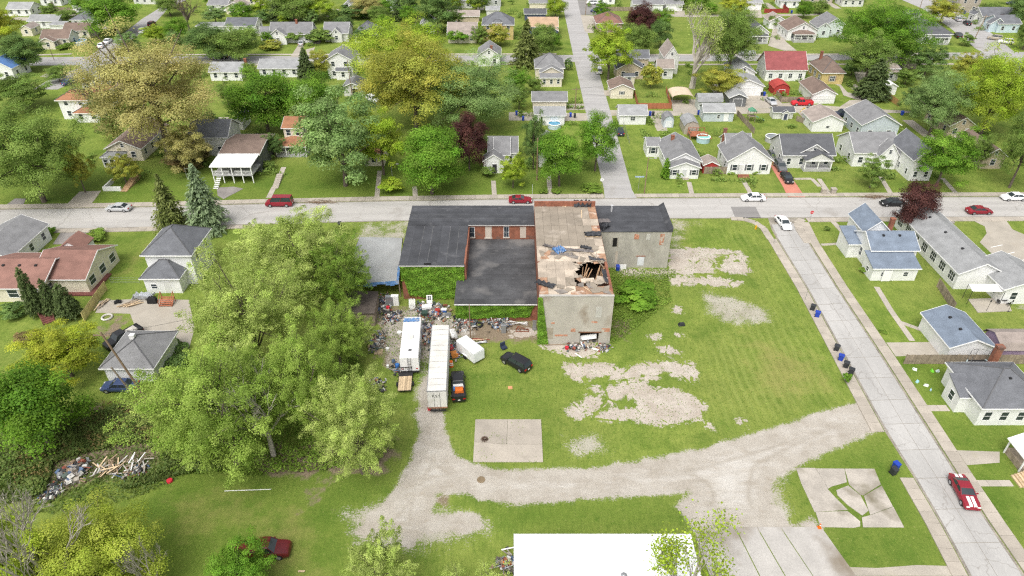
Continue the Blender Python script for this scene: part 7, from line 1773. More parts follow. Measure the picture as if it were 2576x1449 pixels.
# ---- pools
def pool(label, x, y, dpx, colr, wallc, h=1.2):
    p = g(x, y); r = dpx/px_m(y)/2; o = thing('round_pool', label, 'pool', (p.x, p.y, 0)); n = 24
    MB().loft([[(r*math.cos(2*math.pi*i/n), r*math.sin(2*math.pi*i/n), z) for i in range(n)] for z in (0, h)], False).obj('wall', mat('pool_wall_' + label[:6], wallc, 0.5), o)
    MB().torus((0, 0, h), r, .12, 'z', 24, 6).obj('rim', M_TRIM, o); MB().prism([(r*.98*math.cos(2*math.pi*i/n), r*.98*math.sin(2*math.pi*i/n)) for i in range(n)], h-.25, h-.2).obj('water', mat('pool_' + label[:6], colr, 0.15), o)
tile(0, 0); pool('round blue pool beside the tan house', 800, 445, 150, (0.08, 0.28, 0.42), (0.5, 0.6, 0.66)); tile(2, 0); pool('round blue pool beside the white alley garage', 425, 1285, 130, (0.03, 0.10, 0.26), (0.6, 0.64, 0.66))
pool('pale turquoise pool beside the red wooden deck', 1920, 1425, 130, (0.25, 0.62, 0.56), (0.4, 0.55, 0.6), 1.3)
tile(3, 0); pool('grey covered pool behind the charcoal bungalow', 45, 1420, 150, (0.20, 0.22, 0.23), (0.4, 0.4, 0.4))
# ---- arched carport, red deck, play tower, patio
tile(2, 0)
a, b = g(1615, 975, 2.4), g(1840, 985, 2.4); cp = thing('carport', 'tan arched carport over the alley drive', 'carport', ((a.x+b.x)/2, a.y, 0)); w_ = b.x-a.x
rg = [[(w_/2*math.cos(math.pi*(1-i/10)), y, 2.2+.9*math.sin(math.pi*i/10)) for i in range(11)] + [(w_/2*.985*math.cos(math.pi*i/10), y, 2.16+.88*math.sin(math.pi*i/10)) for i in range(11)] for y in (0, 6.5)]
MB().loft(rg).obj('roof', mat('tan_canvas', (0.56, 0.46, 0.34), 0.8, 0.1), cp)
for sx in (-1, 1):
    for yy in (.1, 3.2, 6.4): MB().tube((sx*w_/2*.98, yy, 0), (sx*w_/2*.98, yy, 2.25), .05, .05, 6).obj('post', M_GREYMETAL, cp)
c = g(1860, 1390); dk = thing('wooden_deck', 'red wooden deck with steps beside the turquoise pool', 'deck', (c.x, c.y, 0))
for k in range(12): MB().box(-2+k*.34, -2+k*.34+.31, -1.6, 1.6, 1.1, 1.16).obj('deck_board', M_RED, dk)
for q in ((-2, -1.6), (2, -1.6), (-2, 1.6), (2, 1.6), (0, -1.6), (0, 1.6)): MB().box(q[0]-.06, q[0]+.06, q[1]-.06, q[1]+.06, 0, 2.1).obj('post', M_RED, dk)
MB().box(-2, 2, -1.64, -1.56, 2.0, 2.1).box(-2, 2, 1.56, 1.64, 2.0, 2.1).box(-2.04, -1.96, -1.6, 1.6, 2.0, 2.1).obj('railing', M_RED, dk)
for k in range(5): MB().box(2.05+k*.3, 2.35+k*.3, -.6, .6, .95-k*.22, 1.0-k*.22).obj('step', M_RED, dk)
c = g(2400, 1215); pt = thing('play_tower', 'wooden play tower with green roof and slide on the lawn', 'play tower', (c.x, c.y, 0))
for q in ((-.8, -.8), (.8, -.8), (.8, .8), (-.8, .8)): MB().box(q[0]-.06, q[0]+.06, q[1]-.06, q[1]+.06, 0, 2.8).obj('post', M_WOOD, pt)
MB().box(-.85, .85, -.85, .85, 1.3, 1.4).obj('platform', M_WOOD, pt); MB().add([(-1, -1, 2.8), (1, -1, 2.8), (1, 1, 2.8), (-1, 1, 2.8), (0, -1, 3.4), (0, 1, 3.4)], [(0, 4, 5, 3), (1, 2, 5, 4), (0, 1, 4), (2, 3, 5)]).obj('roof', mat('green_canvas', (0.10, 0.28, 0.17), 0.7), pt)
MB().solid([(.9, -.35, 1.4), (3.6, -.35, .2), (3.6, .35, .2), (.9, .35, 1.4)], .08).obj('slide', mat('green_slide', (0.15, 0.38, 0.28), 0.4), pt)
tile(3, 2)
struct(MB().prism([(p.x, p.y) for p in P([(2010,115),(2400,100),(2450,235),(2110,250)])][::-1], 0, .1).obj('patio', M_DRIVE))
c = g(2200, 150); pg = thing('patio_awning', 'white awning with dark posts over the patio', 'awning', (c.x, c.y, 0))
q4 = [g(2060, 30, 2.6), g(2390, 35, 2.6), g(2330, -40, 2.8), g(2020, -40, 2.8)]
MB().solid([(p.x-c.x, p.y-c.y, p.z) for p in q4], .1).obj('roof', M_TRIM, pg)
for p in q4: MB().tube((p.x-c.x, p.y-c.y, 0), (p.x-c.x, p.y-c.y, p.z), .04, .04, 6).obj('post', M_BLACKMETAL, pg)
for lab, x, y in (('dark lamp post on the left corner of the patio', 2195, 235), ('dark lamp post on the right corner of the patio', 2415, 235)):
    p = g(x, y); t = thing('patio_lamp', lab, 'lamp', (p.x, p.y, 0)); MB().tube((0, 0, 0), (0, 0, 1.9), .03, .03, 5).obj('post', M_BLACKMETAL, t); MB().tube((0, 0, 0), (0, 0, .06), .22, .22, 10).obj('base', M_BLACKMETAL, t); MB().tube((0, 0, 1.9), (0, 0, 2.2), .12, .08, 6).obj('lamp_head', M_BLACKMETAL, t)
p = g(2350, 150); t = thing('patio_table', 'round dark patio table with chairs on the patio', 'table', (p.x, p.y, .1)); MB().tube((0, 0, .68), (0, 0, .72), .6, .6, 14).obj('top', M_BLACKMETAL, t); MB().tube((0, 0, 0), (0, 0, .68), .05, .05, 6).obj('pedestal', M_BLACKMETAL, t)
for k in range(4):
    a = k*math.pi/2+.4; cq = thing('patio_chair', 'dark metal patio chair at the %s of the table' % ('right', 'back', 'left', 'front')[k], 'chair', (p.x+1.0*math.cos(a), p.y+1.0*math.sin(a), .1), a, 'chairs around the patio table')
    MB().box(-.22, .22, -.22, .22, .42, .46).obj('seat', M_BLACKMETAL, cq); MB().box(.18, .22, -.22, .22, .46, .9).obj('backrest', M_BLACKMETAL, cq)
    for q in ((-.2, -.2), (.2, -.2), (.2, .2), (-.2, .2)): MB().box(q[0]-.02, q[0]+.02, q[1]-.02, q[1]+.02, 0, .42).obj('leg', M_BLACKMETAL, cq)
# trampoline, brick chimney stack, yard toys
p = g(2130, 830); tp = thing('trampoline', 'round black trampoline with net beside the plank fence', 'trampoline', (p.x, p.y, 0))
MB().torus((0, 0, .8), 1.9, .09, 'z', 22, 6).obj('frame', mat('pale_pad', (0.45, 0.55, 0.56), 0.6), tp); MB().prism([(1.8*math.cos(2*math.pi*i/20), 1.8*math.sin(2*math.pi*i/20)) for i in range(20)], .78, .81).obj('mat', M_RUBBER, tp)
for k in range(8): a = 2*math.pi*k/8; MB().tube((1.9*math.cos(a), 1.9*math.sin(a), 0), (1.9*math.cos(a), 1.9*math.sin(a), 2.4), .03, .03, 5).obj('pole', M_GREYMETAL, tp)
MB().torus((0, 0, 2.4), 1.9, .025, 'z', 22, 4).obj('net_ring', M_BLACKMETAL, tp)
p = g(2210, 835); t = MB().box(-.45, .45, -.35, .35, 0, 4.6).box(-.52, .52, -.42, .42, 4.4, 4.65).obj('brick_chimney', M_BRICK); t.location = (p.x, p.y, 0); tag(t, 'tall freestanding brick chimney rising by the trampoline', 'chimney')
toys = [(1650,840,(0.20,0.62,0.05),'lime green toy on the lawn right of the side street',.55), (1705,840,(0.65,0.72,0.74),'pale toy beside the lime green one',.55), (1500,945,(0.35,0.60,0.68),'turquoise toy near the sidewalk',.6), (1585,985,(0.75,0.75,0.7),'white folded toy on the lawn',.6), (1635,1030,(0.4,0.6,0.75),'small light blue toy on the lawn',.35), (1790,1115,(0.78,0.78,0.75),'white stick toy near the side porch',.6), (1478,825,(0.7,0.75,0.72),'white hoop toy near the fence',.6), (1860,930,(0.25,0.55,0.5),'teal toy near the cottage corner',.6)]
for x, y, c_, lab, s in toys:
    p = g(x, y); o = MB().loft([[(-s*.5, -s*.3, .02), (s*.5, -s*.25, .02), (s*.45, s*.3, .02), (-s*.4, s*.35, .02)], [(-s*.3, -s*.2, .3), (s*.25, -s*.2, .22), (s*.2, s*.2, .35), (-s*.3, s*.15, .25)]]).torus((s*.3, 0, .18), .16, .05, 'y', 10, 5).obj('yard_toy', mat('toy_%d' % x, c_, 0.4)); o.location = (p.x, p.y, 0); o.rotation_euler = (0, 0, random.uniform(0, 6)); tag(o, lab, 'toy')
# traffic cone near the apron, planters, lawn pieces
def cone(label, x, y, c):
    tile(*c); p = g(x, y); t = thing('traffic_cone', label, 'cone', (p.x, p.y, .05)); M_ORC = mat('cone_orange', (0.75, 0.14, 0.01), 0.5)
    MB().box(-.2, .2, -.2, .2, 0, .05).tube((0, 0, .05), (0, 0, .7), .16, .04, 10).obj('body', M_ORC, t); MB().tube((0, 0, .42), (0, 0, .58), .092, .062, 10).obj('reflective_band', M_TRIM, t)
cone('orange cone at the corner of the concrete apron', 515, 965, (3, 3)); cone('orange cone in the corner junk by the white metal roof', 2490, 1345, (1, 3))
tile(3, 1)
for x, lab in ((555, 'left stone gate pillar at the charcoal bungalow path'), (650, 'right stone gate pillar at the charcoal bungalow path')):
    p = g(x, 498); o = MB().box(-.45, .45, -.45, .45, 0, 1.1).box(-.55, .55, -.55, .55, 1.1, 1.22).obj('gate_pillar', M_CONC); o.location = (p.x, p.y, 0); tag(o, lab, 'pillar')
p = g(860, 1130); t = thing('entry_stairs', 'white railed stairs with green treads beside the corner house', 'stairs', (p.x, p.y, 0), R(-35))
for k in range(6): MB().box(-.6, .6, k*.28, k*.28+.3, 0, .2+k*.2).obj('step', mat('green_tread', (0.05, 0.16, 0.12), 0.7), t)
for s in (-.65, .65):
    MB().tube((s, 0, 1.0), (s, 1.8, 2.2), .04, .04, 5).tube((s, 0, 0), (s, 0, 1.0), .04, .04, 5).tube((s, 1.8, 0), (s, 1.8, 2.2), .04, .04, 5).tube((s, .9, .4), (s, .9, 1.6), .04, .04, 5).obj('railing', M_TRIM, t)
# ---- red steps of the white two-storey house
tile(0, 2)
p = g(1668, 190); t = thing('back_steps', 'red-brown wooden steps behind the white two-storey house', 'stairs', (p.x, p.y, 0))
for k in range(5): MB().box(-.95, .95, k*.3, k*.3+.32, .14+k*.2, .2+k*.2).obj('step', M_RED, t)
for s in (-1.0, 1.0): MB().tube((s, 0, .9), (s, 1.5, 2.0), .05, .05, 4).tube((s, 0, 0), (s, 0, .95), .06, .06, 4).tube((s, 1.5, 0), (s, 1.5, 2.05), .06, .06, 4).tube((s, .1, .1), (s, 1.5, 1.1), .08, .08, 4).obj('railing', M_RED, t)
# grill, covered boat, timber heaps
def heap(label, x, y, w, d, n, mats_, name='lumber_heap', cat='lumber heap', L=(1.0, 2.2), seed=1, hgt=.4, rz=None):
    p = g(x, y); r = random.Random(seed); root = thing(name, label, cat, (p.x, p.y, 0))
    for k in range(n):
        l = r.uniform(*L); o = MB().box(-l/2, l/2, -.07, .07, 0, .05).obj('board', r.choice(mats_), root, (r.uniform(-w/2, w/2), r.uniform(-d/2, d/2), r.uniform(.05, hgt))); o.rotation_euler = (r.uniform(-.1, .1), r.uniform(-.15, .15), (rz if rz is not None else r.uniform(0, 3.1)) + r.uniform(-.25, .25))
    return root
heap('heap of pale split boards on the concrete behind the white house', 1310, 170, 2.2, 1.0, 26, [M_LUMBER, M_WOOD], seed=2, rz=.7); heap('low stack of grey lumber at the edge of the concrete yard', 1025, 175, 1.0, 2.0, 14, [M_WOOD, M_LUMBER], seed=3, rz=1.3)
p = g(1450, 105); o = scrap_sheet('grey tarp covered heap beside the red-brown steps', p.x, p.y, 3.6, 1.6, 0.0, mat('silver_tarp', (0.40, 0.42, 0.44), 0.5, 0.15), 41, 0.0, 0.9, 'covered_heap')
p = g(1540, 150); t = thing('barbecue_grill', 'black covered grill left of the red-brown steps', 'grill', (p.x, p.y, 0)); MB().loft([[(-.75, -.35, .1), (.75, -.35, .1), (.75, .35, .1), (-.75, .35, .1)], [(-.7, -.32, .9), (.7, -.32, .9), (.7, .32, .9), (-.7, .32, .9)], [(-.4, -.2, 1.2), (.4, -.2, 1.2), (.4, .2, 1.2), (-.4, .2, 1.2)]]).obj('cover', M_RUBBER, t); MB().tube((-.6, -.3, .1), (.6, -.3, .1), .08, .08, 8).obj('wheel', M_RUBBER, t)
p = g(1190, 150); t = thing('garden_mower', 'black mower on the concrete behind the white house', 'mower', (p.x, p.y, 0), .4); MB().box(-.5, .5, -.3, .3, .12, .4).box(-.2, .2, -.18, .18, .4, .6).obj('deck', M_RUBBER, t); MB().tube((-.5, -.25, .35), (-1.1, -.25, 1.0), .025, .025, 4).tube((-.5, .25, .35), (-1.1, .25, 1.0), .025, .025, 4).obj('handle', M_GREYMETAL, t)
for q in ((-.4, -.32), (.4, -.32), (.4, .32), (-.4, .32)): MB().tube((q[0], q[1]-.05, .13), (q[0], q[1]+.05, .13), .13, .13, 8).obj('wheel', M_RUBBER, t)
p = g(1080, 300); o = MB().torus((0, 0, .15), .75, .16, 'z', 16, 6).obj('fire_ring', mat('pale_stone', (0.5, 0.48, 0.44), 0.9, 0.2)); o.location = (p.x, p.y, 0); tag(o, 'ring of pale stones on the grass by the garage drive', 'fire ring')
# ---- patio railing of the rust-red house
p = g(480, 310); t = thing('wooden_steps', 'dark red wooden steps in the garden of the rust-red house', 'stairs', (p.x, p.y, 0), R(40))
for k in range(6): MB().box(-.8, .8, -1.5+k*.5, -1.02+k*.5, .05, .15+.08*k).obj('step', mat('maroon_deck_wood', (0.16, 0.06, 0.05), 0.85, 0.2), t)
for s in (-.85, .85): MB().tube((s, -1.5, .8), (s, 1.4, 1.3), .05, .05, 4).tube((s, -1.5, 0), (s, -1.5, .8), .05, .05, 4).tube((s, 1.4, 0), (s, 1.4, 1.3), .05, .05, 4).obj('railing', mat('maroon_deck_wood', (0.16, 0.06, 0.05), 0.85, 0.2), t)
c = g(740, 30); struct(MB().box(-5, 4, -1.5, 5, 0, .25).obj('patio_deck', _mats[('maroon_deck_wood',)], None, (c.x, c.y, 0)))
for k, (x, y) in enumerate(((640,0),(700,10),(760,-10))):
    q = g(x, y); cq = thing('garden_chair', 'white plastic chair, %s of three on the maroon deck' % ('leftmost', 'middle', 'rightmost')[k], 'chair', (q.x, q.y, .26), R(200+k*40), 'white chairs on the maroon deck'); MB().box(-.25, .25, -.25, .25, .4, .45).obj('seat', M_TRIM, cq); MB().box(-.25, .25, .21, .25, .45, .95).obj('backrest', M_TRIM, cq)
    for z in ((-.22, -.22), (.22, -.22), (.22, .22), (-.22, .22)): MB().box(z[0]-.02, z[0]+.02, z[1]-.02, z[1]+.02, 0, .4).obj('leg', M_TRIM, cq)
# ---- white retaining wall near the left driveway and the stairs of the balcony house
tile(0, 1)
a, b, c = g(1045, 470), g(1225, 470), g(1400, 440)
o = MB().box(0, b.x-a.x, -.2, .2, 0, .9).box(0, .3, .2, 4, 0, .9).obj('garden_wall', mat('whitewashed_wall', (0.72, 0.72, 0.69), 0.8, 0.1)); o.location = (a.x, a.y, 0); tag(o, 'low white garden wall beside the left driveway', 'wall')
p = g(1245, 480); t = thing('garden_stairs', 'tan wooden stairs up to the white bay porch', 'stairs', (p.x, p.y, 0))
for k in range(9): MB().box(-.7, .7, k*.75, k*.75+.8, 0, .12+k*.12).obj('step', mat('tan_plank', (0.42, 0.28, 0.16), 0.85, 0.2), t)
p = g(2170, 455); t = thing('white_stairs', 'white outdoor stairs beside the dark garage under the balcony', 'stairs', (p.x, p.y, 0))
for k in range(8): MB().box(-.5, .5, k*.5, k*.5+.34, .1+k*.22, .2+k*.22).obj('step', M_TRIM, t)
# ---- brush pile on the street
tile(1, 1)
p = g(640, 592); bt = MB(); rr = random.Random(5)
for k in range(70): a = Vector((rr.gauss(0, 1.3), rr.gauss(0, .35), rr.uniform(.05, .3))); d = Vector((rr.gauss(0, .7), rr.gauss(0, .35), rr.gauss(0, .1))); bt.tube(a-d, a+d, .03, .015, 3, False)
o = bt.obj('brush_pile', mat('dead_twigs', (0.20, 0.14, 0.09), 0.95, 0.2)); o.location = (p.x, p.y, 0); tag(o, 'pile of brown cut branches at the kerb right of the red van', 'branch pile')
tile(3, 1); p = g(1060, 540); o = link('brush_pile', o.data, None, (p.x, p.y, 0)); tag(o, 'pile of brown branches in the gutter left of the black sedan', 'branch pile')

# ================================================================= JUNK
tile(1, 2)
JC = [(0.58,0.58,0.56),(0.05,0.05,0.055),(0.12,0.18,0.30),(0.30,0.09,0.06),(0.45,0.41,0.35),(0.2,0.165,0.13),(0.64,0.62,0.58),(0.10,0.13,0.11),(0.28,0.29,0.30),(0.38,0.27,0.18),(0.06,0.06,0.06),(0.33,0.30,0.27)]
JM = [mat('junk_%d' % k, tuple(x * 0.8 for x in c), 0.75, 0.3, 2.0) for k, c in enumerate(JC)]
def junk(label, pts_, n, seed, name='junk_pile', s=(.12, .55), hgt=.5):
    """heap of small scrap too mixed to count"""
    n = int(n * 2.1); r = random.Random(seed); mb = MB(); q = [Vector((p.x, p.y, 0)) for p in pts_]; c = sum(q, Vector())/len(q)
    for k in range(n):
        ws = [r.random()**1.3 for _ in q]; t = sum(ws); p = sum((a*(w/t) for a, w in zip(q, ws)), Vector()) + Vector((r.gauss(0, .5), r.gauss(0, .5), 0)) - c
        mb.cur = r.randrange(len(JM)); w, d, h = r.uniform(*s), r.uniform(*s), r.uniform(.04, s[1]*.6); z = r.uniform(0, hgt)*max(0, 1-abs(r.gauss(0, .5)))
        M4 = Matrix.Translation((p.x, p.y, z+h/2)) @ Matrix.Rotation(r.uniform(0, 3.1), 4, 'Z') @ Matrix.Rotation(r.gauss(0, .35), 4, 'X') @ Matrix.Rotation(r.gauss(0, .3), 4, 'Y')
        k2 = r.random()
        if k2 < .6: vs = [M4 @ Vector((a*w/2*(1 if e < 0 else r.uniform(.6, 1)), b*d/2, e*h/2)) for e in (-1, 1) for a, b in ((-1, -1), (1, -1), (1, 1), (-1, 1))]
        else:
            l = w*r.uniform(1.5, 3.2); vs = [M4 @ Vector((a*l/2, b*.05, e*.03)) for e in (-1, 1) for a, b in ((-1, -1), (1, -1), (1, 1), (-1, 1))]
        mb.add(vs, [(0,3,2,1),(4,5,6,7),(0,1,5,4),(1,2,6,5),(2,3,7,6),(3,0,4,7)])
    o = mb.obj(name, JM); o.location = c
    tag(o, label, 'junk'); o['kind'] = 'stuff'; return o
junk('mixed scrap strewn between camper and semi trailer', P([(1690,330),(1750,330),(1740,560),(1670,620)]), 130, 1); junk('scrap heaped below the ivy wall', P([(1480,180),(1700,190),(1950,180),(1960,250),(1700,260)]), 190, 2)
junk('scrap and car parts before the second ivy wall', P([(1960,330),(2150,330),(2280,380),(2150,450),(1980,420)]), 160, 3); junk('scrap along the wall of the ruin', P([(2300,330),(2560,300),(2560,420),(2400,420)]), 110, 4, hgt=.6)
junk('scrap left of the camper on the concrete', P([(1260,280),(1400,240),(1440,280),(1350,380)]), 110, 5); junk('scrap under the elm branches', P([(1130,520),(1260,450),(1280,560),(1160,680)]), 90, 6)
junk('scrap right of the semi trailer', P([(1960,470),(2030,560),(2020,700),(1960,780)]), 70, 7); junk('rubbish behind the camper', P([(1400,750),(1500,860),(1420,860)]), 45, 8); junk('litter under the elms near the utility trailer', P([(1090,950),(1200,930),(1320,1000),(1180,1020)]), 60, 9, hgt=.3)
junk('clutter strip beside the low dark shed', P([(1235,60),(1330,60),(1350,250),(1250,300)]), 80, 16); junk('clutter before the middle of the junk yard', P([(1500,250),(1680,250),(1900,270),(1950,320),(1780,330)]), 70, 17)
tile(0, 3)
junk('long heap of dumped rubbish in the undergrowth', P([(560,430),(700,360),(820,300),(900,330),(860,430),(800,560),(680,540)]), 230, 10, hgt=.9, s=(.15, .8)); junk('tail of dumped rubbish beside the yellow tree', P([(440,640),(560,570),(600,600),(500,690)]), 70, 11)
heap('heap of pale dumped boards in the undergrowth', 1100, 370, 3.0, 2.0, 40, [M_LUMBER, JM[4], JM[6], JM[9]], seed=9, hgt=.9, L=(.6, 1.9)); heap('heap of white dumped boards and frames in the undergrowth', 1390, 350, 3.0, 2.2, 30, [M_TRIM, JM[6], M_WOOD, JM[4]], seed=10, hgt=.8, L=(.6, 2.0))
junk('white and grey rubbish under the dumped white boards', P([(1260,450),(1400,350),(1500,380),(1480,440),(1300,480)]), 90, 12)
tile(2, 2)
for k_, (x, y) in enumerate(((590, 575), (625, 590), (610, 605))): p = g(x, y); o = MB().torus((0, 0, .08), .45 + .08*k_, .06, 'z', 16, 5).obj('hose_coil', M_RUBBER); o.location = (p.x, p.y, .03 + .1*k_); tag(o, ('lowest', 'middle', 'top')[k_] + ' coil of black hose lying left of the ruin doorway', 'hose')
plank('long dark rod lying along the foot of the ruin wall', g(330, 580), g(590, 572), .12, .08, M_POLE); plank('pale board leaning out of the ruin doorway', g(690, 565), g(720, 620), .5, .14, M_TRIM, 'loose_board', .08); plank('brown branch across the rubble before the doorway', g(735, 640), g(800, 560), .1, .08, M_POLE); plank('white board flat on the rubble right of the doorway', g(805, 612), g(870, 632), .1, .35, M_TRIM); plank('white trim piece in the grass before the ruin', g(635, 660), g(700, 705), .06, .16, M_TRIM)
junk('rubble and hoses in front of the broken doorway', P([(420,580),(560,590),(680,580),(860,600),(700,640)]), 32, 13, hgt=.3); junk('brick rubble at the right corner of the ruin', P([(870,570),(960,560),(950,620),(880,640)]), 26, 14, hgt=.2)
tile(1, 3); junk('scrap corner beside the white metal building', P([(2450,1290),(2576,1280),(2576,1400),(2480,1400)]), 50, 15)
# single things one can make out in the junk yard
def prop(name, label, cat, x, y, mb, m, rz=0.0, z=0.0, c=(1, 2)):
    tile(*c); p = g(x, y); o = mb.obj(name, m); o.location = (p.x, p.y, z); o.rotation_euler = (0, 0, rz); return tag(o, label, cat)
p = g(1745, 190) if False else None
tile(1, 2)
p = g(1748, 190); t = thing('leaning_door', 'white panel door with small panes leaning on the ivy', 'door', (p.x, p.y, 0)); o = MB().box(-.46, .46, -.03, .03, 0, 2.05).obj('leaf', M_TRIM, t); o.rotation_euler = (R(-14), 0, 0)
for i in range(2):
    for j in range(3): q = MB().box(-.12, .12, -.04, -.025, 0, .2).obj('pane', M_GLASS, o, (-.15+i*.3, 0, 1.2+j*.25))
p = g(1572, 205); t = thing('louvred_door', 'white louvred shutter standing in the junk left of the panel door', 'shutter', (p.x, p.y, 0)); o = MB().box(-.5, -.42, -.03, .03, 0, 1.6).box(.42, .5, -.03, .03, 0, 1.6).box(-.5, .5, -.03, .03, 0, .1).box(-.5, .5, -.03, .03, 1.5, 1.6).obj('frame', M_TRIM, t); o.rotation_euler = (R(-20), 0, 0)
for k in range(7): MB().box(-.42, .42, -.02, .03, .15+k*.19, .27+k*.19).obj('slat', M_TRIM, o)
prop('freezer', 'white chest freezer lying before the ivy wall', 'freezer', 1722, 222, MB().box(-.75, .75, -.4, .4, 0, .75).box(-.78, .78, -.43, .43, .76, .84), M_TRIM, .1)
prop('cabinet', 'tall pale steel cabinet by the shed left of the camper', 'cabinet', 1405, 170, MB().box(-.6, .6, -.3, .3, 0, 1.9).box(-.58, -.01, -.33, -.3, .05, 1.85).box(.01, .58, -.33, -.3, .05, 1.85), M_TRIM)
prop('cabinet', 'dark grey steel cabinet beside the pale cabinet', 'cabinet', 1350, 172, MB().box(-.6, .6, -.3, .3, 0, 1.8).box(-.57, .57, -.33, -.3, .05, 1.75), M_GREYMETAL)
prop('plastic_bin', 'dark green open bin beside the freezer', 'bin', 1700, 285, MB().loft([[(-.35, -.35, 0), (.35, -.35, 0), (.35, .35, 0), (-.35, .35, 0)], [(-.5, -.5, .9), (.5, -.5, .9), (.5, .5, .9), (-.5, .5, .9)], [(-.4, -.4, .85), (.4, -.4, .85), (.4, .4, .85), (-.4, .4, .85)]]), mat('dark_green_plastic', (0.04, 0.07, 0.055), 0.5))
_cool = prop('cooler', 'blue and white cooler in the scrap heap', 'cooler', 1893, 240, MB().box(-.4, .4, -.25, .25, 0, .45), mat('cooler_blue', (0.05, 0.13, 0.45), 0.4)); _lid = prop('lid', None, None, 1893, 240, MB().box(-.42, .42, -.27, .27, .455, .6), M_TRIM); _lid.parent = _cool; _lid.location = (0, 0, 0)
prop('drum', 'round red drum in the scrap heap', 'drum', 1828, 250, MB().tube((0, 0, 0), (0, 0, .7), .42, .42, 14).tube((0, 0, .7), (0, 0, .74), .36, .36, 14), mat('drum_red', (0.36, 0.05, 0.04), 0.5))
prop('window_unit', 'pale square window unit leaning before the cooler', 'window', 1932, 292, MB().box(-.5, .5, -.06, .06, 0, .8).box(-.42, .42, -.08, -.06, .08, .72), M_GREYMETAL, .2)
prop('plastic_tub', 'black round tub beside the second ivy wall', 'tub', 2008, 310, MB().tube((0, 0, 0), (0, 0, .45), .3, .4, 12), M_RUBBER)
for lab, x, y, r_ in (('large black tyre lying left of the thin pole', 2062, 365, .5), ('large black tyre lying right of the thin pole', 2240, 378, .55), ('black tyre near the scrap left of the camper', 1310, 270, .42)):
    prop('old_tyre', lab, 'tyre', x, y, MB().torus((0, 0, .17), r_, .18, 'z', 18, 7), M_RUBBER)
for lab, x, y in (('left white plastic drum against the ruin', 2560-30, 318), ('right white plastic drum against the ruin', 2576+2, 315)): prop('plastic_drum', lab, 'drum', x, y, MB().tube((0, 0, 0), (0, 0, .85), .32, .32, 12).tube((0, 0, .85), (0, 0, .92), .22, .16, 10), M_TRIM)
prop('hydraulic_press', 'upright grey machine with two silver arms in the junk', 'machine', 2492, 440, MB().box(-.35, .35, -.4, .4, 0, 1.4).box(-.28, -.12, -.1, .1, 1.4, 2.3).box(.12, .28, -.1, .1, 1.4, 2.3), M_GREYMETAL)
prop('grey_panel', 'tall grey steel panel leaning at the ruin corner', 'panel', 225, 425, MB().box(-.3, .3, -.05, .05, 0, 1.9), M_GREYMETAL, 0, 0, (2, 2))
tile(2, 2); p = g(95, 430); t = thing('metal_trestle', 'rusty brown metal frame on the concrete beside the ruin', 'frame', (p.x, p.y, 0)); mt = mat('rust_brown', (0.20, 0.07, 0.04), 0.8, 0.2)
for a, b in (((-.9, -.3, 0), (-.5, 0, .9)), ((-.1, -.3, 0), (-.5, 0, .9)), ((-.9, .3, 0), (-.5, 0, .9)), ((-.9, -.3, .1), (1.1, -.3, .1)), ((-.9, .3, .1), (1.1, .3, .1)), ((1.1, -.3, .1), (1.1, .3, .1)), ((-.5, 0, .9), (1.0, 0, .15))): MB().tube(a, b, .06, .06, 4).obj('bar', mt, t)
tile(2, 2)
p = g(70, 370); t = thing('metal_tent_frame', 'tangle of white metal poles lying before the second ivy wall', 'pole tangle', (p.x, p.y, 0)); r9 = random.Random(9)
for k in range(10): a = r9.uniform(-.5, .3); MB().tube((-1.3, r9.uniform(-.5, .5), .5+r9.uniform(-.3, .3)), (1.3, r9.uniform(-.6, .4), .45+r9.uniform(-.3, .3)), .03, .03, 4).obj('pole', M_TRIM, t)
tile(1, 2)
prop('orange_crate', 'orange flat cart beside the semi trailer', 'cart', 1995, 690, MB().box(-.45, .45, -.7, .7, .3, .55).box(-.45, .45, -.7, -.65, .5, 1.1), mat('faded_orange', (0.52, 0.2, 0.05), 0.6), .3)
_bar = prop('barrel', 'orange and white traffic barrel beside the semi trailer', 'barrel', 1965, 790, MB().tube((0, 0, 0), (0, 0, 1.0), .32, .26, 12), mat('barrel_orange', (0.72, 0.15, 0.02), 0.5)); _lid = prop('band', None, None, 1965, 790, MB().tube((0, 0, .35), (0, 0, .55), .31, .295, 12).tube((0, 0, .7), (0, 0, .85), .29, .28, 12), M_TRIM); _lid.parent = _bar; _lid.location = (0, 0, 0)
prop('red_toolbox', 'long red metal box beside the semi trailer', 'box', 1970, 620, MB().box(-.25, .25, -.6, .6, 0, .5), mat('box_red', (0.42, 0.03, 0.04), 0.45), .25)
tile(1, 2); p = g(1985, 480); t = scrap_sheet('white plastic sheet slumped at the front of the semi trailer', p.x, p.y, .9, 2.6, .1, M_TRIM, 51, .3, .6, 'plastic_sheet')
tile(1, 2); heap('stack of red and white scaffold boards left of the cargo trailer', 2240, 530, 1.4, .3, 8, [JM[3], M_TRIM, M_LUMBER], 'board_stack', 'board stack', (1.5, 2.2), 12, .4, 0.0); heap('pale timber slats lying above the cargo trailer', 2250, 565, 1.4, .6, 8, [M_TRIM, JM[8]], 'board_stack', 'board stack', (1.2, 2.2), 13, .3, 0.2)
p = g(1235, 650); t = thing('wood_pallet', 'grey wooden pallet under the elm branches', 'pallet', (p.x, p.y, 0))
for k in range(5): MB().box(-.6, .6, -.55+k*.25, -.4+k*.25, .1, .13).obj('slat', M_LUMBER, t)
for s in (-.5, 0, .5): MB().box(s-.05, s+.05, -.55, .6, 0, .095).obj('bearer', M_WOOD, t)
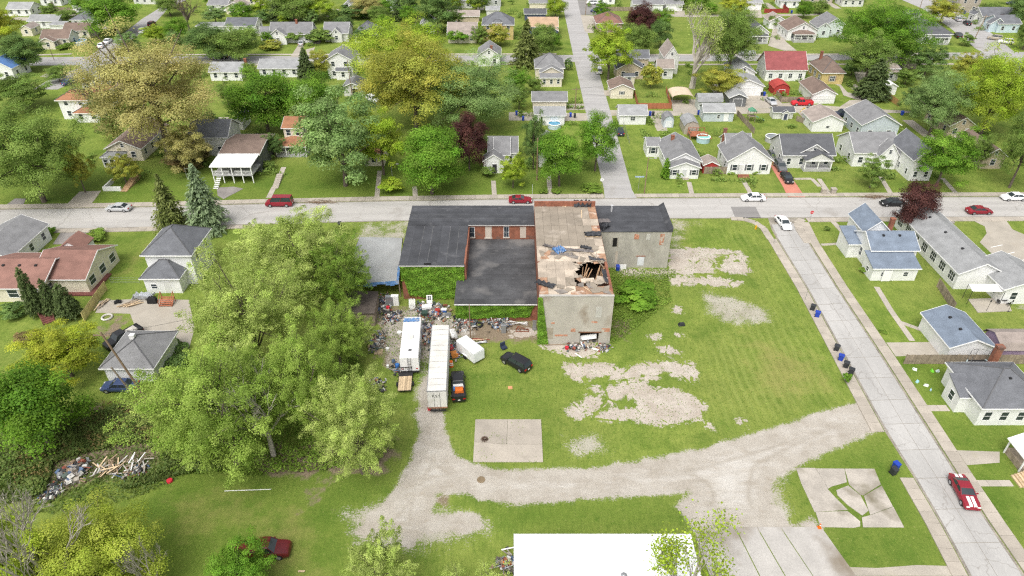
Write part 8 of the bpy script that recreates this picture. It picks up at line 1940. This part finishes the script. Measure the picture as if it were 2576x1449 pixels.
prop('propane_tank', 'small white tank left of the camper', 'tank', 1328, 800, MB().tube((0, 0, .05), (0, 0, .45), .2, .2, 12).tube((0, 0, .45), (0, 0, .58), .18, .06, 12), M_TRIM); prop('bucket', 'white bucket in the drive left of the semi trailer', 'bucket', 1325, 625, MB().tube((0, 0, 0), (0, 0, .4), .22, .28, 12), M_TRIM); prop('white_pail', 'white pail lid on the grass left of the camper', 'pail', 1445, 460, MB().tube((0, 0, 0), (0, 0, .35), .35, .38, 14), M_TRIM)
prop('red_can', 'red fuel can behind the semi trailer', 'can', 1745, 1228, MB().box(-.2, .2, -.13, .13, 0, .42).tube((.1, 0, .42), (.2, 0, .6), .04, .03, 6), mat('can_red', (0.55, 0.03, 0.05), 0.4)); prop('red_can', 'red fuel can by the cabinets', 'can', 1330, 215, MB().box(-.25, .25, -.2, .2, 0, .6).box(-.1, .1, -.05, .05, .6, .7), _mats[('can_red',)])
prop('blue_drum', 'blue plastic drum behind the camper', 'drum', 1425, 815, MB().tube((0, 0, 0), (0, 0, .9), .3, .3, 12).tube((0, 0, .9), (0, 0, .96), .26, .2, 12), mat('drum_blue', (0.04, 0.15, 0.42), 0.4)); prop('car_seat', 'dark seat lying on the grass behind the black suv', 'seat', 2495, 612, MB().box(-.4, .4, -.35, .35, .1, .4).box(-.4, .4, .25, .45, .3, 1.0), mat('dark_navy_cloth', (0.03, 0.04, 0.07), 0.9), .6)
prop('tarp_bundle', 'black and grey bundle alone on the vacant lot', 'bundle', 1705, 372, MB().loft([[(-.6, -.3, 0), (.5, -.4, 0), (.7, .3, 0), (-.5, .35, 0)], [(-.4, -.2, .35), (.3, -.3, .5), (.5, .2, .3), (-.3, .2, .45)]]), M_BLKSHEET, .3, 0, (2, 2))
prop('freezer_door', 'long white appliance door leaning in the ruin doorway', 'panel', 765, 540, MB().loft([[(-1.2, -.1, .2), (1.2, -.1, .6), (1.2, .1, .6), (-1.2, .1, .2)], [(-1.2, .1, .9), (1.2, .1, 1.3), (1.2, .25, 1.3), (-1.2, .25, .9)]]), M_TRIM, 0, .1, (2, 2)); prop('red_jug', 'red round jug in front of the ruin doorway', 'jug', 550, 612, MB().tube((0, 0, 0), (0, 0, .4), .26, .3, 10).tube((0, 0, .4), (0, 0, .5), .12, .1, 8), _mats[('can_red',)], 0, 0, (2, 2))
prop('white_table', 'white table top leaning behind the blue bin at the stucco wall', 'table top', 1092, 1262, MB().box(-.95, .95, -.05, .05, 0, 1.0).box(-.9, -.82, .05, .3, 0, .9).box(.82, .9, .05, .3, 0, .9), M_TRIM, 0, 0, (2, 1)); prop('orange_board', 'small orange board on the grass right of the semi trailer', 'board', 2558, 1005, MB().box(-.3, .3, -.3, .3, .02, .08), mat('orange_ply', (0.55, 0.28, 0.14), 0.8), .1, 0, (1, 2))
prop('red_ball', 'red round lid on the grass by the elms', 'lid', 1710, 497, MB().tube((0, 0, 0), (0, 0, .25), .38, .34, 12), _mats[('can_red',)], 0, 0, (0, 3)); tile(0, 3)
plank('long white pole lying in the grass right of the dumped boards', g(2260, 598), g(2730, 581), .06, .07, M_TRIM); tile(1, 3); plank('short pale plank on the grass below the maroon pickup', g(425, 1405), g(492, 1405), .05, .2); plank('white pipe sticking out left of the white metal roof', g(2470, 1215), g(2600, 1190), .5, .14, M_TRIM)
prop('dead_branch_pile', 'small pile of dark burnt branches on the tan concrete pad', 'branch pile', 2300, 80, (lambda mb: [mb.tube((math.cos(k*2.4)*.5, math.sin(k*2.4)*.5, .05), (-math.cos(k*2.4+.6)*.4, -math.sin(k*2.4+.6)*.4, .25), .03, .02, 3) for k in range(22)] and mb)(MB()), mat('dark_twigs', (0.08, 0.05, 0.035), 0.95), 0, .09, (1, 3))
tile(2, 3); prop('manhole_cover', 'round rusty cover in the gravel drive', 'manhole', 2265+0, 480, MB().tube((0, 0, 0), (0, 0, .06), .5, .48, 18), mat('rusty_cover', (0.24, 0.18, 0.11), 0.9, 0.3), 0, 0, (1, 3))
tile()
# ================================================================= TREES AND SHRUBS OF THE PLACE
tile()
T = tree
T('big light green maple cut by the left edge above the main street', 'big', 'mid', 112, 508, 262, 245)
T('thin yellow-green tree beside the big left maple', 'loose', 'olive', 215, 485, 365, 72)
T('huge golden-brown oak left of centre behind the main street', 'big', 'gold', 430, 412, 86, 272, trunk_frac=.62)
T('golden lower boughs of a second oak over the brown-roofed house', 'loose', 'gold', 480, 435, 318, 125)
bare_tree('sparse leaning tree with dark limbs left of the golden oak', 262, 298, 145, 110, 5, 'mid', 900, M_BARK, 5, 'sparse_tree')
T('large bright maple at the top left beside the west street', 'round', 'bright', 292, 84, -14, 136)
T('yellow tree at the left edge near the top', 'loose', 'yellow', 12, 135, 2, 105)
T('dark round tree on the back street at far left', 'round', 'dark', 72, 180, 88, 98); T('spreading green tree left of the orange hip roof', 'loose', 'mid', 70, 275, 182, 150)
T('dark green tree right of the golden oak top', 'round', 'dark', 530, 150, 62, 118); T('green tree right of the dark one behind the golden oak', 'round', 'mid', 603, 152, 64, 105); T('bushy green tree on the west street corner', 'round', 'bright', 452, 105, 45, 62); T('yellow-green shrub tree above the golden oak', 'loose', 'lime', 395, 108, 62, 60); T('grey-green shrub tree at the west street', 'loose', 'silver', 325, 130, 82, 62)
bare_tree('brown twiggy tree at the top left of centre', 478, 80, -20, 80, 9, 'brown', 700, M_BARK)
T('dark green maple in front of the pale ranch roof', 'round', 'maple', 675, 330, 172, 166); T('dark cone-shaped evergreen beside the long white ranch', 'cone', 'cedar', 775, 208, 120, 52, 'conifer'); T('bright green maple left of centre row', 'round', 'bright', 800, 338, 188, 140)
T('pale loose maple with visible trunk on the front lawn', 'loose', 'silver', 868, 468, 232, 215); T('light green tree right of the pale loose maple', 'loose', 'lime', 965, 440, 270, 130)
T('huge yellow-olive oak at top centre', 'big', 'olive', 1050, 330, 82, 245); T('tall pale green tree behind the yellow-olive oak', 'big', 'lime', 1015, 230, 44, 235); T('wide pale grey-green maple right of the yellow-olive oak', 'big', 'silver', 1185, 330, 140, 215)
T('dense bright maple on the front lawn at centre', 'round', 'bright', 1086, 488, 316, 168, trunk_frac=.25); T('dark purple-leaved tree beside the dense bright maple', 'round', 'purple', 1180, 428, 292, 98); T('small bright tree by the path right of the purple tree', 'loose', 'lime', 1290, 472, 388, 76)
T('narrow dark tree beside the utility pole at centre', 'loose', 'dark', 1342, 425, 288, 62); T('round bright maple nearest the main street corner', 'round', 'bright', 1407, 468, 318, 118, trunk_frac=.3); T('round bright maple behind at the north street corner', 'round', 'bright', 1496, 430, 290, 104, trunk_frac=.3); T('small round shrub tree at the sidewalk left of centre', 'bush', 'lime', 980, 492, 445, 62)
T('olive spruce left of the grey corner house', 'spruce', 'spruce', 1325, 165, 50, 84, 'conifer'); T('green tree right of the olive spruce', 'round', 'mid', 1362, 150, 58, 70); T('tall yellow-green tree on the north street', 'loose', 'lime', 1530, 200, 55, 112); T('round green tree behind the yellow-green street tree', 'round', 'mid', 1602, 140, 62, 80)
T('dark purple maple at the top right of the north street', 'round', 'purple', 1607, 98, 10, 82); T('dark green tree right of the purple maple', 'round', 'dark', 1660, 120, 45, 52)
bare_tree('tall pale bare tree with upright limbs behind the carport', 1740, 222, 15, 135, 24, 'elm', 7000, M_BARKPALE, 6, 'bare_tree', .8, .36, .30)
T('large green tree right of the tall bare tree', 'big', 'mid', 1832, 195, 10, 112); T('yellow tree at the top edge behind the bare tree', 'loose', 'yellow', 1845, 40, -10, 75); T('yellow shrub in front of the weathered house', 'bush', 'olive', 1640, 228, 158, 55); T('olive leaning tree under the bare one', 'loose', 'olive', 1805, 240, 165, 115)
T('huge bright green tree at the top right', 'big', 'maple', 2205, 165, 2, 205); T('darker green tree under the huge bright one', 'loose', 'mid', 2172, 215, 85, 112); T('dark cedar beside the round flower bed', 'cone', 'cedar', 2190, 248, 148, 84, 'conifer'); T('pale yellow tree by the taupe house at the top right', 'loose', 'olive', 2362, 62, -8, 80)
T('dark airy tree left of the right hand group', 'loose', 'dark', 2325, 195, 112, 92); T('silver-green maple of the right hand group', 'big', 'silver', 2335, 340, 172, 142); T('huge yellow-green tree of the right hand group', 'big', 'lime', 2465, 340, 122, 182); T('dark tree leaning over the right edge', 'big', 'mid', 2538, 472, 245, 118); T('olive tree behind the right hand group', 'loose', 'olive', 2420, 210, 128, 70)
T('light green tree on the lawn before the tall white gable', 'loose', 'bright', 2352, 470, 322, 148); T('small thin street tree on the right lawn', 'loose', 'mid', 2187, 472, 395, 78); T('tall dark purple tree beside the main street at right', 'round', 'purple', 2290, 584, 456, 104, trunk_frac=.1)
T('olive green spruce left of the pair by the main street', 'spruce', 'spruce', 436, 572, 438, 90, 'conifer'); T('blue-green spruce right of the pair by the main street', 'spruce', 'blue', 526, 574, 416, 116, 'conifer')
# the elm thicket
T('pale feathery elm at the top of the thicket beside the tarp', 'bigfeather', 'elm', 775, 745, 528, 310); T('broad pale elm in the middle of the thicket', 'bigfeather', 'elm', 655, 935, 640, 280); T('large front elm with visible forked trunk', 'bigfeather', 'elmdark', 597, 1172, 862, 365)
T('yellow-green elm at the right front of the thicket', 'bigfeather', 'elm', 912, 1190, 935, 235); T('feathery elm beside the low dark shed', 'bigfeather', 'elmdark', 860, 935, 760, 170); T('elm with dead twigs at the centre of the thicket', 'bigfeather', 'elmdark', 790, 1100, 830, 240)
T('small pale elm overhanging the junk yard', 'feather', 'elm', 900, 895, 782, 115); T('shady elm at the left side of the thicket', 'feather', 'elm', 465, 1105, 945, 185); T('light elm behind the white two-storey house', 'feather', 'elm', 585, 800, 680, 95); T('elm crown beside the street kerb', 'feather', 'elm', 665, 660, 560, 140); T('dark green young tree by the tarp shed', 'bigfeather', 'weed', 872, 790, 598, 175)
bare_tree('dead grey limbs showing through the front elm', 690, 1150, 900, 200, 33, None, 0, M_BARKPALE, 5, 'dead_tree')
T('yellow-leaved tree left of the square garage', 'loose', 'yellow', 182, 945, 806, 192, trunk_frac=.25); T('dense green maple at left below the yellow tree', 'round', 'maple', 130, 1125, 915, 240, trunk_frac=.25); 
bare_tree('bare grey twigs in the top of the green maple', 140, 1100, 930, 110, 44, None, 0, M_BARKPALE, 4, 'dead_tree')
T('yellow-green tree behind the bare branches at bottom left', 'big', 'spring', 270, 1500, 1262, 320, trunk_frac=.1); T('bright tree in the bottom left corner', 'big', 'lime', 20, 1520, 1290, 170, trunk_frac=.1); T('lime tree at the bottom left edge', 'loose', 'lime', 120, 1560, 1310, 200, trunk_frac=.1)
bare_tree('wide bare grey tree at the bottom left corner', 205, 1575, 1250, 330, 51, None, 0, M_BARKPALE, 6, 'bare_tree', .3, .6)
bare_tree('small bare grey tree right of the wide bare one', 410, 1510, 1360, 120, 52, None, 0, M_BARKPALE, 5)
T('bright green tree over the maroon pickup', 'loose', 'bright', 628, 1490, 1358, 175, trunk_frac=.1); T('pale feathery tree at the bottom edge', 'feather', 'elm', 962, 1500, 1335, 185, trunk_frac=.1)
bare_tree('thin young tree in front of the white metal roof', 1705, 1600, 1335, 200, 61, 'lime', 3600, M_BARKPALE, 5, 'young_tree', .5, .5, .24)
T('pale blossoming shrub left at the bottom edge', 'sparse', 'elm', 1150, 1490, 1405, 80, trunk_frac=.1); T('pale blossoming shrub right at the bottom edge', 'sparse', 'elm', 1238, 1490, 1405, 110, trunk_frac=.1)
# shrubs
for a in (('weeping dark evergreen left of the pair before the rust-red house', 'columnar', 'cedar', 100, 792, 675, 46), ('tall dark weeping evergreen at the rust-red house corner', 'columnar', 'cedar', 140, 790, 702, 42), ('dark weeping evergreen nearest the yellow fence', 'columnar', 'cedar', 180, 800, 715, 58)): T(*a, 'evergreen', cat='evergreen')
for a in (('round brown-green bush on the left lawn', 'bush', 'brown', 62, 868, 828, 62), ('dark bush below the white bay window', 'bush', 'dark', 25, 808, 758, 62), ('round green shrub beside the main street at left', 'bush', 'bright', 118, 595, 570, 34), ('wide clipped hedge behind the rust-red roof', 'bush', 'weed', 228, 612, 588, 64), ('wild green bush against the right wall of the ruin', 'bush', 'bright', 1606, 780, 718, 112),
          ('conical evergreen at the white bungalow corner', 'columnar', 'maple', 1673, 448, 398, 26), ('round shrub on the kerb beside the charcoal bins', 'bush', 'bright', 2131, 968, 936, 22), ('dark shrub at the corner of the grey corner house', 'bush', 'dark', 1430, 178, 148, 22), ('low shrub in the corner house lawn', 'bush', 'mid', 2081, 582, 568, 18), ('green shrub at the foot of the corner house', 'bush', 'weed', 2180, 690, 668, 30), ('small shrub on the strip by the garage path', 'bush', 'weed', 2224, 840, 828, 20),
          ('low hedge left of the path behind the red coupe', 'bush', 'weed', 1368, 490, 472, 26), ('low hedge right of the path behind the red coupe', 'bush', 'weed', 1398, 490, 474, 26), ('low hedge at the corner of the north street', 'bush', 'weed', 1490, 488, 465, 52), ('round shrub beside the balcony house', 'bush', 'mid', 676, 430, 402, 36), ('shrub at the small white house door', 'bush', 'mid', 1225, 450, 418, 36), ('yellow-green shrub by the white dormer house', 'bush', 'olive', 675, 128, 108, 60), ('dark hedge along the top centre lawn', 'bush', 'dark', 880, 52, 30, 100), ('small cedar row at the top centre', 'columnar', 'cedar', 965, 52, 18, 30), ('second small cedar of the row at top centre', 'columnar', 'cedar', 1000, 52, 18, 30), ('bushy tree in front of the pale cross gables', 'bush', 'mid', 800, 115, 72, 72), ('round tree in front of the white dormer house', 'bush', 'mid', 735, 112, 76, 52),
          ('shrub at the east street corner', 'bush', 'mid', 2435, 118, 85, 34), ('yellow shrub before the yellow two-storey house', 'bush', 'olive', 1258, 122, 60, 60), ('green shrub before the taupe bungalow', 'bush', 'bright', 1150, 115, 75, 56), ('dark shrub at the top left of centre', 'bush', 'dark', 660, 60, 25, 46), ('low yard shrubs beside the tan house', 'bush', 'weed', 165, 125, 108, 40), ('round bush beside the tan house porch', 'bush', 'weed', 150, 128, 112, 26), ('left front bush of the white gable house with brick steps', 'bush', 'weed', 1838, 440, 428, 24), ('right front bush of the white gable house with brick steps', 'bush', 'weed', 1900, 440, 428, 28)):
    T(*a, 'shrub' if a[1] == 'bush' else 'evergreen', cat='shrub' if a[1] == 'bush' else 'evergreen')
for a in (('green maple row tree at the top left of centre', 'round', 'mid', 740, 55, -25, 110), ('yellow-green tree beside the row at the top', 'loose', 'lime', 800, 50, -15, 95), ('dark conifer at the top left of centre', 'cone', 'cedar', 705, 55, -15, 52), ('golden tree at the top centre', 'loose', 'gold', 925, 45, -10, 80), ('tall dark poplar at the top centre', 'loose', 'dark', 1102, 85, -30, 100), ('dark tree at the top edge left of the poplar', 'round', 'dark', 1020, 45, -20, 70), ('dark tree at the top edge right of the poplar', 'round', 'mid', 1205, 30, -25, 56), ('small maple at the very top right of centre', 'round', 'bright', 1750, 25, -25, 70), ('dark tree at the top right corner', 'round', 'dark', 2560, 70, -10, 70), ('purple shrub tree at the top right', 'bush', 'purple', 2535, 75, 35, 40), ('dark tree below the light blue cottage', 'round', 'mid', 2572, 125, 55, 50)):
    T(*a)
# ---- undergrowth and weeds nobody could count
def growth(label, poly, n, hmax, colr, size, seed, name='undergrowth', excl=None):
    r = np.random.default_rng(seed); P2 = np.array([(p.x, p.y) for p in poly]); lo, hi = P2.min(0), P2.max(0)
    q = r.uniform(lo, hi, (n*3, 2)); q = q[sdf(poly, q) > 0]; q = q[:n] if excl is None else q[sdf(excl, q) < 0][:n]; n = len(q)
    f = .5 + .5*np.sin(q[:, 0]*.9 + 1.7*np.sin(q[:, 1]*.6+seed))*np.cos(q[:, 1]*1.1 + np.sin(q[:, 0]*.7))
    z = hmax*(.15+.85*f)*r.uniform(.45, 1.0, n)
    me = leaf_mesh(name, np.column_stack([q, z]), np.array([0, -.2, .8]) + r.normal(0, .55, (n, 3)), size*r.uniform(.6, 1.3, n), np.clip(.15+.6*f*r.uniform(.5, 1.2, n), 0, 1), r.uniform(0, 1, n))
    me.materials.append(gm(colr)); o = link(name, me); tag(o, label, 'plants', None, 'stuff'); return o
tile()
HEAP = P([(110,1290),(135,1170),(230,1140),(400,1110),(420,1180),(330,1215),(230,1250)])
growth('low weeds around the dumped rubbish', P([(60,1290),(100,1150),(420,1080),(500,1180),(380,1240),(200,1300)]), 4500, .5, 'under', .26, 12, 'weeds')
growth('tangled dark undergrowth below the square garage', P([(-20,1130),(60,1060),(260,1040),(400,1010),(480,1060),(560,1120),(560,1190),(440,1200),(330,1235),(230,1215),(120,1250),(-20,1280)]), 24000, 1.5, 'under', .32, 1, excl=HEAP)
growth('brown dead brush in the undergrowth', P([(60,1080),(260,1020),(420,1000),(470,1100),(330,1160),(160,1200),(40,1240)]), 3000, 1.5, 'brown', .26, 2, excl=HEAP); growth('green weeds under the elm thicket', P([(360,1040),(480,900),(900,900),(1000,1120),(940,1180),(640,1200),(420,1190)]), 20000, 1.2, 'weed', .32, 3)
growth('weeds along the foot of the ruin', P([(1535,700),(1680,690),(1690,760),(1620,810),(1545,870),(1530,860)]), 5200, .6, 'weed', .24, 4, 'weeds'); growth('weeds among the slabs by the stucco building', P([(1530,676),(1700,678),(1700,700),(1540,706)]), 1500, .35, 'weed', .18, 5, 'weeds')
growth('weeds around the junk yard', P([(940,780),(1150,770),(1150,860),(1060,960),(1000,960)]), 1600, .5, 'weed', .2, 6, 'weeds'); growth('vegetation behind the square garage', P([(425,850),(480,870),(470,930),(400,960)]), 1800, 1.2, 'dark', .3, 7)
growth('tall grass tufts over the vacant lot', P([(1120,880),(1420,880),(1700,760),(1760,560),(1900,560),(2150,1000),(1900,1085),(1400,1175),(1200,1165),(1130,1100)]), 9000, .16, 'weed', .14, 8, 'grass_tufts')

for lab, k_, c_, x, yb, yt, w in (('green yard tree behind the blue-roofed house', 'round', 'mid', 150, 205, 165, 60), ('dark yard tree right of the orange hip roof', 'loose', 'dark', 268, 305, 225, 70), ('green tree between the white ranch and long ranch', 'round', 'mid', 635, 215, 160, 40), ('small green tree behind the blue-grey roofed house', 'loose', 'mid', 575, 265, 205, 60), ('yard tree left of the tall white two-storey house', 'loose', 'olive', 812, 195, 125, 60), ('leafy tree behind the tan house', 'round', 'mid', 180, 62, 20, 50),
    ('green tree in the top left yards', 'round', 'bright', 215, 30, -15, 60), ('second green tree in the top left yards', 'loose', 'mid', 130, 45, 8, 46), ('leafy tree right of the west street top', 'round', 'mid', 430, 40, -12, 70), ('pale tree right of the brown twiggy tree', 'loose', 'silver', 545, 60, 15, 60), ('green tree behind the dark blue roof', 'round', 'bright', 610, 50, 8, 60), ('round tree between dormer house and cross gables', 'round', 'dark', 870, 78, 38, 50), ('green tree beside the slate hip house', 'round', 'mid', 955, 60, 15, 60), ('leafy tree left of the taupe garage', 'loose', 'mid', 1140, 75, 25, 60),
    ('green tree between taupe bungalow and yellow house', 'loose', 'mid', 1208, 110, 65, 46), ('green yard tree left of the cream corner house', 'loose', 'bright', 1302, 240, 170, 60), ('tall shrub tree left of the cream garage', 'loose', 'mid', 1305, 275, 215, 55), ('yard tree behind the cream garage', 'loose', 'mid', 1345, 232, 192, 40), ('leafy tree right of the navy house', 'round', 'mid', 1392, 110, 80, 26), ('green tree right of the brown red roof', 'round', 'mid', 1640, 70, 25, 50), ('tree behind the white double garage', 'round', 'mid', 1700, 20, -15, 60),
    ('small tree right of the white bungalow with dark roof', 'round', 'mid', 1945, 70, 38, 34), ('tree between white cottages at the top right', 'round', 'mid', 2060, 35, 2, 46), ('tree behind the light blue cottage', 'round', 'mid', 2490, 45, 5, 60), ('shrubby tree right of the yellow brick house', 'round', 'dark', 2140, 190, 150, 46), ('low tree beside the taupe porch house', 'loose', 'mid', 2275, 215, 170, 56), ('bushy tree behind the big white gable house', 'loose', 'dark', 2290, 290, 215, 70), ('tree in the yard right of the tall white gable', 'loose', 'mid', 2440, 420, 340, 80), ('dark tree at the right edge below the east street', 'loose', 'mid', 2575, 300, 190, 90),
    ('small tree behind the long brown-roofed house', 'loose', 'mid', 290, 352, 292, 70), ('shrub tree between golden oak and balcony house', 'loose', 'dark', 530, 330, 280, 60), ('dark tree beside the rust porch house', 'loose', 'dark', 695, 395, 335, 60), ('dark shrub tree left of the small white house', 'loose', 'dark', 1220, 400, 340, 44), ('low tree below the gold bough at the lawn edge', 'bush', 'brown', 455, 435, 385, 120), ('leafy shrub tree over the garden stairs', 'loose', 'olive', 320, 462, 388, 80)):
    T(lab, k_, c_, x, yb, yt, w)

# low planting round the far houses, and a few more drives
rs = np.random.default_rng(77); qs = []
for hx_, hy_ in HOUSES:
    if hy_ < 130: continue
    for _ in range(3):
        c_ = np.array([hx_, hy_]) + np.array([rs.choice((-1, 1)) * rs.uniform(4.5, 9), rs.uniform(-8, 6)]); k = 110; L_ = rs.uniform(.8, 3.2)
        d_ = rs.normal(0, 1, (k, 2)) * np.array([L_, .7] if rs.random() < .5 else [.7, L_]) * .6
        qs.append(np.column_stack([c_ + d_, rs.uniform(.1, 1.0, k) * rs.uniform(.7, 2.2) * np.exp(-(d_ ** 2).sum(1) / 6)]))
qs = np.concatenate(qs)
ROADS = [NS_L + NS_R[::-1], FARW + NEARW[::-1], P([(-80,143),(1288,137),(2700,128),(2700,149),(1288,159),(-80,168)]), P([(1533,270),(1990,255),(2290,272),(2290,290),(1990,290),(1533,295)])]
onroad = lambda q: np.max([sdf(r_, q) for r_ in ROADS], axis=0)
qs = qs[onroad(qs[:, :2]) < -.3]
me = leaf_mesh('yard_shrubs', qs, np.array([0, -.2, .8]) + rs.normal(0, .5, (len(qs), 3)), .42 * rs.uniform(.6, 1.3, len(qs)), rs.uniform(.1, .9, len(qs)), rs.uniform(0, 1, len(qs)))
me.materials.append(gm('mid')); tag(link('yard_shrubs', me), 'low shrubs and hedges around the far houses', 'plants', None, 'stuff')
for k, (hx_, hy_) in enumerate(HOUSES):
    if hy_ > 165 and k % 3 == 0 and not 196 < hy_ < 228:
        sx = 7.0 if k % 2 else -7.0; struct(MB().add([(hx_ + sx - 1.4, hy_ - 7, .02), (hx_ + sx + 1.4, hy_ - 7, .02), (hx_ + sx + 1.4, hy_ + 6, .02), (hx_ + sx - 1.4, hy_ + 6, .02)], [(0, 1, 2, 3)]).obj('driveway', M_DRIVE))

# small trees scattered among the far houses
cand = []
for _ in range(900):
    x, y = rs.uniform(5, 2570), rs.uniform(12, 132); p = g(x, y)
    if min((p.x - a) ** 2 + (p.y - b) ** 2 for a, b in HOUSES) < 64 or onroad(np.array([[p.x, p.y]]))[0] > -4 or (x < 420 and y > 20) or x > 2260: continue
    if any(abs(x - c[0]) < 46 and abs(y - c[1]) < 24 for c in cand): continue
    cand.append((x, y))
    if len(cand) >= 34: break
ORD = 'first second third fourth fifth sixth seventh eighth ninth tenth eleventh twelfth thirteenth fourteenth fifteenth sixteenth seventeenth'.split()
for row, sel in (('upper', sorted(c for c in cand if c[1] < 72)), ('lower', sorted(c for c in cand if c[1] >= 72))):
    for k, (x, y) in enumerate(sel[:17]):
        h_ = rs.uniform(28, 62); T('%s from the left of the small far backyard trees, %s row' % (ORD[k], row), ('round', 'loose')[k % 2], ('mid', 'bright', 'dark', 'silver', 'maple', 'lime')[int(rs.integers(0, 6))], x, y, y - h_, h_ * rs.uniform(.8, 1.1), group='small trees among the far houses')
